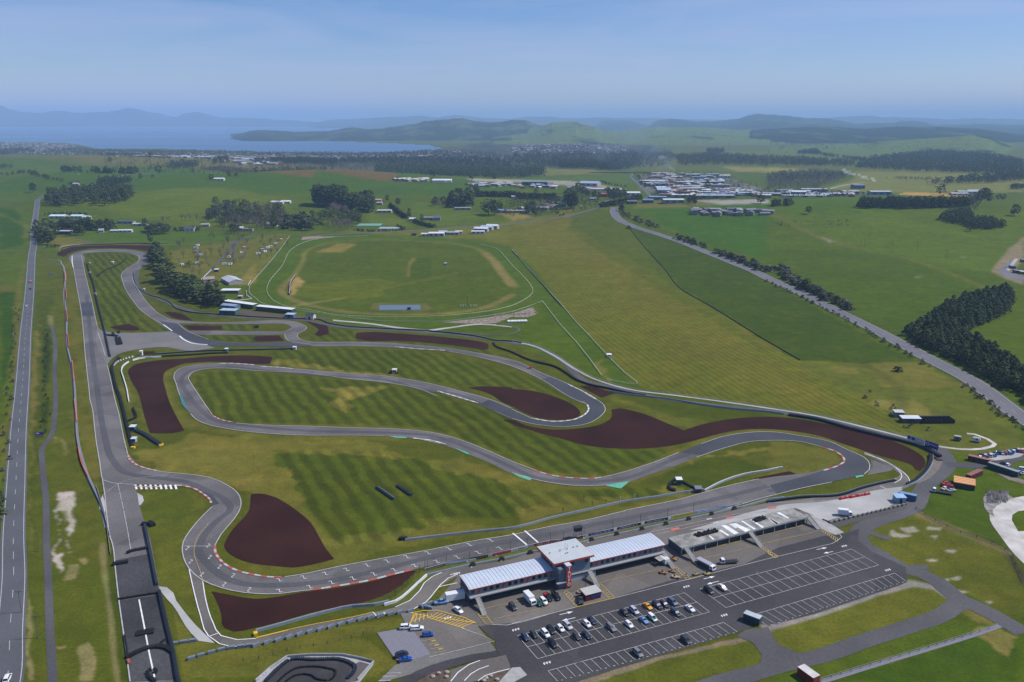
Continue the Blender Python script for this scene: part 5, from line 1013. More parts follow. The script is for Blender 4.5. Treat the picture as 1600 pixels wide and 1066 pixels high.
low = MB(); low.box(0, LP, 1.7, DP-.2, 0, FH).build('garage_level', mat('garage_wall', (.05,.07,.085), .8), pit)
gd = MB(); n = 26
for i in range(n):
    x = (i+.5)*LP/n
    if tx0-1 < x < tx1+1: continue
    g_ = MB().box(x-LP/n*.42, x+LP/n*.42, 1.62, 1.698, .05, 2.75).build('garage_door', M_TEAL, pit)
MB().box(-.3, LP+.3, -1.4, DP-.2, FH, FH+.28).build('balcony', M_BALC, pit)
MB().box(0, LP, .1, DP-.2, FH+.28, EH).build('upper_wall', M_WALLB, pit)
rl = MB(); rl.bar((-.3,-1.35,FH+1.3),(LP+.3,-1.35,FH+1.3),.05,.05)
for i in range(60): x = -.3+i*(LP+.6)/59; rl.bar((x,-1.35,FH+.28),(x,-1.35,FH+1.3),.04,.04)
rl.build('railing', mat('rail_grey', (.25,.27,.3), .5), pit)
for i in range(34):
    x = (i+.5)*LP/34
    if tx0 < x < tx1: continue
    if i % 4 == 1:
        o = MB().quad((x-.9,.05,FH+.3),(x-.1,.05,FH+.3),(x+.9,.05,EH-.1),(x+.1,.05,EH-.1)).build('red_panel', M_REDT, pit)
    else: MB().box(x-.65, x+.65, .02, .098, FH+1.0, FH+2.5).build('window', M_GLASS, pit)
def curved_roof(x0, x1):
    n = 12; top = []
    for i in range(n+1): t_ = i/n; y = -.5+t_*(DP+.8); top.append((y, EH+.1+.4*math.sin(math.pi*min(1, t_*.92+.04))**.8))
    prof = top+[(y, z-.22) for y, z in top[::-1]]
    rf_ = MB().prismx(prof[::-1], x0, x1)
    for k in range(int((x1-x0)/1.5)):      # standing seams
        x = x0+k*1.5+.5
        for a_, b_ in zip(top, top[1:]): rf_.bar((x, a_[0], a_[1]-.02), (x, b_[0], b_[1]-.02), .12, .11)
    rf_.build('roof', M_ROOFM, pit)
    MB().box(x0, x1, -.62, -.5, EH-.12, EH+.22).build('red_fascia', M_REDT, pit)
    for x in (x0-.08, x1+.002):
        if abs(x-x0) < .1 and x0 > 1 or (abs(x-x1) < .1 and x1 < LP-1): continue
        e_ = MB(); e_.prismx([(y, z+.03) for y, z in top]+[(y, z-.4) for y, z in top[::-1]], x, x+.08) ; e_.build('red_verge', M_REDT, pit)
curved_roof(-.3, tx0+.2); curved_roof(tx1-.2, LP+.4)
# end gable infill
for x in (0, LP-.01):
    MB().box(x-.02 if x == 0 else x+.012, x+.0 if x == 0 else x+.03, .65, DP-.3, 0.1, EH-.02).build('end_wall', mat('dark_end_wall', (.06,.085,.11), .8), pit)
# tower
TH = 9.6
MB().box(tx0+.6, tx1-.4, -.6, DP+1.6, FH+.3, TH-.3).build('tower_wall', M_WALLB, pit)
MB().prismx([(-1.8, TH+.35),(DP+3.4, TH-.15),(DP+3.4, TH+.12),(-1.8, TH+.62)], tx0-.3, tx1+.6).build('tower_roof', mat('tower_roof_metal', (.46,.49,.50), .45, .4, .06, .3), pit)
f_ = MB(); f_.box(tx0-.35, tx1+.65, -1.95, -1.82, TH-.1, TH+.62); f_.prismx([(-1.8,TH-.3),(DP+3.4,TH-.8),(DP+3.4,TH+.1),(-1.8,TH+.6)], tx0-.45, tx0-.32); f_.prismx([(-1.8,TH-.2),(DP+3.4,TH-.5),(DP+3.4,TH+.1),(-1.8,TH+.6)], tx1+.62, tx1+.75); f_.build('red_fascia', M_REDT, pit)
for x in (tx0+5.6, tx0+8.3, tx1-2.0): MB().box(x-.8, x+.8, -.68, -.602, TH-2.5, TH-1.1).build('window', M_GLASS, pit)
for y in (2.5, 5.5, 8.5): MB().box(tx0+.52, tx0+.598, y-1.0, y+1.0, TH-2.5, TH-1.1).build('window', M_GLASS, pit)
for q in ('b285,395','b400,370','b465,400','b485,395','b550,330','b595,320','b480,350'):
    c_ = inpit(q, TH+.4); MB().tube((c_[0],c_[1],TH+.1),(c_[0],c_[1],TH+.9), .28, .22).build('roof_vent', M_CONC, pit)
c_ = inpit('b455,350', TH+.3); m_ = MB(); m_.tube((c_[0],c_[1],TH),(c_[0],c_[1],TH+3.6),.07).tube((c_[0]+1.6,c_[1]+.8,TH),(c_[0]+1.6,c_[1]+.8,TH+2.2),.06); m_.build('aerial', M_CONC, pit)
# stair tower with the sign
sx0 = inpit('b420,495', 9)[0]; sx0 = tx0+3.9; 
MB().box(tx0+1.0, sx0, -3.6, -.62, 0, 8.3).build('stair_tower', mat('stair_wall', (.13,.155,.185), .7), pit)
MB().box(sx0+.002, sx0+2.0, -4.4, -.62, .3, 9.6).build('sign_tower', mat('sign_side', (.18,.21,.25), .6), pit)
MB().box(sx0-.1, sx0+2.1, -4.6, -.5, 9.6, 9.75).build('sign_cap', M_ROOFM, pit)
sg = MB().box(sx0+.02, sx0+1.98, -4.52, -4.402, .6, 9.5).build('sign_board', mat('sign_red', (.50,.035,.02), .5), pit)
def text(s, loc_, rot, size, m, parent, name='lettering', rz=0):
    cu = bpy.data.curves.new(name, 'FONT'); cu.body = s; cu.size = size; cu.extrude = .02; cu.align_x = 'CENTER'; cu.align_y = 'CENTER'; cu.offset = .02
    o = bpy.data.objects.new(name, cu); col.objects.link(o); dg = bpy.context.evaluated_depsgraph_get(); me_ = bpy.data.meshes.new_from_object(o.evaluated_get(dg)); bpy.data.objects.remove(o)
    o = bpy.data.objects.new(name, me_); col.objects.link(o); me_.materials.clear(); me_.materials.append(m); o.location = loc_; o.rotation_euler = rot; o.parent = parent; return o
M_LETT = mat('letter_white', (.8,.8,.8), .6)
for i, ch in enumerate('TAUPO'): text(ch, (sx0+1.0, -4.56, 8.6-i*1.72), (math.pi/2,0,0), 1.75, M_LETT, sg)
# shadowed ground-floor entrance and canopy by the sign
MB().box(tx0-.2, sx0, -4.6, -3.62, 2.7, 3.0).build('canopy', M_BALC, pit); MB().box(sx0+3, tx1+2, -1.0, 1.55, 0, 2.4).build('entrance_screen', mat('screen_grey', (.35,.37,.39), .6), pit)
# staircases from balcony to the paddock
def stair(parent, x0, wd, z1, run, y0):
    s_ = MB(); n = 14
    for i in range(n): s_.box(x0, x0+wd, y0-run*(i+1)/n, y0-run*i/n, max(0,z1*(1-(i+1)/n)-.25), z1*(1-i/n)-.0)
    o = s_.build('staircase', M_CONC, parent)
    h_ = MB()
    for x in (x0+.05, x0+wd-.05):
        h_.bar((x, y0, z1+1.0), (x, y0-run, 1.0), .06, .06)
        for i in range(6): t_ = i/5; h_.bar((x, y0-run*t_, z1*(1-t_)), (x, y0-run*t_, z1*(1-t_)+1.0), .05, .05)
    h_.build('handrail', mat('rail_grey', (.25,.27,.3)), o); return o
for p in ('a755,660','b725,590','c110,600'):
    c_ = inpit(p, FH); stair(pit, c_[0]-.9, 1.8, FH, 7.0, -1.42)
# ------------------------------------------------------------------ concrete garages
A2 = Vector(W(*PP('c320,555')[0], 3.6)); B2 = Vector(W(*PP('d440,345')[0], 3.6)); dd = B2-A2; LG2 = dd.length; rz2 = math.atan2(dd.y, dd.x)
gar = thing('pit_garages', 'long single storey garage block with a stained flat concrete roof and white roof stripes', 'building', (A2.x, A2.y, .2), rz2)
def ing(p, z): q = Vector(W(*PP(p)[0], z+.2))-A2; return Vector((q.x*math.cos(rz2)+q.y*math.sin(rz2), -q.x*math.sin(rz2)+q.y*math.cos(rz2)))
M_CR = mat('stained_concrete', (.15,.15,.14), .9, .2, .0, .22, c2=(.36,.355,.33))
D2 = 9.3
MB().box(0, LG2, -.6, D2, 3.1, 3.6).build('roof_slab', M_CR, gar); MB().box(0.1, LG2-.1, .8, D2-.2, 0, 3.1).build('wall', mat('garage_wall', (.05,.07,.085)), gar)
MB().box(-.1, LG2+.1, -.75, -.602, 3.0, 3.75).build('parapet', M_CONC, gar)
for i in range(22): x = (i+.5)*LG2/22; MB().box(x-1.25, x+1.25, .72, .798, .05, 2.8).build('garage_door', M_TEAL, gar)
for i in range(12): x = i*LG2/11; MB().box(min(max(x-.15,0),LG2-.3), min(max(x-.15,0),LG2-.3)+.3, -.4, -.1, 0, 3.1).build('column', M_CONC, gar)
def rooft(ps, m=M_WHITE):
    v = [ing(p, 3.6) for p in ps]; mb = MB(); mb.quad(*[(q[0], q[1], 3.612) for q in v]); mb.build('roof_marking', m, gar)
for ps in [('c630,415','c650,412','c700,455','c680,460'),('c750,352','c775,348','c870,410','c845,415'),('c775,300','c825,292','c975,385','c920,398'),('c865,280','c885,278','c960,325','c940,330'),('c890,278','c940,274','c1110,350','c1050,372'),('c1000,248','c1020,246','c1170,340','c1145,343'),('c1100,232','c1120,230','c1265,318','c1235,325'),('c1310,215','c1330,212','c1430,272','c1400,285'),('c1400,155','c1440,150','c1545,212','c1530,218'),('d0,365','d20,360','d120,420','d90,430')]: rooft(ps)
for p in ('c350,550','c1085,375'): c_ = ing(p, 3.6); stair(gar, c_[0], 2.0, 3.4, 7.5, -.76)
c_ = ing('d455,330', 3.6); stair(gar, LG2+.15, 1.9, 3.4, 8.5, 2.0)
def tyre_stack_pile(p0, p1, z, label, rows=3, wide=3):
    a_ = Vector(W(*PP(p0)[0], z)); b_ = Vector(W(*PP(p1)[0], z)); mb = MB(); n = int((b_-a_).length/.75); d_ = (b_-a_).normalized(); q_ = Vector((-d_.y, d_.x))
    for i in range(n):
        for j in range(wide):
            c_ = a_+d_*(i*.75)+q_*(j*.75+rng.uniform(-.1,.1)); k = rng.integers(1, rows+1)
            for h in range(k): mb.tube((c_.x,c_.y,z+h*.25), (c_.x,c_.y,z+h*.25+.23), .34, k=8)
    o = mb.build('tyre_pile', M_BLK); tag(o, label, 'tyres', kind='stuff'); return o
tyre_stack_pile('c510,430','c760,365', 3.82, 'heap of black tyres on the left half of the concrete garage roof', 4, 4); tyre_stack_pile('c1175,260','c1310,215', 3.82, 'smaller heap of black tyres on the garage roof beside the white stripes', 4, 4)
# kiosk
t = shed('b690,950','b860,905', 4.2, 2.6, 'small dark red kiosk with a pale flat roof and blue front panels', (.14,.008,.02), (.42,.42,.40), 'kiosk', 'kiosk', z=.3)
for i in range(4): MB().box(2.2+i*1.15, 3.2+i*1.15, -.06, -.003, .9, 2.0).build('blue_panel', mat('kiosk_blue', (.03,.04,.2), .4), t)
t.children[2].hide_render = False
o = thing('lighting_mast', 'thin dark mast with a cross head standing behind the red kiosk', 'mast', loc('b688,820'), 0); MB().tube((0,0,0),(0,0,6.5),.08).build('pole', M_PLAS, o); MB().bar((-.6,0,6.3),(.6,0,6.3),.1,.1).build('crossbar', M_PLAS, o)
# timing gantry box on the pit wall
o = thing('timing_gantry', 'dark two level starter gantry on legs beside the start line', 'gantry', loc('b600,225', .2), ang_u); MB().box(-1.6,1.6,-1,1,3.4,5.2).build('cabin', mat('gantry_dark', (.03,.035,.05), .5), o); MB().box(-1.9,1.9,-1.3,1.3,5.2,5.35).build('roof', M_PLAS, o); MB().box(-1.2,1.2,-1.06,-1.002,3.9,4.8).build('window', M_GLASS, o)
for x in (-1.4,1.4):
    for y in (-.9,.9): MB().bar((x,y,0),(x,y,3.4),.15,.15).build('leg', M_PLAS, o)
container('P1440,682','P1525,715','dark green office cabin with a grey roof standing alone among the bays',(.02,.045,.05),(.42,.46,.50),h=2.7,w_=2.6,name='site_cabin',cat='cabin',z=ZC, L_=6)
container('Q180,1020','Q240,1064','dark red cabin with a pale roof on the grass at the lower right',(.20,.015,.01),(.52,.50,.47),h=2.9,w_=3.0,name='site_cabin',cat='cabin', L_=6.5)
container('g160,1005','g300,1035','blue container at the end of the block wall with a pale blue roof',(.04,.09,.20),(.16,.26,.42),h=2.8, L_=8, z=.2)
shed('g145,1066','g255,1066', 4, 2.7, 'small pale blue flat roofed hut in front of the blue container', (.22,.33,.45), (.30,.45,.62), 'hut', 'hut', z=.2)
shed('g130,88','g235,92', 4.5, 3.0, 'small grey boxy shed at the left end of the yards in the scrub field', (.22,.22,.22), (.48,.50,.52)); shed('g215,155','g425,158', 5, 2.8, 'long low shed with a white sloping roof beside the dark cattle pens', (.07,.085,.09), (.58,.61,.66), windows=0)
t = thing('cattle_pens', 'row of dark roofless timber pens right of the white roofed shed', 'pens', loc('g450,165',.1), R(2)); a_ = Vector(W(*PP('g450,165')[0])); Ls = (Vector(W(*PP('g815,165')[0]))-a_).length
m_ = MB(); 
for i in range(9): x = i*Ls/8; m_.box(x-.1,x+.1,0,7.5,0,2.2)
for y in (0,3.7,7.4): m_.box(.12 if y else .12,Ls-.12,y+.003,y+.12,.3,2.0)
m_.build('partition', mat('dark_timber', (.03,.028,.026), .9), t); MB().box(-.2,Ls+.2,6.2,7.8,2.25,2.4).build('lean_to_roof', M_PLAS, t)
for p, c, lb in (('g840,350',(.10,.16,.17),'dark green horse float with a pale roof on the scrub field'),('g1055,368',(.6,.6,.6),'white caravan inside the curved gravel track')):
    t = thing('caravan' if 'caravan' in lb else 'horse_float', lb, 'trailer', loc(p,.1), R(-30)); MB().prism([(-1.9,.5),(1.7,.5),(2.0,1.3),(1.6,2.4),(-1.8,2.5)], -1.1, 1.1).build('body', mat('fl'+lb[:4], c, .5), t); MB().box(-1.85,1.55,-1.15,1.15,2.5,2.58).build('roof', M_CONC, t)
    for s_ in (-1,1): wheel(t, -.2, s_*1.15, .34)
    MB().bar((1.8,0,.5),(3.1,0,.5),.1,.1).build('drawbar', M_PLAS, t); MB().box(-.6,.6,-1.14,-1.102,1.3,2.0).build('window', M_GLASS, t)
# ------------------------------------------------------------------ barriers, tyre walls, fences, boards
M_ARM = mat('guardrail_grey', (.22,.27,.32), .5, .4, .1, .4); M_BARC = mat('barrier_concrete', (.28,.30,.33), .85, .2, .12, .4); M_NAVY = mat('dark_blue_tyre_wall', (.018,.028,.045), .7, .3, .2, .6)
M_WBAR = mat('white_barrier', (.62,.63,.64), .6, .3, .08, .5); M_RUBB = mat('tyre_wall_black', (.013,.014,.017), .75, .3, .25, .8); M_ORN = mat('orange_mesh', (.75,.19,.10), .8); M_RAILW = mat('white_rail', (.68,.69,.66), .5)
def wpts(p, step=3., smooth=True, drape=False):
    pts = [Vector((q.x,q.y)) for q in GG(p)] if drape else (W2(p) if isinstance(p, str) else p)
    return crom(pts, step) if smooth else pts
def strip(mb, pts, wd, z0, z1, drape=False):
    n0 = len(mb.v); n = len(pts)
    for i, p in enumerate(pts):
        a = pts[max(0,i-1)]; b = pts[min(n-1,i+1)]; d = (b-a).normalized(); q = Vector((-d.y,d.x))*wd/2; g_ = float(hgt(p.x,p.y)) if drape else 0
        for s_, z in ((-1,z0),(1,z0),(1,z1),(-1,z1)): mb.v.append((p.x+q.x*s_, p.y+q.y*s_, z+g_))
    for i in range(n-1):
        a = n0+4*i; mb.f += [(a+j, a+4+j, a+4+(j+1)%4, a+(j+1)%4) for j in range(4)]
    mb.f += [(n0,n0+1,n0+2,n0+3),(n0+4*n-1,n0+4*n-2,n0+4*n-3,n0+4*n-4)]
def wall(name, label, cat, p, wd, h, m, cap=None, smooth=True, drape=False, z0=.0, group=None, cat_posts=None):
    pts = wpts(p, 3., smooth, drape); mb = MB(); strip(mb, pts, wd, z0, h, drape); o = mb.build(name, m); tag(o, label, cat, group)
    if cap: mb = MB(); strip(mb, pts, wd*.55, h+.003, h+.16, drape); mb.build('capping', cap, o)
    return o
def tyrewall(label, p, rows=2, h=1.1, m=None, cap=None, name='tyre_barrier', smooth=True):
    """rows of stacked tyres bolted into one wall"""
    pts = wpts(p, .62, smooth)
    if not smooth: pts = [a.lerp(b, i/max(1,int((b-a).length/.62))) for a, b in zip(pts, pts[1:]) for i in range(max(1,int((b-a).length/.62)))]
    mb = MB()
    last = None
    for i, c in enumerate(pts):
        if last is not None and (c-last).length < .58: continue
        a = pts[max(0,i-1)]; b = pts[min(len(pts)-1,i+1)]; d = (b-a).normalized(); q = Vector((-d.y,d.x)); last = c
        for r_ in range(rows):
            x = c+q*((r_-(rows-1)/2)*.62); hh = h+.05*((i*7+r_*3) % 3-1); mb.tube((x.x,x.y,.05),(x.x,x.y,hh), .33, .31, 7)
    o = mb.build('tyre_wall' if name == 'tyre_barrier' else name, m or M_RUBB); tag(o, label, 'tyre wall')
    if cap: c_ = MB(); strip(c_, offset(pts, rows*.33+.2), .18, .25, h*.95); c_.build('conveyor_band', cap, o)
    return o
wall('concrete_barrier', 'white edged concrete barrier wall along the infield side of the start straight', 'barrier', 'K930,980 1180,950 1400,925 1597,905 L0,905 250,840 430,800 700,740 900,710 1080,680 1200,665', .5, 1.0, M_BARC, M_ARM)
wall('barrier', 'pale curved barrier leading off the start straight past the small green hut', 'barrier', 'L1200,672 1300,620 1450,570 1597,545 M0,545 60,532 90,528', .6, 1.0, M_BARC, M_WBAR)
tyrewall('black tyre cluster capping the near end of the infield barrier', 'K900,975 915,968 935,970', 3, 1.2)
tyrewall('left of two short dark tyre walls standing alone in the striped infield', 'K752,650 860,725', 2, 1.0, M_NAVY, M_ARM, smooth=False); tyrewall('right and shorter of two tyre walls standing alone in the striped infield', 'K880,640 970,700', 2, 1.0, M_NAVY, M_NAVY, smooth=False)
tyrewall('long black tyre wall between the main straight and the striped triangle', 'E540,210 562,280 585,350 600,430 620,510 650,620 665,700 685,790', 2, 1.1, M_RUBB, M_NAVY); wall('guardrail', 'blue grey guardrail backing the long tyre wall of the main straight', 'guardrail', 'E600,425 622,505 655,620 672,700 690,785', .25, 1.0, M_ARM)
tyrewall('thin curved tyre wall inside the striped triangle at the far loop', 'E605,292 650,255 720,225 770,195 787,178', 2, .9, M_RUBB)
tyrewall('black tyre wall running down the straight beside the white edged grass', 'j250,572 270,600 300,600', 2, 1.0)
tyrewall('tall black tyre wall on the inner edge of the main straight ending at a yellow block', 'E745,800 705,840 710,920 730,1000 750,1066 J745,80 770,170 800,300 825,395', 2, 1.3, M_RUBB, M_NAVY)
tyrewall('zigzag tyre wall running from a marshal hut to a yellow block by the maroon trap', 'J835,255 850,295 900,320 960,360 1000,385', 3, 1.2, M_NAVY, M_RUBB); tyrewall('short hooked tyre wall above the green marshal hut', 'J800,235 845,215 845,190 830,155', 2, 1.1)
wall('end_block', 'yellow end block at the foot of the tall tyre wall beside the main straight', 'block', 'J818,402 842,402', 1.6, 1.0, M_YEL, smooth=False); wall('end_block', 'yellow end block at the tip of the zigzag tyre wall', 'block', 'J990,388 1018,380', 1.6, 1.0, M_YEL, smooth=False)
wall('concrete_barrier', 'white concrete barrier curving round the tall maroon trap', 'barrier', 'j370,625 310,670 290,720 310,800 345,930 380,1066 J790,30 805,115', .6, 1.0, M_WBAR)
wall('concrete_barrier', 'bright white barrier with pale blue end above the maroon trap', 'barrier', 'j415,608 480,590 560,578 650,575 740,568', .7, 1.1, M_WBAR)
tyrewall('long straight black tyre wall above the maroon trap', 'j740,565 900,555 1100,545 1300,530 1490,525', 2, 1.1); wall('guardrail', 'blue green guardrail running right to a small teal marshal hut', 'guardrail', 'j640,540 800,530 1000,515 1300,500 1480,495 F0,748 120,745 240,742', .3, 1.0, M_NAVY, M_ARM)
for k, (a_, b_) in enumerate([('j190,300','j205,325'),('j255,280','j262,300'),('j110,322','j250,335'),('j230,345','j250,430'),('j265,350','j290,425'),('j245,428','j292,425')]):
    tyrewall(['small tyre cluster at the left of the blocked crossing','tyre cluster beside a square post at the blocked crossing','low tyre row facing the main straight across the blocked crossing','left upright of the square of tyres in the red surfaced crossing','right upright of the square of tyres in the red surfaced crossing','near side of the square of tyres in the red surfaced crossing'][k], a_+' '+b_, 3, 1.2, smooth=False)
tyrewall('tyre wall with dark cap round the far loop gravel bank', 'E385,125 410,105 480,95 640,90 800,86 955,88', 1, .9, M_RUBB)
wall('fence', 'pale boundary fence behind the far loop gravel bank', 'fence', 'E370,130 400,100 480,90 640,84 800,82 960,82 1050,84', .1, .9, M_CONC)
wall('guardrail', 'dark guardrail with a pale top bordering the pine row by the descending track', 'guardrail', 'E835,258 840,310 880,375 930,405 1000,425 1050,445 1130,500 1250,520 1400,528 1597,540 F0,545 200,553 400,560 450,580 560,600 800,615 1100,632 1400,668 1500,690 1597,712 G0,695 60,705', .4, 1.0, M_NAVY, M_ARM)
tyrewall('short curved tyre wall at the right end of the long upper gravel bed', 'F1480,705 1495,725 1597,762 G0,765 80,800 150,825 265,850', 2, 1.1, M_RUBB)
tyrewall('long dark tyre wall sweeping under the service road to the small maroon wedge', 'G140,820 270,855 340,895 400,935 480,965 600,990 800,1030 L830,75', 2, 1.2, M_RUBB); 
wall('guardrail', 'blue grey guardrail along the service road above the middle of the circuit', 'guardrail', 'L600,50 750,72 950,95 1200,135 1400,160 1597,178 M100,192', .35, 1.0, M_ARM, M_BARC)
tyrewall('long black tyre wall round the outside of the wide right hand gravel trap', 'M130,198 300,225 500,280 700,330 850,365 950,395 1040,440 1070,458', 3, 1.5, M_NAVY, M_RUBB)
tyrewall('black tyre wall curving from the gravel trap end down towards the pit entry', 'p1130,620 1140,680 1110,790 1050,880 960,970 880,1040 M870,635', 3, 1.4, M_RUBB, M_ARM)
wall('guardrail', 'grey guardrail behind the curved tyre wall at the right end of the circuit', 'guardrail', 'p1165,650 1160,740 1110,850 1020,960 920,1040 M880,640 840,655', .3, 1.2, M_BARC, M_ARM)
wall('guardrail', 'low red barrier across the dark link road', 'guardrail', 'p1180,640 1250,700 1320,700', .4, .8, mat('rust_red', (.16,.05,.04), .7), smooth=False)
tyrewall('tyre wall lining the inner side of the pit entry with a pale guardrail', 'M0,740 200,712 430,700 600,650 700,625 795,605', 2, 1.0, M_NAVY, M_ARM); wall('end_block', 'orange end block at the tip of the pit entry tyre wall', 'block', 'M790,605 800,603', 1.2, 1.0, M_OCHRE, smooth=False)
wall('concrete_barrier', 'white concrete wall and grass edge in front of the long lower gravel trap', 'barrier', 'O800,590 870,570 940,520 1010,455 1065,405', .5, 1.1, M_WBAR)
wall('guardrail', 'pale blue guardrail under the long lower gravel trap', 'guardrail', 'O0,755 200,700 400,645 600,600 740,590 830,570', .5, 1.1, M_ARM, M_BARC); wall('end_block', 'bright yellow end block at the left tip of the long lower gravel trap', 'block', 'm120,95 165,85', 1.6, 1.1, M_YEL, smooth=False)
for i, q in enumerate(['N795,260','N805,325']): pass
wl = wall('tyre_barrier', 'long dark tyre wall running down the right edge of the burnout strip', 'tyre wall', 'N905,95 935,240 980,465', 1.0, 1.3, M_NAVY); wall('tyre_barrier', 'lower stretch of dark tyre wall along the burnout strip below the pale ramp', 'tyre wall', 'N995,510 1045,730 1085,900 1115,1066 X288,1095', 1.2, 1.3, M_NAVY, M_RUBB)
tyrewall('fan shaped pile of tyres at the top of the strip wall', 'l740,250 780,215 830,210 880,235 905,260', 4, 1.3); tyrewall('tyre row jutting from the strip wall to the centre line', 'l450,745 540,710 820,655', 2, 1.2, smooth=False); tyrewall('tyre row reaching in from the left edge of the burnout strip', 'l195,955 480,905', 3, 1.2, smooth=False)
tyrewall('thin row of tyres right across the burnout strip', 'k35,245 240,210 440,180', 1, 1.0, smooth=False); tyrewall('rectangular block of tyres on the centre line of the burnout strip', 'k220,590 400,560', 5, .9, smooth=False)
tyrewall('arched tyre wall curving across the near burnout strip', 'k120,830 200,785 330,735 420,720 520,735 575,770', 3, 1.1); tyrewall('hook of tyres at the bottom of the burnout strip', 'k395,1066 340,1020 325,980 370,945 410,960 400,985', 2, 1.0); tyrewall('thin left hand tyre row of the near burnout strip', 'k95,610 115,720 125,830', 1, .9)
tyrewall('diagonal tyre row between the arch and the strip wall', 'k450,690 510,640', 1, .9, smooth=False)
wall('guardrail', 'red end board beside the arched tyre wall', 'board', 'k130,850 145,890', .8, .8, M_REDP, smooth=False)
wall('guardrail', 'low wire fence along the verge left of the burnout strip', 'fence', 'J600,640 650,800 690,1066', .12, .8, M_CONC)
# individual concrete blocks along the kerbside
def blocks(p, label, group, L_=2.6, gap=.9, h=1.0, wd=.9, m=None, turn=0.):
    m = m or M_ARM; pts = wpts(p, .3); me_ = MB().prism([(-L_/2,0),(L_/2,0),(L_/2-.1,h),(-L_/2+.1,h)], -wd/2, wd/2).mesh('concrete_block', m); acc = 1e9; k = 0
    for a, b in zip(pts, pts[1:]):
        acc += (b-a).length
        if acc >= L_+gap:
            acc = 0; o = meshobj('concrete_block', me_, (a.x,a.y,.05), math.atan2((b-a).y,(b-a).x)+turn); tag(o, label, 'block', group); k += 1
M_BLKB = mat('block_grey_blue', (.15,.19,.24), .8, .2, .15, .7)
blocks('O0,840 150,805 300,765 450,730 600,690 750,660 900,635 975,625', 'grey concrete block in the row along the near side of the pit entry lane', 'concrete blocks lining the pit entry lane', m=M_BLKB, turn=.35)
blocks('N1320,885 1400,865 1500,850 1597,838', 'grey concrete block in the row below the escape road bend', 'concrete blocks below the escape road bend', gap=.3, m=M_BLKB); blocks('N1195,922 1250,905 1310,890', 'pale block in the short lower row beside the grass', 'short lower row of blocks', gap=.3, m=M_BLKB); blocks('N1085,832 1140,822 1210,812', 'grey block in the row jutting from the strip wall', 'row of blocks jutting from the strip wall', gap=.3, m=M_BLKB)
blocks('a150,790 220,805 295,825', 'grey block in the short row beside the pickup and box trailer', 'blocks beside the box trailer', gap=.2, m=M_BLKB); blocks('a165,790 230,755 300,735', 'grey block angled behind the race pickup', 'blocks behind the race pickup', gap=.2, m=M_BLKB)
blocks('M395,870 500,845 650,808 760,782 860,758', 'dark concrete block in the long row above the retaining apron', 'blocks on the yard retaining wall', L_=1.7, gap=.8, h=1.1, m=mat('block_grey', (.20,.20,.19), .85))
wall('retaining_wall', 'low dark retaining wall under the row of blocks at the bleached yard', 'wall', 'M340,848 390,868 500,843 650,806 760,780 865,755', .5, .55, mat('wall_dark', (.06,.055,.05), .9), smooth=False)
blocks('j200,665 260,615 330,590 440,560', 'small white block in the curved row inside the straight', 'small white blocks in the curved row', L_=1.3, gap=1.2, h=.8, m=M_WBAR); 
blocks('p810,1060 860,1030 930,985 980,940', 'small white block in the row at the foot of the curved tyre wall', 'small white blocks at the curved tyre wall', L_=1.0, gap=1.0, h=.9, m=M_WBAR)
M_WATER = mat('red_plastic', (.42,.03,.03), .5)
for i, p in enumerate(['d845,148','d895,138','d965,130','d1040,115','d1120,100']):
    me_ = MB().prism([(-1.9,0),(1.9,0),(1.8,.5),(1.5,1.0),(-1.5,1.0),(-1.8,.5)], -.45, .45).build('water_barrier', M_WATER); me_.location = loc(p, .2); me_.rotation_euler = (0,0,ang_u); tag(me_, 'red plastic water barrier in the line across the bleached yard', 'barrier', 'red plastic barriers')
    MB().box(-.5,.5,-.1,.1,1.002,1.12).build('cap', M_WBAR, me_)
# orange mesh fence on the left
for i, p in enumerate(['E405,262 408,320','E412,370 416,430','E415,498 422,570','E422,645 432,735','E452,820 462,940','J465,100 480,240','J490,405 510,500 550,585']):
    wall('mesh_fence', ['farthest length of orange mesh fence beside the left service path','second length of orange mesh from the far end of the service path','third length of orange mesh fence level with the dark asphalt patch','orange mesh length level with the blocked crossing','orange mesh length level with the white curved barrier','orange mesh length level with the tall maroon trap','nearest and longest length of orange mesh fence curving with the path'][i], 'fence', p, .25, 1.3, M_ORN, group=None)
wall('wire_fence', 'long wire fence between the service path and the main straight', 'fence', 'E398,250 405,400 412,560 420,740 445,850 460,960 J470,150 485,380 545,580 640,790 685,950', .08, 1.0, M_BARC)
def postfence(label, p, sp, h, m, smooth=True, drape=False, rails=(.5,1.), name='fence', pw=.16, rw=.06, cat='fence', group=None, zo=0):
    pts = wpts(p, 2., smooth, drape); A_ = pts[0]; t = thing(name, label, cat, (A_.x,A_.y,0), 0, group); mb = MB()
    for r_ in rails: strip(mb, [q-A_ for q in pts], rw, h*r_-rw/2, h*r_+rw/2) if not drape else None
    if drape:
        for r_ in rails:
            mm = MB(); strip(mm, pts, rw, h*r_-rw/2, h*r_+rw/2, True); n = len(mb.v); mb.v += [(x-A_.x,y-A_.y,z) for x,y,z in mm.v]; mb.f += [tuple(n+i for i in f) for f in mm.f]
    mb.build('rail', m, t); tot = sum((b-a).length for a, b in zip(pts, pts[1:])); sp = max(sp, tot/98); me_ = MB().box(-pw/2,pw/2,-pw/2,pw/2,0,h+.05).mesh('post', m); acc = 1e9
    for a, b in zip(pts, pts[1:]):
        acc += (b-a).length
        if acc >= sp: acc = 0; meshobj('post', me_, (a.x-A_.x,a.y-A_.y,float(hgt(a.x,a.y)) if drape else 0), 0, t)
    return t
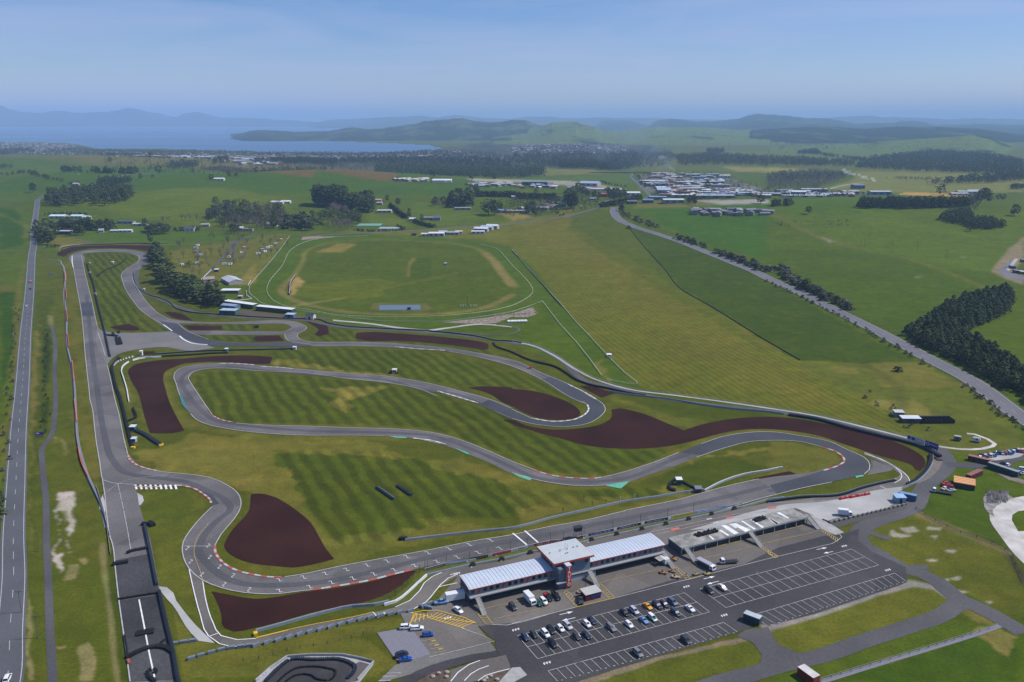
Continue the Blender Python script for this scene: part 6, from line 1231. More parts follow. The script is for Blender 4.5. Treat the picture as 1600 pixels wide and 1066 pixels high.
# catch fences: tall thin posts and wires
M_STEEL = mat('dark_steel', (.035,.037,.042), .5, .4)
postfence('tall catch fence of thin dark posts along the pit wall beside the start line', 'n30,800 150,760 300,712 590,690 820,628 1100,555 1310,510 1600,440 o110,450 280,405 520,350 750,300 975,255 1190,210 1460,165', 3.2, 4.0, M_STEEL, smooth=False, rails=(.3,.45,.6,.75,.99), name='catch_fence', pw=.13, rw=.035)
postfence('curved catch fence of thin dark posts behind the long lower gravel trap', 'O725,590 800,570 870,530 930,480 1000,400 1070,358 1120,350', 3.0, 3.6, M_STEEL, rails=(.3,.45,.6,.75,.99), name='catch_fence', pw=.13, rw=.035)
wall('concrete_barrier', 'grey concrete wall carrying the advertising boards beside the start line', 'barrier', 'n30,810 150,775 300,735 590,700 820,638 1100,572 1310,520 1600,455 o110,462 280,420 520,365 750,312 975,268 1190,222 1460,178 1597,150', .3, .9, M_BARC, smooth=False)
def board(a_, b_, label, c, marks=None, h=1.15, z=.15, off=-.25, name='advertising_board', zup=0.):
    A_ = Vector(W(*PP(a_)[0])); B_ = Vector(W(*PP(b_)[0])); d_ = B_-A_; L_ = d_.length; t = MB().box(0,L_,off-.05,off,0,h).build(name, mat('bd_'+label[:18], c, .5)); t.location = (A_.x,A_.y,z+zup); t.rotation_euler = (0,0,math.atan2(d_.y,d_.x)); tag(t, label, 'board')
    if marks:
        m_ = MB(); x = L_*.1; r_ = random.Random(label)
        while x < L_*.88: w_ = r_.uniform(.35,.8); m_.box(x, x+w_, off-.07, off-.052, h*.28, h*r_.choice([.6,.72,.72])); x += w_+r_.choice([.18,.18,.6])
        m_.build('lettering_strip', mat('mk_%.1f%.1f%.1f' % marks, marks, .6), t)
    return t
WT = (.6,.6,.62)
board('n40,820','n285,755','brown grey board at the left end of the pit wall beside the track',(.10,.085,.075),(.2,.18,.16)); board('n300,742','n588,698','pale blue and white board left of the black one on the pit wall',(.30,.38,.55),(.6,.62,.66)); board('n592,692','n818,645','black board left of the small white board on the pit wall',(.015,.018,.016),(.14,.15,.14))
board('n822,640','n870,632','small white board between the black and the crimson boards',(.42,.46,.55)); board('n874,632','n1100,582','short crimson board left of the white board with dark lettering',(.30,.02,.05),(.42,.12,.15)); board('n1108,580','n1312,528','white board with dark lettering left of the start line',(.45,.47,.52),(.03,.05,.15)); board('n1320,525','n1390,510','grey board between white lettering and the long crimson board',(.25,.26,.3))
board('n1395,510','o110,462','long crimson board with pale marks beside the start line',(.25,.015,.03),(.5,.35,.38)); board('o115,462','o270,432','dark green board next to the starter gantry',(.02,.04,.03),(.05,.09,.06)); board('o285,420','o312,415','small white board right of the starter gantry',(.5,.52,.56)); board('o315,415','o522,372','navy board with pale lettering right of the starter gantry',(.03,.03,.17),(.3,.3,.45)); board('o525,370','o550,362','small white board between the navy and the black lettered boards',(.5,.52,.56))
board('o553,362','o750,322','black board with pale lettering right of the navy board',(.02,.02,.035),(.35,.35,.4)); board('o753,320','o780,312','small white board between two dark lettered boards',(.5,.52,.56)); board('o783,312','o975,278','dark navy board with pale lettering left of the yellow board',(.02,.02,.06),(.35,.35,.4)); board('o978,278','o1000,270','small white board left of the yellow board',(.5,.52,.56)); board('o1003,270','o1190,232','yellow board on the pit wall',(.45,.40,.01),(.25,.25,.02)); board('o1195,230','o1460,178','long pale blue board with white lettering at the right of the pit wall',(.20,.30,.52),(.6,.62,.68))
wall('pit_wall', 'low grey pit wall with a pale rail between grass strip and pit lane', 'wall', 'n60,880 300,825 600,755 980,685 1330,600 1470,580 o270,475 340,455 550,408 760,365 960,320 1150,280 1340,240 1530,192 1597,180 M0,725 100,715', .5, .9, M_BARC, M_ARM, smooth=False)
for i, p in enumerate(['n630,755','n990,685','n1350,605','o340,455','o550,408','o760,365','o960,322','o1150,282','o1340,240','o1530,195']):
    o = MB().prism([(-1.2,0),(1.2,0),(.9,1.3),(-.9,1.3)], -.5, .5).build('signal_stand', M_STEEL); o.location = loc(p, .1); o.rotation_euler = (0,0,ang_u); tag(o, 'dark signalling stand set into the low wall of the pit lane', 'stand', 'signalling stands on the pit wall'); MB().box(-.5,.5,-.3,.3,1.31,1.7).build('seat_box', M_PLAS, o)
for i, p in enumerate(['n585,735','n950,655','o290,445']):
    o = MB().box(-.3,.3,-3.2,3.2,0,.12).build('crossing_slab', M_CONC); o.location = loc(p, .06); o.rotation_euler = (0,0,ang_u); tag(o, ['leftmost pale slab crossing the grass strip of the pit wall','pale slab crossing the grass strip behind the short crimson board','pale slab crossing the grass strip right of the starter gantry'][i], 'slab')
# grass strip between wall and pit lane
sheet('verge', ['n20,830 300,760 600,710 1330,535 1597,470 o110,475 280,440 560,375 1000,280 1500,180 1597,160 M0,715 200,690 430,685 420,693 200,705 0,722 o1530,188 1340,235 960,315 550,402 270,465 n1460,570 1330,590 980,675 600,745 300,815 50,868 O1000,480 870,560 820,575 900,510'], mat('pit_verge_grass', (.085,.10,.02), .95, .1, .15, .4), 5, smooth=False)
sheet('verge', ['O870,575 990,480 1080,415 1110,405 1060,445 1010,510 950,560 830,605'], mat('pit_verge_grass', (.085,.10,.02)), 5, smooth=False)
# big billboards at the right end
def billboard(a_, b_, label, c, h, name='billboard', marks=WT, z=1.2, lift=None, lead=0.):
    A_ = Vector(W(*PP(a_)[0])); B_ = Vector(W(*PP(b_)[0])); d_ = B_-A_; L_ = d_.length; t = thing(name, label, 'billboard', (A_.x,A_.y,.1), math.atan2(d_.y,d_.x)); MB().box(0,L_,-.12,0,z,z+h).build('panel', mat('bb'+label[:16], c, .5), t)
    for i in range(5): MB().box(L_*(i+.5)/5-.12,L_*(i+.5)/5+.12,.003,.25,0,z+h*.9).build('post', M_STEEL, t)
    return t, L_
t, L_ = billboard('p765,385','p1030,480','pale blue and lilac billboard with dark discs behind the black tyre wall',(.26,.30,.48), 2.4)
for x in (L_*.12, L_*.36): MB().tube((x,-.13,2.4),(x,-.16,2.4),.85,k=16).build('emblem', mat('disc_navy', (.03,.03,.15), .5), t)
MB().box(L_*.5,L_*.92,-.15,-.122,1.9,2.9).build('lettering', mat('pale_mark', (.55,.58,.66), .5), t); MB().box(L_*.86,L_*.995,-.18,-.152,1.3,3.3).build('cream_corner', mat('cream', (.55,.47,.3), .5), t)
t, L_ = billboard('p1045,500','p1245,570','navy billboard with a white ring emblem right of the pale billboard',(.02,.03,.20), 3.4)
MB().tube((L_*.2,-.13,3.1),(L_*.2,-.16,3.1),.95,k=18).build('emblem', mat('pale_mark', (.55,.58,.66)), t); MB().tube((L_*.2,-.161,3.1),(L_*.2,-.18,3.1),.6,k=18).build('emblem_centre', mat('disc_navy', (.03,.03,.15)), t)
m_ = MB(); [m_.box(L_*(.38+i*.082), L_*(.38+i*.082)+L_*.055, -.15, -.122, 2.6, 3.7) for i in range(7)]; m_.build('lettering', mat('lilac_mark', (.30,.30,.45), .5), t)
# signs on the left
t, L_ = billboard('J222,335','J275,330','blue and white billboard with a red foot between the highway and the service path',(.025,.05,.22), 2.2, z=.9); MB().box(L_*.1,L_*.5,-.15,-.122,2.0,2.7).build('lettering', mat('pale_mark', (.55,.58,.66)), t); MB().box(0,L_,-.15,-.122,.9,1.2).build('red_band', M_REDP, t)
t, L_ = billboard('E300,278','E338,278','small white topped sign beside the highway with a long shadow',(.45,.46,.5), 1.6, name='roadside_sign', z=1.2)
t, L_ = billboard('A272,910','A288,910','tiny white sign at the junction by the bend of the highway',(.6,.6,.6), 2.0, name='roadside_sign', z=1.0)
# marshal huts
def hut(p, label, wc, rc, s=2.4, h=2.6, deg=0, name='marshal_hut', legs=0.0, z=.05, cat='hut'):
    t = thing(name, label, cat, loc(p, z), R(deg)); MB().box(-s/2,s/2,-s/2,s/2,legs,legs+h).build('wall', mat('hut%.2f%.2f%.2f' % wc, wc, .7), t); MB().prismx([(-s/2-.3,legs+h+.02),(s/2+.3,legs+h+.3),(s/2+.3,legs+h+.42),(-s/2-.3,legs+h+.14)], -s/2-.3, s/2+.3).build('roof', mat('hutr%.2f%.2f%.2f' % rc, rc, .5), t)
    MB().box(-s*.35,s*.35,-s/2-.04,-s/2-.003,legs+1.1,legs+2.0).build('window', M_GLASS, t)
    if legs:
        for x in (-1,1):
            for y in (-1,1): MB().bar((x*s*.42,y*s*.42,0),(x*s*.42,y*s*.42,legs),.14,.14).build('leg', M_PLAS, t)
    return t
hut('J832,290','green marshal hut with a white roof at the middle of the tall tyre wall',(.03,.14,.10),(.55,.58,.62),3.0,2.6); hut('J838,362','small grey hut beside the yellow end block of the main straight',(.30,.34,.36),(.5,.55,.6),2.4,2.2)
hut('L1040,625','white roofed teal hut ringed by tyres on the infield beside the start straight',(.02,.12,.11),(.66,.67,.66),2.6,2.8); hut('F865,890','cream hut alone on the striped infield in the middle of the circuit',(.42,.36,.26),(.55,.52,.48),3.0,2.6); hut('F242,745','white hut at the right end of the blue green guardrail',(.5,.52,.55),(.5,.55,.6),2.4,2.2)
hut('E883,780','slim white marshal post between two arms of the guardrail',(.62,.62,.60),(.66,.66,.64),1.8,3.4); hut('j1480,500','small teal and white hut at the end of the straight black tyre wall',(.02,.20,.20),(.6,.64,.66),2.0,2.0); hut('E702,205','low white and blue hut on the grass inside the far loop',(.42,.48,.58),(.66,.66,.62),2.8,1.6)
hut('E597,408','small pinkish marshal box on the long tyre wall of the straight',(.30,.24,.28),(.3,.3,.34),1.6,2.4); hut('E560,268','teal and white post beside the tyre wall near the far loop',(.12,.3,.3),(.6,.62,.64),1.8,1.2); hut('E558,208','white timber frame at the far end of the long tyre wall',(.45,.44,.38),(.5,.5,.45),1.8,1.5)
hut('o1230,45','black and grey hut behind the pale barrier beside the start straight',(.05,.055,.06),(.16,.18,.2),3.0,2.0); hut('i735,955','small black hut inside the upper hairpin island',(.015,.015,.015),(.03,.03,.03),3.2,1.6)
hut('E900,375','white post box beside the service road under the pines',(.5,.5,.5),(.6,.6,.6),1.4,1.8); hut('G605,790','white caravan shaped hut at the kink of the paddock rail',(.6,.6,.58),(.66,.66,.64),3.2,2.0)
tyrewall('ring of tyres hooked round the teal infield hut', 'L980,655 990,625 1015,605 1035,600', 2, 1.2); tyrewall('loose dark tyres left of the teal infield hut', 'L985,660 1015,668', 3, 1.1); tyrewall('thin tyre line from the teal hut to the pale barrier', 'L1050,605 1100,635 1150,655 1195,660', 2, .9); tyrewall('short tyre bank beside the cream infield hut', 'F835,895 850,880 880,895', 3, 1.0)
for i, p in enumerate(['L676,735','L765,720','L317,808','L584,757','L500,770','L448,735']):
    o = MB().tube((0,0,0),(0,0,2.6),.1).build('pole', M_WBAR if i < 2 else M_STEEL); o.location = loc(p,.05); tag(o, ['white pole on the infield straight below the green painted triangle','white pole right of another on the infield straight','dark post on the dry grass left of the others above the barrier','short dark post between the white poles and the floodlight','dark floodlight pole leaning over the infield barrier','short dark post on the dry grass behind the floodlight pole'][i], 'pole')
    MB().box(-.3,.3,-.06,.06,2.2,2.7).build('marker', M_WBAR if i < 2 else M_STEEL, o)
# highway power poles & lamp posts
for i, p in enumerate(['N38,88','N55,1000']): pass
for i, p in enumerate(['J10,760','N245,250','N135,630','N240,790','J255,670','J230,400']):
    t = thing('power_pole','timber power pole beside the left highway','pole', loc(p,.02), .1, 'poles along the left highway'); MB().tube((0,0,0),(0,0,9),.16,.11).build('post', mat('pole_timber',(.14,.12,.10),.9), t); MB().bar((-1.2,0,8.4),(1.2,0,8.4),.12,.12).build('crossarm', M_STEEL, t)
pw = [('D435,780',22),('D530,820',20),('D633,840',24),('D600,900',22),('D576,900',18),('D776,890',22),('D930,930',22),('D1105,980',24),('D1118,975',22)]
for p, h in pw:
    g_ = GG(p)[0]; t = thing('power_pole','slim dark power pole standing in the right hand pasture','pole', g_, .4, 'power poles across the right hand pasture'); h = h*.55; MB().tube((0,0,0),(0,0,h),.22,.14).build('post', mat('pole_timber',(.14,.12,.10)), t); MB().bar((-1.6,0,h-.8),(1.6,0,h-.8),.16,.16).build('crossarm', M_STEEL, t)
# race course rails
postfence('white running rail round the outside of the racecourse from the left bend', 'F210,38 160,110 80,210 0,300 E1590,310 1562,345 1562,400 1597,430 F40,460 100,478 250,500', 6, 1.3, M_RAILW, rails=(.95,), name='running_rail', pw=.14, rw=.17)
postfence('inner white running rail of the racecourse', 'F60,1000'.replace('F60,1000','F700,38 500,45 400,55 285,85 240,110 160,230 75,345 68,378 80,410 130,455 200,482 330,502 500,532 800,547 1100,542 1400,517 1597,475 G60,448 110,415 130,385 118,350 60,280 0,220 F1550,165 1480,110 1400,90'), 10, 1.3, M_RAILW, rails=(.95,), name='running_rail', pw=.14, rw=.17)
postfence('pale green rail along the lower edge of the racecourse', 'F250,500 480,535 800,572 1170,573 1400,545 1597,510 G0,515 100,480 190,445 300,590 400,700 480,800 560,910', 6, 1.2, mat('pale_green_rail',(.38,.45,.36),.6), rails=(.5,.95), name='running_rail', pw=.18, rw=.16, smooth=False)
postfence('long rail from the racecourse bend down to the dry corner of the hay paddock', 'G0,120 100,240 200,350 300,455 400,575 500,680 600,790 700,890 770,965 640,945 590,935', 6, 1.2, mat('pale_green_rail',(.38,.45,.36)), rails=(.5,.95), name='running_rail', pw=.18, rw=.14)
wall('hedge_line', 'dark fence line between the racecourse and the hay paddock', 'fence', 'G0,130 60,190 120,260 200,350 260,420 310,475', .5, 1.0, mat('fence_weed',(.06,.075,.03),.95)); wall('hedge_line', 'dark fence line between the hay paddock and the deep green field', 'fence', 'C720,770 740,795 G850,130 960,250 1060,370 1250,480 1597,695 I0,695 200,810', .5, .9, mat('fence_weed',(.06,.075,.03)), drape=True)
postfence('short white rail standing left of the racecourse bend', 'i220,310 40,485', 5, 1.4, M_RAILW, rails=(.6,.95), name='running_rail', rw=.25, smooth=False); postfence('short double rail by the outer rail of the racecourse', 'i665,430 635,490', 4, 1.4, M_RAILW, rails=(.6,.95), name='running_rail', rw=.25, smooth=False); postfence('hooked white rail between the marquee and the racecourse', 'i615,545 620,600 680,640 450,670', 4, 1.4, M_RAILW, rails=(.6,.95), name='running_rail', rw=.25, smooth=False)
postfence('grey post fence along the perimeter road beside the long paddock', 'G0,690 100,708 250,768 400,865 520,925 770,995 L1000,66 1597,145 M0,150 300,196 600,264 870,332', 8, 1.1, M_CONC, name='post_fence', rw=.1)
postfence('dark post and wire fence over the grass above the kart track', 'm0,385 260,340 500,270 800,215 1030,175 1300,110 1500,60', 4, 1.2, M_STEEL, name='post_fence', rw=.04); postfence('post and wire fence along the grass track at the lower right', 'Q330,1060 700,945 1000,855 1290,765 1430,720', 4, 1.3, M_CONC, name='post_fence', rw=.06)
postfence('timber fence line climbing from the yard corner across the lower right grass', 'M920,780 1000,830 1200,930 1400,1010 Q1300,165 1500,255 1550,350 1590,440', 5, 1.2, mat('dark_timber', (.03,.028,.026)), name='post_fence', rw=.1); postfence('dark fence between highway verge and the L shaped pine plantation', 'I500,515 850,660 1100,780 1300,900 1500,1030', 8, 1.3, mat('tan_timber', (.16,.13,.09), .9), name='post_fence', rw=.12)
# race course buildings
mr = mat('marquee_white', (.72,.73,.74), .6)
def longshed(a_, b_, depth, h, label, wc, m_r, name='stand', z=.05):
    t = shed(a_, b_, depth, h, label, wc, (.70,.71,.72), name, 'building', door=False, z=z); return t
longshed('i325,572','i525,572', 9, 3.2, 'white roofed open marquee on the grass left of the racecourse bend', (.10,.13,.09), mr, 'marquee'); longshed('i335,700','i690,750', 6, 4.2, 'left of two long white roofed grandstands facing the racecourse', (.05,.07,.04), mr, 'grandstand'); longshed('i725,765','i1130,805', 6, 4.2, 'right of two long white roofed grandstands facing the racecourse', (.05,.07,.04), mr, 'grandstand')
shed('i330,745','i490,760', 8, 3.6, 'blue grey roofed hall tucked behind the left grandstand end', (.10,.16,.2), (.25,.33,.48), 'hall', 'building', pitch=1.2); shed('i310,815','i490,822', 8, 4.4, 'dark glazed hall with a pale blue roof beside the perimeter road', (.05,.09,.09), (.36,.46,.54), 'hall', 'building', windows=8)
shed('i1055,845','i1150,850', 6, 3.0, 'small pale blue kiosk at the right end of the grandstands', (.08,.13,.18), (.36,.46,.58), 'kiosk', 'building'); shed('i1290,862','i1375,868', 5, 3.6, 'small pale judges tower with a sloping dark roof by the racecourse', (.55,.52,.46), (.06,.06,.06), 'judges_tower', 'building', pitch=1.4)
shed('i130,450','i260,440', 12, 3.4, 'pinkish brown roofed house among bare trees left of the marquee', (.3,.27,.25), (.32,.25,.22), 'house', 'house', pitch=2); shed('i330,430','i420,480', 16, 3.4, 'clubhouse with pale grey gabled roofs beside bare trees', (.35,.34,.33), (.45,.47,.50), 'clubhouse', 'building', pitch=2.4); shed('i150,520','i215,525', 8, 3.0, 'dusky pink roofed outbuilding behind the row of pines', (.3,.25,.24), (.34,.27,.24), 'house', 'house', pitch=1.5)
hut('i280,325','white van sized hut with a dark open front left of the racecourse',(.06,.06,.06),(.68,.68,.68),4.6,3.0,name='hut'); hut('i550,625','brown and pink caravan beside the hooked white rail',(.25,.16,.15),(.5,.4,.4),4.0,2.4,name='caravan',cat='caravan'); hut('F1182,215','pale blue box standing in the middle of the racecourse',(.16,.26,.45),(.4,.5,.65),3.2,2.0,name='hut'); hut('i290,630','dark shed at the right end of the pines',(.03,.03,.03),(.3,.28,.26),4.0,2.8,name='shed',cat='shed')
# pond
po = sheet('pond', ['F768,468 1022,466 1030,496 770,500'], lm, 3, smooth=False); mat_p = bpy.data.materials.new('pond_water'); mat_p.use_nodes = True; mat_p.node_tree.nodes['Principled BSDF'].inputs['Base Color'].default_value = (.11,.14,.16,1); mat_p.node_tree.nodes['Principled BSDF'].inputs['Roughness'].default_value = .12; po.data.materials[0] = mat_p
hut('F955,494','small black pump box at the lower edge of the pond',(.01,.012,.015),(.02,.02,.02),3.0,1.4,name='pump_box',cat='box'); postfence('dark fence square round the pond','F705,505 720,455 1075,455 1105,502 705,506', 5, 1.2, M_STEEL, smooth=False, name='post_fence', rw=.06)
t = thing('white_post_group','white scaffold frame with a dark mast in the lower right of the racecourse','frame', loc('F1318,475',.05)); MB().tube((0,0,0),(0,0,9),.2).build('mast', M_STEEL, t); m_ = MB(); [m_.box(x,x+1.0,-.6,.6,0,1.4) for x in (-7,-4.5,-2,3,6,8)]; m_.build('white_block', M_WBAR, t)
wall('retaining_wall','dark retaining wall beside the pale dug bank in the racecourse','wall','i1170,380 1115,470 1110,540 1100,590', .6, 2.0, M_NAVY, M_WBAR)
t = thing('silage_stack','stack of white wrapped bales by the brown rubble beside the racecourse','bales', loc('G35,575',.05), .1)
for i in range(6):
    for j in range(2): MB().tube((i*3.0-9,j*2.4,0.9),(i*3.0-6.3,j*2.4,.9),.95,k=12).build('bale', M_WHITE, t)
o = MB(); 
for i in range(120): x, y = rng.uniform(-22,22), rng.uniform(-3.5,3.5); s_ = rng.uniform(.3,1.1); o.tube((x,y,0),(x+s_*.4,y+.2,s_), s_*.8, s_*.25, 5)
o = o.build('rubble', mat('spoil', (.13,.10,.075))); o.location = loc('G20,525', .05); o.rotation_euler = (0,0,.25); tag(o, 'bank of brown broken rubble along the racecourse rail', 'rubble', kind='stuff')
o = MB()
for i in range(200): 
    q_ = W2('g%g,%g' % (rng.uniform(1180,1400), rng.uniform(930,1060)))[0]; s_ = rng.uniform(.3,1.3); o.tube((q_.x,q_.y,0),(q_.x+s_*.4,q_.y+.2,s_), s_*.8, s_*.25, 5)
o = o.build('rubble', mat('rubble_face', (.12,.11,.10))); tag(o, 'grey broken rubble at the head of the pale gravel track', 'rubble', kind='stuff')
# rocks of the garden bed
for i, p in enumerate(['h770,685','h860,672','h855,725','h700,720','h1310,740','h1360,715','h1430,755','h1280,765']):
    r_ = random.Random(i); mb = MB(); n = 8; s_ = .8
    for k in range(5):
        a_ = math.pi*k/4-math.pi/2
        mb.v += [(s_*r_.uniform(.8,1.2)*math.cos(a_)*math.cos(2*math.pi*j/n), s_*.8*r_.uniform(.8,1.2)*math.cos(a_)*math.sin(2*math.pi*j/n), .3+s_*.6*math.sin(a_)*r_.uniform(.85,1.1)) for j in range(n)]
    for k in range(4): mb.f += [(k*n+j,k*n+(j+1)%n,(k+1)*n+(j+1)%n,(k+1)*n+j) for j in range(n)]
    o = mb.build('boulder', mat('boulder_pale', (.36,.31,.27), .9, .1, .2, 2)); o.location = loc(p, .25); tag(o, 'pale boulder in the mulched beds at the lower edge', 'boulder', 'boulders in the mulched beds')
# kart track walls
wall('kerb_wall','grey outer kerb wall of the small kart track','wall','m140,625 300,480 500,345 780,325 1120,325 1330,365 1480,405 1300,610', .5, .8, M_BARC, M_CONC, smooth=False)
tyrewall('outer tyre wall of the small kart track','m255,625 400,480 530,385 800,380 1110,382 1200,410 1270,460 1240,540 1190,590', 2, .9, M_NAVY); tyrewall('inner tyre line looping over the small kart track','m400,625 480,550 600,480 780,458 950,475 1050,510 1040,560 990,610 900,612 840,600 780,560 680,545 580,565 490,625', 1, .8, M_RUBB)
board('m140,620','m300,490','white banner with pale blue and violet marks on the kart track wall',(.5,.5,.56),(.25,.22,.5), h=.9, z=.2)
# camp ground caravans
for i, (p, c) in enumerate([('E1225,120',(.6,.6,.6)),('E1232,100',(.65,.65,.65)),('E1220,140',(.38,.14,.15)),('E1250,160',(.18,.27,.42)),('E1425,172',(.65,.65,.65)),('E1400,216',(.6,.6,.6)),('E1434,216',(.66,.66,.66)),('E1510,143',(.3,.35,.42)),('E1135,220',(.3,.38,.36)),('i590,60',(.3,.3,.32)),('i800,85',(.3,.36,.45)),('i825,105',(.4,.45,.5)),('i860,60',(.1,.12,.2)),('i890,50',(.2,.25,.35)),('i945,15',(.6,.6,.6)),('i750,128',(.5,.52,.55)),('i1010,-30',(.3,.3,.3)),('E1228,212',(.4,.4,.4)),('i45,62',(.6,.6,.6))]):
    t = thing('caravan','caravan parked on the camping ground left of the racecourse','caravan', loc(p,.05), R(20+37*i % 60), 'caravans on the camping ground'); MB().prism([(-2.9,.4),(2.6,.4),(3.1,1.2),(2.7,2.5),(-2.7,2.6),(-3.0,1.5)], -1.15, 1.15).build('body', mat('cv%d' % (i%7), c, .5), t); MB().box(-2.6,2.6,-1.2,1.2,2.6,2.72).build('roof', M_WBAR, t); MB().box(-1.5,1.5,-1.19,-1.152,1.4,2.1).build('window', M_GLASS, t)
    for s_ in (-1,1): MB().tube((0,s_*1.0,.35),(0,s_*1.2,.35),.35).build('wheel', M_TYRE, t)
# ------------------------------------------------------------------ trees
def leafmat(name, c, var=.35):
    m = bpy.data.materials.new(name); m.use_nodes = True; t = m.node_tree; b = t.nodes['Principled BSDF']; l = t.links.new
    b.inputs['Roughness'].default_value = .9; b.inputs['Specular IOR Level'].default_value = .1
    oi = N(t, 'ShaderNodeObjectInfo'); g = N(t, 'ShaderNodeNewGeometry'); n = N(t, 'ShaderNodeTexNoise'); n.inputs['Scale'].default_value = .22; n.inputs['Detail'].default_value = 4; l(g.outputs['Position'], n.inputs['Vector'])
    r = N(t, 'ShaderNodeMapRange'); r.inputs[1].default_value = .3; r.inputs[2].default_value = .7; r.inputs[3].default_value = 1-var; r.inputs[4].default_value = 1+var; l(n.outputs['Fac'], r.inputs[0])
    r2 = N(t, 'ShaderNodeMapRange'); r2.inputs[3].default_value = .65; r2.inputs[4].default_value = 1.65; l(oi.outputs['Random'], r2.inputs[0])
    mu = N(t, 'ShaderNodeMath', operation='MULTIPLY'); l(r.outputs[0], mu.inputs[0]); l(r2.outputs[0], mu.inputs[1])
    v = N(t, 'ShaderNodeVectorMath', operation='SCALE'); v.inputs[0].default_value = c; l(mu.outputs[0], v.inputs['Scale']); l(v.outputs[0], b.inputs['Base Color']); return m
ML = {'pine':leafmat('pine_needles', (.038,.054,.021)), 'dark':leafmat('dark_foliage', (.044,.060,.020)), 'green':leafmat('green_foliage', (.05,.075,.02)), 'lime':leafmat('spring_foliage', (.15,.19,.035)),
      'bare':leafmat('bare_twigs', (.115,.10,.085)), 'shrub':leafmat('shrub_foliage', (.045,.055,.028)), 'wood':leafmat('far_wood_foliage', (.036,.050,.024), .5), 'grey':leafmat('grey_scrub', (.085,.08,.062)), 'pink':leafmat('blossom_twigs', (.15,.105,.105))}
M_BARK = mat('bark', (.06,.048,.038), .95, .1, .3, 1.5)
def clump(mb, c, r, rg):
    """one leafy clump: a ragged eight-sided lump of leaf faces"""
    n = len(mb.v)
    for d in ((1,0,0),(-1,0,0),(0,1,0),(0,-1,0),(0,0,1),(0,0,-1)):
        k = r*rg.uniform(.6,1.35); mb.v.append((c[0]+d[0]*k+rg.uniform(-.3,.3)*r, c[1]+d[1]*k+rg.uniform(-.3,.3)*r, c[2]+d[2]*k*.75+rg.uniform(-.2,.2)*r))
    for a, b_, c_ in ((0,2,4),(2,1,4),(1,3,4),(3,0,4),(2,0,5),(1,2,5),(3,1,5),(0,3,5)): mb.f.append((n+a,n+b_,n+c_))
def crown(kind, seed, n):
    rg = random.Random(seed); mb = MB()
    for i in range(n):
        if kind == 'pine': z = rg.random()**1.15; rad = .28*(1-z)**.7*(.75+.5*rg.random())+.015; c = (0,0); zz = .16+.82*z; r = .055+.05*(1-z)
        elif kind == 'tall': z = rg.random(); rad = .15*math.sin(math.pi*(.12+.8*z))**.6*(.6+.6*rg.random()); zz = .2+.78*z; r = .05
        elif kind == 'round': z = rg.random(); rad = .34*math.sin(math.pi*(.12+.8*z))**.6*rg.random()**.4; zz = .2+.75*z; r = .075
        elif kind == 'shrub': z = rg.random(); rad = .62*(1-z*.75)*rg.random()**.5; zz = .05+.85*z; r = .16
        a = rg.uniform(0, 2*math.pi)+(math.sin(z*9+seed)*.4); cx, cy = rad*math.cos(a), rad*math.sin(a)
        if rg.random() < .12: cx *= 1.3; cy *= 1.3
        clump(mb, (cx, cy, zz), r*rg.uniform(.7,1.3), rg)
    return mb
def trunk(seed, r=.018, limbs=4, top=.7):
    rg = random.Random(seed); mb = MB(); mb.tube((0,0,0),(rg.uniform(-.01,.01),0,top), r, r*.35, 6)
    for i in range(limbs):
        z = rg.uniform(.28,.62); a = rg.uniform(0,6.28); mb.tube((0,0,z),(math.cos(a)*.18,math.sin(a)*.18,z+.14), r*.5, r*.15, 4)
    return mb
def bare(seed):
    rg = random.Random(seed); mb = MB(); tips = []
    mb.tube((0,0,0),(0,0,.38), .02, .014, 5)
    for i in range(8):
        a = i*2.4+rg.uniform(-.3,.3); z = rg.uniform(.25,.42); e = (math.cos(a)*rg.uniform(.14,.27), math.sin(a)*rg.uniform(.14,.27), rg.uniform(.55,.9)); mb.tube((0,0,z), e, .011, .004, 4)
        for j in range(7):
            t_ = rg.uniform(.35,1); p = (e[0]*t_, e[1]*t_, z+(e[2]-z)*t_); q = (p[0]+rg.uniform(-.13,.13), p[1]+rg.uniform(-.13,.13), p[2]+rg.uniform(.03,.2)); mb.tube(p, q, .005, .0018, 3); tips.append(q)
            for k in range(2): q2 = (q[0]+rg.uniform(-.08,.08), q[1]+rg.uniform(-.08,.08), q[2]+rg.uniform(.0,.1)); mb.tube(q, q2, .0028, .0012, 3)
    return mb
PROT = {}
def proto(kind):
    if kind in PROT: return PROT[kind]
    L_ = []
    for s_ in range(4):
        if kind == 'bare': L_.append((bare(s_).mesh('twigs', ML['bare']), None))
        elif kind == 'pink': L_.append((bare(s_+9).mesh('twigs', ML['pink']), None))
        elif kind in ('shrub','hedge','greyshrub'): L_.append((crown('shrub', s_, 26).mesh('foliage', ML['grey' if kind == 'greyshrub' else 'shrub' if kind == 'shrub' else 'dark']), None))
        else:
            k2 = {'pine':'pine','dark':'round','green':'round','lime':'round','tall':'tall'}[kind]; m_ = {'pine':'pine','dark':'dark','green':'green','lime':'lime','tall':'pine'}[kind]
            L_.append((crown(k2, s_*7+1, 90 if k2 != 'round' else 70).mesh('crown', ML[m_]), trunk(s_).mesh('trunk', M_BARK)))
    PROT[kind] = L_; return L_
NT = [0]
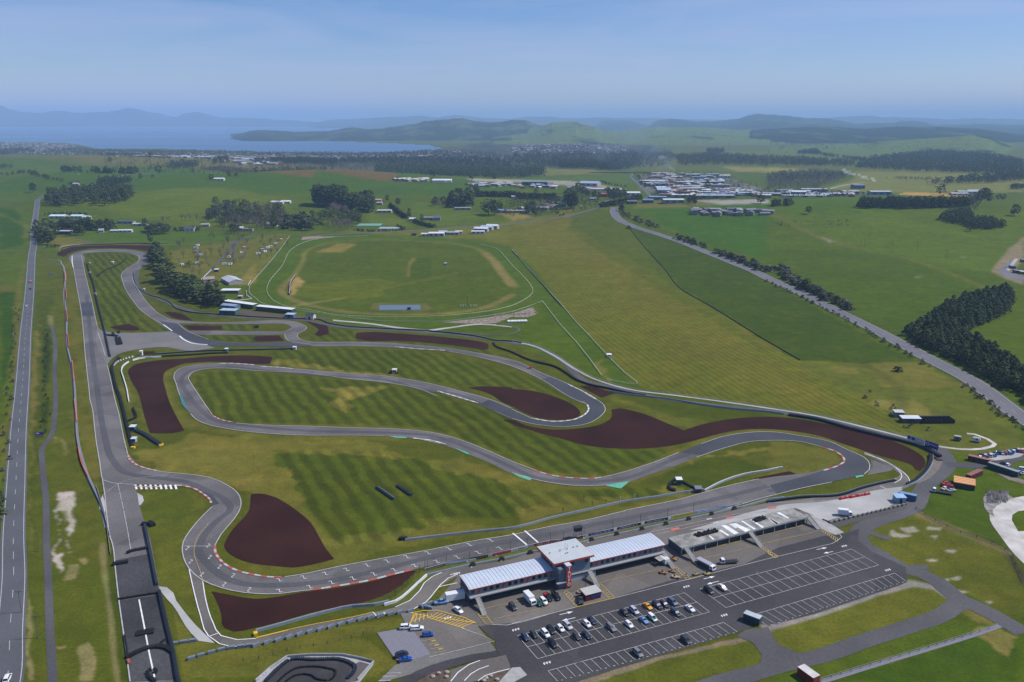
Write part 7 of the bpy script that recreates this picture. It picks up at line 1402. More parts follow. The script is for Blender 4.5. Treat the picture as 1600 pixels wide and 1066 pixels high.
def tree(x, y, h, kind, label, group, name=None, cat=None, wide=1.0):
    cr, tr = proto(kind)[NT[0] % 4]; NT[0] += 1; z = float(hgt(x, y)); rz = rng.uniform(0, 6.28)
    name = name or {'pine':'pine_tree','dark':'evergreen_tree','green':'tree','lime':'tree','tall':'tall_pine','bare':'bare_tree','pink':'bare_tree','shrub':'shrub','hedge':'shrub','greyshrub':'shrub'}[kind]
    cat = cat or {'pine':'pine tree','dark':'tree','green':'tree','lime':'tree','tall':'pine tree','bare':'tree','pink':'tree'}.get(kind, 'shrub')
    sc = (h*wide, h*wide, h)
    if tr is None: o = meshobj(name, cr, (x,y,z), rz, None, sc); return tag(o, label, cat, group)
    t = thing(name, label, cat, (x,y,z), rz, group); t.scale = sc; meshobj('crown', cr, parent=t); meshobj('trunk', tr, parent=t); return t
def scatter(p, n, kinds, h0, h1, label, group, drape=True, mind=3.5, wide=1.0, ret=False):
    pl = [tuple(q)[:2] for q in (GG(p) if drape else [(*q,0) for q in W2(p)])]; a = np.array(pl); out = []; tries = 0
    while len(out) < n and tries < n*60:
        tries += 1; x = rng.uniform(a[:,0].min(), a[:,0].max()); y = rng.uniform(a[:,1].min(), a[:,1].max())
        if not inpoly(np.array([x]), np.array([y]), pl)[0]: continue
        if any((x-u)**2+(y-v)**2 < mind*mind for u, v in out[-400:]): continue
        out.append((x, y))
    if ret: return out
    for i, (x, y) in enumerate(out): tree(x, y, rng.uniform(h0, h1), kinds[i % len(kinds)], label, group, wide=wide)
def rowt(p, n, kinds, h0, h1, label, group, jit=2.0, drape=True, wide=1.0):
    pts = wpts(p, 2., True, drape); 
    for i in range(n):
        q = pts[min(len(pts)-1, int((i+.5)/n*len(pts)))]; tree(q.x+rng.uniform(-jit,jit), q.y+rng.uniform(-jit,jit), rng.uniform(h0,h1), kinds[i % len(kinds)], label, group, wide=wide)
def one(p, h, kind, label, wide=1.0): q = GG(p)[0]; return tree(q.x, q.y, h, kind, label, None, wide=wide)
# the L-shaped plantation on the right: nearest 290 pines as things, the rest one mass
pts_ = scatter('I860,655 980,590 1100,500 1250,430 1400,390 1480,385 1525,430 1500,495 1400,560 1185,650 1300,720 1450,810 1597,920 X1700,640 X1700,700 I1597,1030 1450,970 1300,890 1150,810 1000,745', 640, None, 0, 0, '', '', False, 5.2, ret=True)
pts_.sort(key=lambda q: q[0]**2+q[1]**2)
for x, y in pts_[:240]: tree(x, y, rng.uniform(8.5, 12.5), 'pine', 'dark pine packed into the L shaped plantation beside the right highway', 'pines of the L shaped plantation', wide=1.15)
def mass(name, label, pts, h0, h1, m, kind='pine', n=14, wide=1.0):
    vs = []; fs = []; n0 = 0; prots = [crown({'pine':'pine','round':'round','shrub':'shrub'}[kind], 50+i, n) for i in range(6)]; pv_ = [(np.array(q.v), np.array(q.f)) for q in prots]
    P_ = np.array(pts); Z_ = hgt(P_[:,0], P_[:,1])
    for i, (x, y) in enumerate(pts):
        v, f = pv_[i % 6]; h = rng.uniform(h0, h1); a = rng.uniform(0, 6.28); c, s = math.cos(a), math.sin(a); k = h*wide
        vs.append(np.stack([x+(v[:,0]*c-v[:,1]*s)*k, y+(v[:,0]*s+v[:,1]*c)*k, Z_[i]+v[:,2]*h], 1)); fs.append(f+n0); n0 += len(v)
    V_ = np.concatenate(vs).astype(np.float32); F_ = np.concatenate(fs).astype(np.int32); me = bpy.data.meshes.new(name); me.vertices.add(len(V_)); me.vertices.foreach_set('co', V_.ravel())
    me.loops.add(F_.size); me.loops.foreach_set('vertex_index', F_.ravel()); me.polygons.add(len(F_)); me.polygons.foreach_set('loop_start', (np.arange(len(F_))*3).astype(np.int32)); me.update(calc_edges=True); me.materials.append(m)
    o = bpy.data.objects.new(name, me); col.objects.link(o); return tag(o, label, None, None, 'stuff')
mass('pine_plantation', 'farther pines of the L shaped plantation seen as one dark mass', pts_[240:], 8.5, 12.5, ML['pine'], 'pine', 60, 1.15)
def hedge(p, n, kinds, h0, h1, label, group, jit=2.0, wide=1.0):
    pts = wpts(p, 2., True, True); n = int(n*1.4); qs = [pts[min(len(pts)-1, int((i+.5)/n*len(pts)))] for i in range(n)]
    o = mass('hedge', label, [(q.x+rng.uniform(-jit,jit), q.y+rng.uniform(-jit,jit)) for q in qs], h0, h1, ML['dark'], 'shrub', 26, wide); del o['kind']; tag(o, None, 'hedge')
def stand(p, n, kinds, h0, h1, label, group, mind=3.5, wide=1.0):
    mass('pine_plantation', label, scatter(p, int(n*1.5), None, 0, 0, '', '', True, mind*.8, ret=True), h0, h1, ML['pine'], 'pine', 45, wide)
# pines behind the grandstands
scatter('E965,190 1010,200 1060,300 1110,345 1200,370 1290,395 1340,430 1370,485 1290,480 1200,465 1110,415 1040,370 990,290', 34, ['pine','dark'], 15, 22, 'tall dark pine in the dense row between the far loop and the grandstands', 'pines behind the grandstands', mind=6, wide=1.25)
scatter('E960,140 1000,140 1010,200 965,200', 7, ['pine'], 17, 21, 'tall dark pine at the head of the row beside the far loop', 'pines at the head of the grandstand row', mind=5, wide=1.2)
one('E1093,235', 9, 'lime', 'bright spring green tree on the camping ground right of the tall pines', 1.3); one('E1185,228', 9, 'lime', 'spring green tree just right of another by the caravans', 1.3); one('E1350,360', 9, 'green', 'olive tree in front of the clubhouse roof', 1.2)
scatter('E1060,110 1200,60 1440,20 1597,10 1597,140 1500,230 1350,270 1240,300 1150,290 1060,260', 62, ['bare'], 8, 13, 'leafless grey tree on the camping ground left of the racecourse', 'bare trees on the camping ground', mind=8, wide=1.1)
scatter('B0,840 120,830 200,900 60,1000 0,980', 16, ['bare'], 8, 12, 'leafless grey tree at the top right of the camping ground', 'bare trees at the top of the camping ground', mind=7)
# mid distance
stand('A300,650 520,655 700,645 790,612 850,590 800,570 600,575 380,590 300,610', 120, ['pine'], 20, 27, 'dense dark pine plantation beside the bend of the left highway', 'pines by the bend of the left highway', mind=7, wide=.9)
stand('A600,518 700,522 760,512 835,490 700,488 620,495', 40, ['pine','dark'], 12, 16, 'narrow dark pine belt above the large left plantation', 'pines in the narrow upper belt', mind=8, wide=1.1)
rowt('A385,438 450,440 500,440', 10, ['dark'], 14, 20, 'dark tree in the left half of the far shelter belt', 'far shelter belt on the left hill', 6, wide=1.2); rowt('A560,448 640,448 740,450 840,440', 24, ['dark','pine'], 16, 24, 'dark tree in the right half of the far shelter belt', 'far shelter belt right half', 8, wide=1.3); rowt('A450,440 560,446', 6, ['bare','dark'], 9, 12, 'low tree between the two halves of the far shelter belt', 'low trees of the far shelter belt', 5)
rowt('A0,458 60,458 110,452 135,448 185,450 225,462 270,474 320,488 350,492 390,500', 22, ['dark'], 8, 14, 'dark tree in the broken row climbing the far left paddock', 'broken row on the far left paddock', 5, wide=1.2); rowt('A430,513 500,510', 6, ['shrub','dark'], 6, 8, 'low tree by the white shed beside the highway bend', 'low trees near the highway bend', 3)
rowt('A0,412 40,412 90,408', 8, ['dark','grey' if 0 else 'bare'], 12, 16, 'tree in the clump at the far left edge', 'clump at the far left edge', 8, wide=1.2)
for p, h, k, lb in [('A205,562',22,'dark','single broad tree standing in the left pasture below the row'),('A990,447',26,'dark','large rounded tree alone beyond the shelter belt'),('A875,478',14,'dark','small dark tree at the right end of the shelter belt'),('A952,474',10,'dark','tiny dark bush in the pasture right of the shelter belt'),('A690,378',22,'dark','dark tree on the brown ground near the town edge'),('A940,355',24,'dark','dark rounded tree beside the white industrial roofs'),('A1320,488',16,'dark','dark tree beside the white farm roofs on the far pasture'),
  ('A940,418',12,'dark','low dark tree right of the brown ground'),('A1080,418',16,'dark','dark bushy tree left of a darker belt'),('A1205,436',14,'dark','low dark tree below the belt near the town'),('A1430,470',14,'dark','slim tree at the right end of the far left pasture'),('A1475,470',12,'dark','second slim tree at the end of the far left pasture'),('A905,770',13,'dark','dark tree at the right end of the farm yard'),('A942,880',20,'tall','tall dark conifer rising behind the far loop gravel bank'),
  ('B958,722',18,'tall','narrow dark conifer at the lower end of the thick hedge'),('B1035,748',15,'tall','small narrow conifer by the house below the hedge'),('B885,645',16,'dark','round dark tree on the slope above the thick hedge'),('B818,618',14,'dark','broad dark tree beside the pink roofed house'),('B735,622',14,'dark','dark tree left of the pink roofed house'),('B1105,472',22,'dark','dark tree on the skyline of the pasture below the forest belt'),('B1345,490',18,'dark','lone dark tree on the pasture right of the white tents'),('B1490,486',20,'dark','lone dark tree near the right end of the forest belt'),('B1033,462',18,'dark','lone tree left of another on the pasture below the forest belt'),
  ('B1450,700',30,'dark','big dark tree by the long country lane'),('B1485,706',30,'dark','second of two big dark trees by the long country lane'),('B1525,672',14,'dark','low dark tree behind the two big trees'),('C280,702',12,'dark','dark bush on the green slope above the country road'),('C150,575',14,'green','olive tree left of the big hedge in the village'),('C80,540',12,'green','pale green bush beside the dark industrial shed'),('C730,790',6,'shrub','lone bush on the fence corner of the hay paddock'),
  ('D1535,708',20,'dark','broad spreading tree alone in the far right pasture'),('D1075,578',26,'dark','spreading tree beside the pale brown log yard'),('D250,698',14,'dark','lone small tree in the middle of the right pasture'),('D1205,500',22,'dark','tree on the far belt at the right'),('D1465,612',14,'dark','small dark tree right of another near the right edge'),('D1435,612',14,'dark','small dark tree beyond the bend of the plantation')]: one(p, h, k, lb, 1.2)
scatter('A225,800 260,790 340,800 345,870 300,892 240,880', 20, ['dark','pine'], 17, 24, 'dark tree in the big clump beside the junction on the left highway', 'clump at the left highway junction', mind=5, wide=1.15); one('A262,880', 14, 'green', 'olive green tree at the foot of the dark roadside clump', 1.3)
rowt('A385,790 460,795 560,795 640,798 700,795', 24, ['dark','pine'], 15, 22, 'dark tree in the belt behind the long roofed farm shed', 'belt behind the farm shed', 4, wide=1.1); rowt('A480,830 520,828', 4, ['dark'], 14, 18, 'dark tree in front of the farm belt', 'trees in front of the farm belt', 3); hedge('A290,705 400,700 540,702', 16, ['hedge'], 4, 6, 'low hedge behind the white glasshouse roofs', 'hedge behind the glasshouses', 3); rowt('A300,905 360,905', 5, ['hedge'], 4, 5, 'low round bush behind the far loop gravel bank', 'low bushes behind the far loop', 2)
scatter('A925,825 1040,830 1055,810 1000,790 930,800', 14, ['dark'], 11, 15, 'dark rounded tree in the grove above the far loop', 'grove above the far loop', mind=6, wide=1.5); rowt('A1105,805 1240,800', 10, ['hedge','dark'], 6, 9, 'dark bush around the gabled house', 'bushes round the gabled house', 4)
rowt('A985,745 1060,745', 5, ['bare'], 9, 12, 'bare tree in the pasture behind the gabled house', 'bare trees behind the gabled house', 5); rowt('A1140,742 1240,742', 5, ['bare'], 12, 16, 'bare tree at the edge of the wooded hollow', 'bare trees by the wooded hollow', 5)
scatter('A1260,740 1330,690 1597,680 B140,660 185,740 180,800 0,800 A1597,800 1450,780 1380,770', 130, ['bare','dark','bare'], 15, 24, 'tree in the mixed wood left of the tall pine group', 'mixed wood left of the tall pines', mind=9); scatter('A1340,640 1597,650 B0,660 0,690 A1597,690 1350,690', 26, ['dark','bare'], 12, 20, 'tree on the upper edge of the mixed wood', 'upper edge of the mixed wood', mind=9)
scatter('A1350,770 1500,760 1490,840 1440,835 1380,800', 14, ['dark','bare'], 12, 18, 'tree along the lane below the mixed wood', 'trees along the lane below the wood', mind=6)
scatter('B180,760 340,740 350,800 280,808 190,790', 18, ['dark','shrub'], 14, 22, 'dark round tree in the clump left of the tennis courts', 'clump left of the tennis courts', mind=7, wide=1.3); scatter('B320,730 470,700 600,700 690,740 640,760 460,740', 22, ['dark'], 12, 18, 'dark tree at the foot of the tall pine group', 'foot of the tall pine group', mind=7, wide=1.2)
scatter('B360,650 500,660 560,650 500,640 380,632', 40, ['tall'], 36, 44, 'very tall slim pine at the left of the tall group', 'very tall slim pines', mind=7, wide=1.1); scatter('B510,650 600,650 715,640 725,690 640,690 560,670', 44, ['pine','dark'], 26, 34, 'big dark pine at the right of the tall group', 'big dark pines of the tall group', mind=8); scatter('B430,800 620,805 600,770 460,760', 22, ['pink','bare'], 12, 17, 'pinkish leafless tree beside the tennis courts', 'pinkish bare trees by the tennis courts', mind=7, wide=1.2); scatter('B440,720 600,720 590,690 470,680', 12, ['pink','bare'], 16, 22, 'leafless tree in front of the tall pines', 'leafless trees in front of the tall pines', mind=7, wide=1.1)
hedge('B835,645 870,675 905,705 935,725', 26, ['hedge'], 7, 9, 'thick dark hedge running down the slope', 'thick hedge down the slope', 2, wide=1.2); hedge('B995,750 1050,770 1108,782', 18, ['hedge'], 6, 8, 'thick dark hedge beside the country road', 'thick hedge by the country road', 2, wide=1.2); hedge('B620,800 700,808 800,805 920,796 880,775', 24, ['hedge'], 4, 5, 'low hedge round the tennis courts', 'hedge round the tennis courts', 2)
hedge('B355,735 390,755 425,770', 9, ['hedge'], 5, 7, 'short dark hedge on the village lawn', 'short hedge on the village lawn', 2)
scatter('B1100,650 1200,655 1190,630 1110,620', 12, ['bare','dark'], 12, 18, 'tree in the loose clump left of the taller dark group', 'loose clump by the far farm', mind=8); scatter('B1205,660 1330,655 1340,620 1220,610', 22, ['dark','pine'], 22, 32, 'tall dark tree in the group above the grey roofed farm', 'tall group above the grey farm', mind=9); scatter('B1300,600 1400,590 1390,560 1320,565', 9, ['green','dark'], 16, 22, 'tree behind the tall group at the farm', 'trees behind the farm group', mind=9)
hedge('B1385,588 1480,590 1597,592 C60,600 170,604 270,604', 50, ['pine'], 12, 15, 'long tall conifer hedge between the far paddocks', 'long tall hedge between far paddocks', 3); scatter('C335,665 395,672 390,640 335,630', 8, ['tall'], 28, 34, 'tall dark conifer towering over the village by the country road', 'towering conifers over the village', mind=6, wide=1.5); scatter('C360,585 470,590 480,560 380,545', 18, ['dark','bare'], 14, 24, 'tree behind the towering conifers', 'trees behind the towering conifers', mind=9); scatter('C80,700 210,720 200,670 90,660', 18, ['bare','dark'], 12, 20, 'tree round the farm below the far hedge', 'trees round the farm below the hedge', mind=8); scatter('C170,650 330,650 320,610 180,615', 14, ['bare','dark'], 7, 11, 'small tree in the village gardens', 'small trees in the village gardens', mind=8)
hedge('C560,655 620,645 700,625 800,605', 38, ['hedge'], 8, 11, 'broad dark hedge above the hay paddock', 'broad hedge above the hay paddock', 4, wide=1.3); scatter('C585,608 710,604 700,580 590,575', 20, ['dark'], 14, 20, 'dark tree by the red roofed shed above the broad hedge', 'dark trees above the broad hedge', mind=8); rowt('C480,588 550,600', 7, ['dark','bare'], 12, 18, 'tree left of the red roofed shed', 'trees left of the red roofed shed', 6); rowt('C290,710 330,700', 5, ['hedge'], 3, 4, 'low bush beside the country road', 'low bushes by the country road', 2)
rowt('C560,495 640,520 720,530', 14, ['hedge'], 5, 7, 'bush on the curved bank in the far field', 'bushes on the curved bank', 3); rowt('C770,460 800,500 830,540', 12, ['bare','dark'], 10, 16, 'tree along the straight road into the industrial estate', 'trees along the industrial road', 4); scatter('C670,690 700,700 690,660 670,660', 8, ['bare','dark'], 9, 14, 'tree in the crook of the right highway', 'trees in the crook of the right highway', mind=5); scatter('C1100,640 1150,642 1150,618 1105,618', 7, ['dark'], 12, 16, 'dark tree in front of the industrial sheds', 'dark trees by the industrial sheds', mind=8); one('C1215,550',24,'dark','dark tree between the industrial sheds'); one('C1550,632',18,'dark','dark round tree at the right end of the sheds',1.4); one('C1410,545',14,'dark','small dark tree by the brown field')
# roadside scrub of the right highway
rowt('C690,735 760,762 850,785 900,800', 16, ['hedge','greyshrub'], 5, 9, 'roadside shrub where the right highway begins to curve', 'scrub where the right highway curves', 5, drape=False, wide=1.1); rowt('C1040,855 1080,870 1130,885 1200,910', 12, ['shrub','hedge'], 6, 10, 'roadside shrub in the middle of the right highway', 'scrub in the middle of the right highway', 4, drape=False, wide=1.1)
rowt('C1290,945 1400,990 1500,1020 1597,1055 I60,250 110,290 180,345 230,370 300,400 360,435 430,465 500,500', 125, ['shrub','hedge','greyshrub','bare'], 5, 9, 'shrub in the thick scrub band above the right highway', 'thick scrub band above the right highway', 6, drape=False, wide=1.2); one('I240,372', 13, 'dark', 'large dark tree standing out of the highway scrub', 1.3)
rowt('I0,318 100,375 230,430 370,505 560,600 740,705 900,790 1000,860', 46, ['shrub','greyshrub'], 2, 3.6, 'low shrub on the near verge of the right highway', 'low shrubs on the near highway verge', 3, drape=False, wide=1.1)
rowt('M1240,20 1350,110 1470,200 1597,290', 26, ['shrub','greyshrub'], 1.6, 3, 'low shrub along the verge at the right edge', 'low shrubs along the verge at the right edge', 3, drape=False)
rowt('E110,480 95,620 85,760 70,900 60,1040 J50,200 40,400 0,700', 34, ['shrub','greyshrub'], 1.5, 3, 'low roadside shrub on the field side of the left highway', 'low shrubs beside the left highway', 2, drape=False); rowt('J0,720 10,800 5,850', 7, ['hedge'], 3, 4.5, 'dark bush at the left picture edge', 'dark bushes at the left edge', 2, drape=False)
rowt('E290,620 295,760 285,900 285,1050 J285,200 275,320', 26, ['hedge','shrub'], 1.6, 2.6, 'low dark bush in the ditch beside the service path', 'low bushes in the ditch', 2, drape=False)
rowt('M590,60 700,120 800,200 880,260 960,300', 16, ['shrub','greyshrub'], 1.5, 2.6, 'small bush along the old fence in the scrub field', 'small bushes in the scrub field', 6, drape=False)
for p in ('I800,880','I818,882'): one(p, 4, 'hedge', ['dark bush in the scrub field right of its twin','dark bush in the scrub field left of its twin'][p == 'I800,880'], 1.2)
# right-hand far belts
stand('D570,662 700,660 820,668 1000,662 1260,655 1260,640 1000,640 700,640 580,640', 90, ['pine'], 15, 19, 'long belt of dark pines before the pale log yard', 'long belt before the log yard', mind=7, wide=1.1); stand('D1060,735 1150,700 1250,690 1280,740 1400,745 1475,780 1400,792 1290,790 1230,770 1150,755', 95, ['pine'], 10, 14, 'hooked plantation of dark pines in the right pasture', 'hooked plantation of the right pasture', mind=7, wide=1.15); scatter('D1260,690 1300,690 1330,640 1310,610 1280,620', 22, ['bare'], 14, 20, 'bare grey tree above the hooked plantation', 'bare trees above the hooked plantation', mind=7, wide=1.1); rowt('D1325,640 1345,600 1370,635', 6, ['dark'], 18, 26, 'dark tree beside the bare grey ones at the hooked plantation', 'dark trees beside the bare grey ones', 5)
rowt('D40,648 130,642', 9, ['pine','dark'], 10, 15, 'dark tree in the small clump below the sheds', 'small clump below the sheds', 6, wide=1.2); one('D1252,806', 9, 'dark', 'dark tree at the tip of the hooked plantation', 1.5)
# far woods as masses
def far(label, p, n, h0, h1, name='woodland', kind='round', m='wood', k=12, wide=1.2):
    pts = scatter(p, n, None, 0, 0, '', '', True, 0.1, ret=True); mass(name, label, pts, h0, h1, ML[m], kind, k, wide)
far('dark forest belt behind the far central pastures', 'B755,450 750,410 900,402 1100,410 1300,420 1597,430 C200,420 200,462 0,470 B1597,476 1300,468 1000,450', 1500, 18, 26, kind='pine'); far('woods left of the smoke column in front of the far suburb', 'C0,330 700,325 1000,330 1000,400 700,425 300,412 0,398', 1500, 16, 24); far('belt of tree clumps along the far pale field', 'C300,415 480,415 560,428 690,430 690,400 300,385', 420, 18, 28)
far('broad wood behind the industrial estate', 'C1000,345 1200,330 1597,340 D0,360 300,365 540,378 560,410 300,402 0,402 C1597,405 1300,395 1050,405', 1500, 16, 24); far('long dark wood across the far right plain', 'D545,412 640,355 850,332 1000,312 1400,332 1597,380 1597,452 1450,452 1000,435', 2600, 18, 26, kind='pine'); far('brown scrubby wood right of the industrial estate', 'D0,470 130,440 280,430 420,440 520,470 420,505 300,540 150,545 0,540', 700, 10, 16, m='grey'); far('dark scrub between the brown wood and the pale plain', 'D0,455 100,450 300,450 500,460 440,490 250,500 60,520 0,500', 260, 12, 18)
far('tree belt across the far right plain below the long wood', 'D980,518 1100,500 1300,480 1597,460 1597,495 1300,510', 330, 14, 22); far('dark hedge line across the pale plain', 'D715,480 850,485 1010,490 1010,480 850,476', 50, 8, 10); far('short hedge at the right edge of the pale plain', 'D1515,545 1597,545 1597,535 1520,535', 50, 12, 14)
far('dark belt on the left below the town', 'B0,470 30,465 450,440 440,420 180,420 0,440', 300, 12, 18); far('dark belt left of the town forest', 'B90,385 500,395 520,375 300,360 100,365', 420, 14, 20); far('dark clump at the left before the white roofs', 'A1040,420 1130,420 1240,410 1240,385 1130,388 1060,395', 110, 16, 22); far('tree masses at the far left shore suburb', 'A0,335 110,320 215,312 210,300 110,295 0,305', 240, 14, 22); far('trees through the lakeside suburb on the left', 'A230,328 440,330 700,338 1597,345 1597,318 600,305 470,290 330,300', 1300, 12, 20)
far('trees through the town right of the lake', 'B0,340 600,345 1000,340 1250,360 1597,385 1597,345 1300,315 1150,305 800,325 0,325', 1500, 12, 20); far('woods below the town and above the forest belt', 'B760,405 1000,400 1597,425 1597,385 1300,350 900,355 0,368 0,385 780,385', 1500, 14, 22); far('trees through the far suburb under the green hills', 'C0,325 700,320 740,300 600,262 300,270 0,285', 1300, 10, 16); far('brown scrub beyond the left pastures', 'A1250,425 1400,440 1597,455 1597,430 1400,410 1290,415', 420, 8, 12, m='grey'); far('garden trees of the villages by the country road', 'C0,590 560,600 560,650 420,690 200,720 0,715 B1400,700 1400,640 1597,620', 260, 7, 14); far('scattered trees on the near town edge', 'A640,345 1597,395 B740,395 740,425 0,430 A1597,450 1000,420 640,380', 330, 8, 15); far('trees before the town at the far left centre', 'A1330,395 1420,392 1430,360 1340,365', 60, 16, 22)
far('scrub along the foot of the green hills', 'C1210,325 1330,325 1320,300 1220,305', 120, 18, 26); far('wood at the right below the green hill', 'D180,325 400,335 540,372 600,378 620,360 500,350 350,345 300,300 200,312', 420, 14, 20); far('small wood on the green slope', 'D700,285 790,290 790,265 700,265', 90, 16, 24)
far('garden and street trees scattered through the industrial estate', 'C800,450 1300,450 1390,480 1597,550 D600,570 600,600 0,610 C1597,625 1000,625 870,560', 520, 7, 13); far('scattered trees on the far pastures right of the lake', 'C180,190 900,170 1400,185 1400,300 900,260 600,250 200,240', 260, 16, 26); far('scattered trees on the far right green slopes', 'D0,260 700,245 1300,215 1500,300 900,320 300,300 0,330', 260, 14, 24)
far('scattered paddock trees beyond the left hill', 'A640,430 1597,465 1597,440 1200,400 700,360', 120, 8, 14)
# ------------------------------------------------------------------ houses and sheds in the middle distance
Wt = (.62,.63,.64)
def bl(p, w_, dpt, h, label, wc, rc, deg=10, pitch=0., name='house', cat='house', group=None, windows=2):
    q = GG(p)[0]; t = thing(name, label, cat, (q.x,q.y,q.z), R(deg), group); wm_ = mat('wall_%.2f%.2f%.2f' % wc, wc, .8, .2, .08, .5); rm_ = mat('roof_%.2f%.2f%.2f' % rc, rc, .45, .4, .08, .3)
    if pitch: MB().prismx([(0,0),(dpt,0),(dpt,h),(dpt/2,h+pitch),(0,h)], -w_/2, w_/2).build('wall', wm_, t); k_ = pitch/(dpt/2); MB().prismx([(-.5,h-.5*k_+.05),(dpt/2,h+pitch+.05),(dpt+.5,h-.5*k_+.05),(dpt+.5,h-.5*k_+.25),(dpt/2,h+pitch+.25),(-.5,h-.5*k_+.25)], -w_/2-.5, w_/2+.5).build('roof', rm_, t)
    else: MB().box(-w_/2,w_/2,0,dpt,0,h).build('wall', wm_, t); MB().box(-w_/2-.4,w_/2+.4,-.4,dpt+.4,h+.02,h+.3).build('roof', rm_, t)
    for i in range(windows): x = -w_/2+(i+.5)*w_/windows; MB().box(x-w_/windows*.22,x+w_/windows*.22,-.06,-.005,h*.3,h*.75).build('window', M_GLASS, t)
    return t
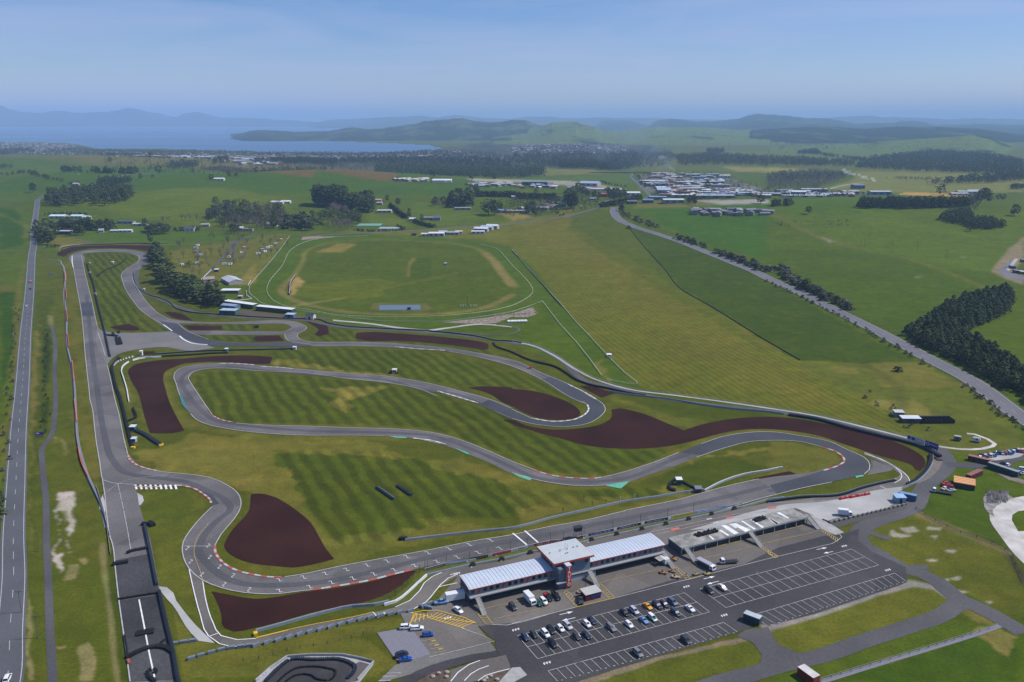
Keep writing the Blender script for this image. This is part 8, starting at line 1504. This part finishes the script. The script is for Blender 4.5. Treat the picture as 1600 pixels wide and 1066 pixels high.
HS = [('A355,728',34,16,5,'white roofed glasshouse left of another behind the roadside trees',(.4,.45,.45),(.55,.66,.66),0,2,'glasshouse'),('A475,728',26,16,5,'second glasshouse with a pale green roof',(.4,.48,.45),(.5,.62,.58),0,2,'glasshouse'),('A535,735',12,14,5,'small pale house at the right end of the glasshouses',(.5,.52,.5),(.45,.5,.5),0,2,'house'),
 ('A390,825',34,14,5,'long low farm shed with a grey roof beside the highway clump',(.06,.06,.06),(.45,.46,.50),0,0,'farm_shed'),('A632,815',9,8,4,'grey gabled cottage on the green below the farm belt',(.4,.4,.42),(.3,.3,.32),20,2.5,'house'),('A780,812',26,7,3.4,'long white shed on the green below the farm yard',(.5,.52,.52),Wt,5,1,'farm_shed'),('A780,758',34,12,4,'dark blue roofed shed at the back of the farm yard',(.3,.3,.3),(.06,.10,.15),0,0,'farm_shed'),('A870,770',30,10,3,'pale low roof at the right of the farm yard',(.4,.35,.3),(.5,.48,.46),0,1,'farm_shed'),('A710,812',14,6,3,'small white roof left of the long white shed',(.5,.5,.5),Wt,0,1,'farm_shed'),
 ('A1170,805',26,14,4,'dark roofed gabled house with white gable ends',(.55,.55,.55),(.08,.08,.09),0,3.5,'house'),('A1280,778',16,10,4,'small pinkish farmhouse right of the gabled house',(.45,.4,.38),(.3,.26,.26),10,2,'house'),('A1455,775',12,10,4,'small brown house at the end of the lane',(.25,.15,.12),(.15,.08,.07),0,2,'house'),('A1492,800',14,10,4,'white roofed cottage beside the lane',(.4,.4,.4),(.5,.5,.52),0,2,'house'),('A1545,805',20,8,4,'grey flat roofed house at the bend of the lane',(.25,.25,.25),(.25,.25,.26),0,0,'house'),
 ('A225,330' if 0 else 'A470,517',16,8,4,'tiny white roofed shed beside the highway bend',(.5,.5,.5),Wt,0,1,'farm_shed'),('A1365,490',30,12,5,'white roofed farm sheds alone on the far pasture',(.5,.5,.5),Wt,0,2,'farm_shed'),
 ('B95,775',22,12,4,'grey gabled bungalow left of the dark tree clump',(.45,.44,.42),(.17,.17,.17),0,3,'house'),('B130,635',30,12,4,'row of white roofed houses on the green rise',(.5,.48,.45),(.6,.6,.6),0,2,'house'),('B185,632',22,12,4,'white roofed house at the right of the row on the rise',(.5,.48,.45),(.62,.62,.6),0,2,'house'),('B762,625',16,12,5,'pink roofed house among dark trees',(.3,.2,.2),(.42,.25,.24),0,2,'house'),('B770,640',14,10,4,'grey roofed annex below the pink roofed house',(.3,.3,.3),(.3,.3,.32),0,2,'house'),('B800,690',34,14,4.5,'large white roofed villa on the lawn above the hedge',(.4,.36,.33),(.55,.54,.55),0,1,'house'),
 ('B975,742',14,9,4,'pale roofed cottage between the two hedges',(.35,.33,.32),(.55,.52,.52),0,2,'house'),('B1070,735',24,10,4,'brown grey house right of the small conifer',(.25,.22,.2),(.2,.18,.17),0,2,'house'),('B1128,738',16,10,5,'dark gabled house at the end of the drive',(.25,.27,.3),(.12,.13,.16),0,3,'house'),('B1290,672',40,12,4,'long grey roofed farm under the tall dark group',(.25,.25,.25),(.25,.28,.32),0,1,'house'),('B1545,692',36,14,5,'blue roofed house by the long country lane',(.3,.3,.3),(.16,.2,.3),0,2,'house'),('B1590,692',20,12,4,'tan house right of the blue roofed one',(.35,.25,.2),(.3,.2,.16),0,2,'house'),
 ('B1075,838',28,10,4,'low pale shed at the left end of the stable row',(.4,.38,.35),(.62,.6,.58),0,1,'stable'),('B1125,838',30,12,5,'large white roofed stable in the stable row',(.42,.4,.38),(.66,.66,.66),0,1.5,'stable'),('B1165,830',16,10,5,'grey gabled stable beside the large white roofed one',(.2,.25,.3),(.35,.4,.48),0,2,'stable'),('B1225,828',26,9,4,'greenish roofed stable in the middle of the row',(.3,.33,.3),(.32,.42,.38),0,1,'stable'),('B1265,822',14,8,4,'small pale stable right of the greenish roof',(.4,.4,.36),(.52,.5,.46),0,1,'stable'),
 ('B1385,822',26,10,4,'pale block of stables at the front of the right hand group',(.5,.5,.5),(.55,.55,.55),0,1,'stable'),('B1400,808',28,12,5,'white curved roof stable in the right hand group',(.3,.3,.32),(.6,.62,.66),-15,2,'stable'),('B1435,798',24,12,5,'blue grey roofed stable behind the white curved one',(.3,.35,.4),(.35,.45,.55),-15,2,'stable'),('B1470,790',24,12,5,'pale roofed stable at the back of the right hand group',(.4,.4,.42),(.62,.62,.64),-15,2,'stable'),('B985,832',9,6,3,'small dark hut left of the stable row',(.05,.05,.05),(.06,.05,.05),0,1,'hut'),
 ('B635,760' if 0 else 'B700,772',50,30,.3,'green surfaced tennis court with pale lines',(.12,.3,.24),(.16,.34,.27),0,0,'tennis_court'),('B830,790',44,22,.3,'second pale tennis court inside the hedge',(.2,.33,.3),(.3,.38,.38),0,0,'tennis_court'),('B1140,502',40,20,6,'white domed tents on the far pasture',(.6,.58,.55),(.66,.66,.66),0,3,'tent'),('B1195,502',26,16,6,'smaller white tent right of the domed tents',(.6,.58,.55),(.66,.66,.66),0,3,'tent'),
 ('C140,520',80,30,9,'long dark green shed with low cladding in the far industrial yard',(.05,.09,.10),(.12,.2,.25),0,0,'warehouse'),('C235,520',24,20,7,'grey end block right of the dark green shed',(.2,.22,.24),(.2,.22,.24),0,0,'warehouse'),('C475,525',60,40,8,'large grey curved roof warehouse behind the village conifers',(.3,.3,.3),(.30,.38,.5),-20,4,'warehouse'),('C570,552',90,20,4,'long low pinkish white roof across the yard',(.4,.4,.4),(.6,.56,.56),0,0,'warehouse'),('C755,585',40,20,7,'white gabled shed beside the industrial road',(.6,.6,.6),(.66,.66,.66),0,2,'warehouse'),('C660,560',50,20,6,'white roof behind the dark trees above the broad hedge',(.45,.45,.45),(.62,.62,.64),0,0,'warehouse'),('C570,590',20,14,6,'red roofed shed by the broad hedge',(.25,.08,.08),(.35,.1,.1),0,2,'farm_shed'),('C500,612',22,12,4,'grey roof behind the village road',(.3,.3,.3),(.3,.33,.38),0,1,'house'),
 ('C30,690',26,12,4,'grey roof left of the bare trees by the country road',(.3,.27,.25),(.33,.33,.38),0,1,'house'),('C20,600',20,12,4,'pale house above the long hedge',(.4,.38,.36),(.4,.38,.38),0,2,'house'),('C300,650',24,10,3,'low village house with a grey roof',(.3,.28,.25),(.25,.22,.22),0,1,'house'),
 ('C620,640' if 0 else 'C850,630',26,16,6,'dark blue gabled shed at the end of the industrial road',(.08,.1,.13),(.15,.2,.3),0,2,'warehouse'),('C750,635',24,14,5,'dark roofed building in the crook of the highway',(.1,.1,.12),(.12,.13,.17),0,2,'house'),('C910,610',44,18,6,'blue roofed shed right of the industrial road',(.15,.18,.22),(.22,.3,.42),0,1,'warehouse'),('C1010,632',50,26,7,'green white roofed warehouse in the front row of sheds',(.25,.28,.28),(.5,.58,.56),0,1.5,'warehouse'),('C1070,600',60,22,7,'white roofed warehouse behind the greenish one',(.3,.3,.3),(.62,.62,.62),0,1,'warehouse'),('C950,575',40,30,10,'rounded grey roof hall in the industrial estate',(.25,.3,.35),(.35,.42,.52),0,5,'warehouse'),
 ('C1270,605',100,20,7,'very long pale roofed shed in the front row',(.2,.2,.2),(.52,.52,.54),0,0,'warehouse'),('C880,505',90,24,7,'long white roofed factory at the upper left of the estate',(.25,.28,.3),(.66,.68,.7),0,1,'warehouse'),('C900,525',70,24,8,'greenish grey factory below the long white roof',(.2,.24,.26),(.3,.38,.42),0,1,'warehouse'),('C1085,512',60,20,7,'white roofed shed in the middle of the estate',(.3,.3,.3),(.62,.6,.58),0,1,'warehouse'),('C1215,510',70,20,7,'pale blue roofed shed at the right of the estate',(.15,.2,.25),(.5,.58,.66),0,1,'warehouse'),('C940,455',90,20,7,'long tan shed at the back of the estate',(.35,.25,.2),(.45,.35,.3),0,1,'warehouse'),('C1130,465',60,20,8,'pale green roofed shed at the back of the estate',(.35,.38,.36),(.45,.5,.48),0,1,'warehouse'),('C1260,465',50,24,9,'tall grey block at the back of the estate',(.3,.32,.34),(.38,.4,.42),0,0,'warehouse'),('C1330,475',44,24,8,'white block at the right end of the back row',(.5,.5,.5),(.55,.56,.56),0,0,'warehouse'),('C1100,555' ,60,24,7,'tan roofed yard building in the estate',(.35,.28,.22),(.5,.46,.42),0,1,'warehouse'),('C1225,580',60,20,7,'teal fronted shed in the middle right of the estate',(.12,.25,.28),(.45,.5,.52),0,1,'warehouse'),('C1480,590',60,24,8,'green walled warehouse at the right end of the front row',(.1,.25,.22),(.4,.5,.5),0,1,'warehouse'),('C1450,570',50,20,7,'white roofed warehouse behind the green walled one',(.3,.3,.3),(.62,.62,.64),0,1,'warehouse'),
 ('D185,582',50,20,8,'white roofed hall left of the long pale shed',(.4,.4,.4),(.66,.66,.68),0,2,'warehouse'),('D290,560',80,20,7,'long blue roofed shed behind the white halls',(.3,.2,.2),(.4,.46,.56),0,1,'warehouse'),('D230,600',110,14,5,'very long low white shed in front',(.5,.5,.5),(.66,.66,.66),0,0,'warehouse'),('D420,590',60,20,6,'grey blue shed in the right hand estate',(.25,.28,.32),(.35,.42,.52),0,1,'warehouse'),('D520,575',50,20,7,'greenish white shed near the dark belt',(.3,.35,.33),(.5,.55,.53),0,1,'warehouse'),('D705,580',60,22,8,'blue and white shed above the dark belt',(.15,.25,.4),(.55,.58,.62),0,1,'warehouse'),('D570,540',36,24,9,'dark grey hall alone on the pale plain',(.1,.13,.17),(.15,.2,.27),0,2,'warehouse'),
 ('D1200,582',50,16,5,'pale low shed left of others beyond the log yard',(.4,.4,.42),(.55,.56,.6),0,1,'warehouse'),('D1250,572',60,18,6,'grey white shed in the group beyond the log yard',(.4,.42,.42),(.55,.6,.6),0,1,'warehouse'),('D1300,565',50,18,6,'greenish shed at the back of the group beyond the log yard',(.3,.38,.36),(.45,.52,.5),0,1,'warehouse')]
for p, w_, d_, h_, lb, wc, rc, dg, pt, nm in HS:
    bl(p, w_*.8, d_, h_, lb, wc, rc, dg, pt, nm, {'glasshouse':'glasshouse','house':'house','farm_shed':'shed','stable':'stable','hut':'hut','tennis_court':'tennis court','tent':'tent','warehouse':'warehouse'}[nm], windows=0 if nm in ('tennis_court','tent') else 3)
# sheds and houses of the town: nearest as things, the rest one mass
def smallhouse(rg):
    w_, d_, h_ = rg.uniform(9,16), rg.uniform(8,12), rg.uniform(2.6,5); mb = MB(); mb.prismx([(0,0),(d_,0),(d_,h_),(d_/2,h_+1.8),(0,h_)], -w_/2, w_/2); return mb
def town(label, name, p, n, roofs, big=False, things=0, lab2='', grp='', cat='house'):
    pts = scatter(p, n, None, 0, 0, '', '', True, 12 if not big else 26, ret=True); pts.sort(key=lambda q: q[1]); rg = random.Random(len(pts)); byc = {}
    pr_ = []
    for i in range(8):
        w_, d_, h_ = (rg.uniform(10,20), rg.uniform(9,13), rg.uniform(3,6)) if not big else (rg.uniform(20,50), rg.uniform(12,22), rg.uniform(4,7)); k = rg.uniform(1.2,2.4); c = roofs[i % len(roofs)]
        mb = MB().box(-w_/2,w_/2,0,d_,0,h_); me_ = mb.mesh('wall', mat('twall', (.20,.19,.17), .8)); me_.materials.append(mat('tr_%.2f%.2f%.2f' % c, c, .5)); r_ = MB().prismx([(-.4,h_+.01),(d_/2,h_+k),(d_+.4,h_+.01)], -w_/2-.4, w_/2+.4)
        n0 = len(mb.v); mb.v += r_.v; nf = len(mb.f); mb.f += [tuple(n0+q for q in f) for f in r_.f]; me_ = mb.mesh('house_shell', mat('twall', (.20,.19,.17))); me_.materials.append(mat('tr_%.2f%.2f%.2f' % c, c)); me_.polygons.foreach_set('material_index', [0]*nf+[1]*(len(mb.f)-nf)); pr_.append((mb, nf, c, me_))
    for i, (x, y) in enumerate(pts[:things]): o = meshobj(name, pr_[i % 8][3], (x,y,float(hgt(x,y))), rg.choice([0,.3,-.4,1.5,1.2])); tag(o, lab2, cat, grp)
    rest = pts[things:]; V_ = []; F_ = []; MI = []; mats = [mat('twall', (.20,.19,.17))]+[mat('tr_%.2f%.2f%.2f' % c, c) for c in roofs]
    for i, (x, y) in enumerate(rest):
        mb, nf, c, _ = pr_[i % 8]; a = rg.choice([0,.3,-.4,1.5,1.2]); ca, sa = math.cos(a), math.sin(a); z = float(hgt(x,y)); n0 = len(V_)
        V_ += [(x+vx*ca-vy*sa, y+vx*sa+vy*ca, z+vz) for vx, vy, vz in mb.v]; F_ += [tuple(n0+q for q in f) for f in mb.f]; MI += [0]*nf+[1+roofs.index(c)]*(len(mb.f)-nf)
    if rest: me = bpy.data.meshes.new(name+'s'); me.from_pydata(V_, [], F_); [me.materials.append(m) for m in mats]; me.polygons.foreach_set('material_index', MI); o = bpy.data.objects.new(name+'s', me); col.objects.link(o); tag(o, label, None, None, 'stuff')
RF = [(.22,.21,.21),(.15,.15,.16),(.09,.09,.1),(.34,.34,.34),(.18,.10,.08),(.12,.12,.13),(.44,.44,.45),(.14,.12,.12)]
RB = [(.5,.5,.52),(.3,.33,.36),(.36,.4,.44),(.4,.38,.34),(.2,.26,.34),(.3,.14,.12),(.6,.6,.6),(.25,.24,.22)]
town('houses of the lakeside suburb on the left', 'house', 'A0,252 450,264 470,285 560,305 800,310 640,330 300,330 0,310', 520, RF); town('houses of the town along the lake', 'house', 'A560,312 1597,318 B0,318 600,324 1000,308 1150,296 1250,302 1400,325 1597,335 1597,372 1250,345 800,352 300,365 0,362 A1597,345 1000,330', 1500, RF)
town('houses of the far suburb under the green hills', 'house', 'C0,275 300,262 600,262 720,285 720,318 300,322 0,330', 1100, RF); 
town('', 'warehouse', 'A650,345 900,335 1597,345 1597,392 1480,398 1300,360 1000,355', 80, RB, True, 80, 'pale roofed shed in the industrial strip below the lakeside suburb', 'sheds of the lakeside industrial strip', 'warehouse'); town('', 'warehouse', 'B0,368 140,378 140,392 0,400', 12, RB, True, 12, 'pale roofed shed at the right end of the lakeside industrial strip', 'sheds at the right end of the strip', 'warehouse')
town('', 'warehouse', 'C830,452 1300,452 1390,485 1330,540 1500,562 1597,575 D100,560 560,575 560,600 0,600 C1597,610 1150,600 930,598 870,540', 90, RB, True, 90, 'shed packed into the industrial estate beyond the right highway', 'sheds of the industrial estate', 'warehouse')
town('', 'house', 'B870,482 1060,486 1050,498 890,495', 22, [(.5,.47,.42)]*8, False, 22, 'pale new house on the building plot among far pastures', 'new houses on the building plot'); town('', 'house', 'B1310,515 1500,508 1597,520 1500,530 1330,528', 26, RB, False, 26, 'pale building on the bare plot left of the far industrial yard', 'buildings on the bare plot'); town('', 'house', 'C0,510 350,535 520,545 480,560 300,545 0,530', 24, RB, False, 24, 'small building in the yard of the dark green shed', 'small buildings round the dark green shed')
town('', 'house', 'B960,345 1250,315 1330,345 1380,370 1150,352', 40, RB, True, 40, 'large pale building in the town centre right of the lake', 'large buildings of the town centre', 'building'); town('', 'house', 'C50,660 320,620 330,650 200,690 60,700', 16, RF, False, 16, 'village house among gardens beside the country road', 'village houses beside the country road')
town('', 'house', 'C1130,676 1597,684 D0,692 0,706 C1300,708 1120,700', 30, [(.18,.18,.2),(.28,.27,.28),(.12,.12,.15)]*2+[(.34,.34,.34),(.18,.17,.18)], False, 30, 'low roof in the new subdivision across the right pasture', 'roofs of the new subdivision')
# subdivision works at the right edge
sheet('track_base', ['I1440,255 1597,95 1597,130 1500,260 1597,290 1597,320 1480,290'], asphalt('new_road', (.13,.125,.14), .2), 1, smooth=False); ribbon('path', ['I1490,248 1597,110','I1500,252 1597,125'], 1.6, M_WHITED, 3, smooth=False)
for i, p in enumerate(['I1520,240','I1545,268','I1580,275','I1590,200','D1597,700']): shed(p, 'I%g,%g' % (PP(p)[0][0]*3.9925-1200*3.9925+26, (PP(p)[0][1]-360)*3.9925), 7, 3, ['dark roofed new building inside the corner of the earthworks','long dark building along the lower earthworks road','pale roofed building at the picture edge by the earthworks','small building above the others at the earthworks','x'][i], (.1,.1,.12), (.2,.2,.24) if i != 2 else (.5,.5,.55), 'house', 'house') if i < 4 else None
# sheep-pale specks of cattle on the pasture
for i in range(26):
    q = G(*PP('D%g,%g' % (rng.uniform(20,520), rng.uniform(735,770)))[0]); o = loft([(-1,.6,1.1,.25,.2),(-.6,.45,1.35,.36,.3),(.5,.45,1.35,.36,.3),(.9,.7,1.35,.22,.18),(1.0,.95,1.45,.16,.14),(1.5,.9,1.2,.12,.1)])
    for x in (-.75,.55):
        for y in (-.22,.22): o.tube((x,y,.65),(x,y,0),.1,.07,5)
    o = o.build('cow', mat('cow_hide', (.03,.025,.022), .9)); o.location = q; o.rotation_euler = (0,0,rng.uniform(0,6.28)); tag(o, 'dark cow grazing in the far line across the right pasture', 'cow', 'cows grazing on the right pasture')
# smoke and steam
def smoke(label, p, parts, dens, c, name='smoke'):
    g_ = GG(p)[0]; mb = MB(); 
    for dx, dy, dz, r in parts:
        n = 10; n0 = len(mb.v)
        for k in range(7):
            a_ = math.pi*k/6-math.pi/2; mb.v += [(g_.x+dx+r*1.5*math.cos(a_)*math.cos(2*math.pi*j/n), g_.y+dy+r*math.cos(a_)*math.sin(2*math.pi*j/n), g_.z+dz+r*math.sin(a_)) for j in range(n)]
        for k in range(6): mb.f += [(n0+k*n+j,n0+k*n+(j+1)%n,n0+(k+1)*n+(j+1)%n,n0+(k+1)*n+j) for j in range(n)]
    m = bpy.data.materials.new(name+'_air'); m.use_nodes = True; t = m.node_tree; t.nodes.clear(); o_ = N(t, 'ShaderNodeOutputMaterial'); v = N(t, 'ShaderNodeVolumePrincipled'); v.inputs['Color'].default_value = (*c,1); v.inputs['Density'].default_value = dens; t.links.new(v.outputs[0], o_.inputs['Volume'])
    tag(mb.build(name, m), label, None, None, 'stuff')
smoke('thin white smoke from a chimney in the industrial estate', 'C1012,440', [(-i*4+rng.uniform(-3,3),rng.uniform(-4,4),6+i*3.4+rng.uniform(-3,3),3+i*.6) for i in range(13)], .016, (.95,.97,1)); smoke('blue smoke haze drifting over the industrial estate', 'C930,440', [(0,0,30,40),(-60,0,60,50),(-130,0,40,45),(-90,0,110,45),(-190,0,70,40),(-30,0,150,35)], .0012, (.7,.85,1)); smoke('white steam cloud over the pale plain', 'D640,500', [(20-i*5.5+rng.uniform(-5,5),rng.uniform(-6,6),4+i*1.6+rng.uniform(-3,3),3+2.5*rng.random()) for i in range(20)], .05, (1,1,1), 'steam')
for p, lb in (('A1283,238','tiny white boat with a wake on the lake left of the headland'),):
    x, y = W(*PP(p)[0], LAKE_Z); o = loft([(-9,0,2,2.2,2.0),(0,0,3.5,3,2.6),(7,0,3,2.2,1.8),(12,.8,2.8,.3,.3)]).build('boat', M_WHITE); o.location = (x,y,LAKE_Z); tag(o, lb, 'boat')
for k_, o in PROTO.items():
    if not USED.get(k_): bpy.data.objects.remove(o)
# ------------------------------------------------------------------ the air
hz = MB().box(-60000, 60000, -3000, 70000, -16, 640).build('haze', None)
hmz = bpy.data.materials.new('haze_air'); hmz.use_nodes = True; t = hmz.node_tree; t.nodes.clear(); o_ = N(t, 'ShaderNodeOutputMaterial')
pv = N(t, 'ShaderNodeVolumePrincipled'); pv.inputs['Color'].default_value = (.45,.68,1.0,1); pv.inputs['Density'].default_value = 6.6e-5; pv.inputs['Anisotropy'].default_value = .0
t.links.new(pv.outputs[0], o_.inputs['Volume']); hz.data.materials.append(hmz); tag(hz, kind='stuff')
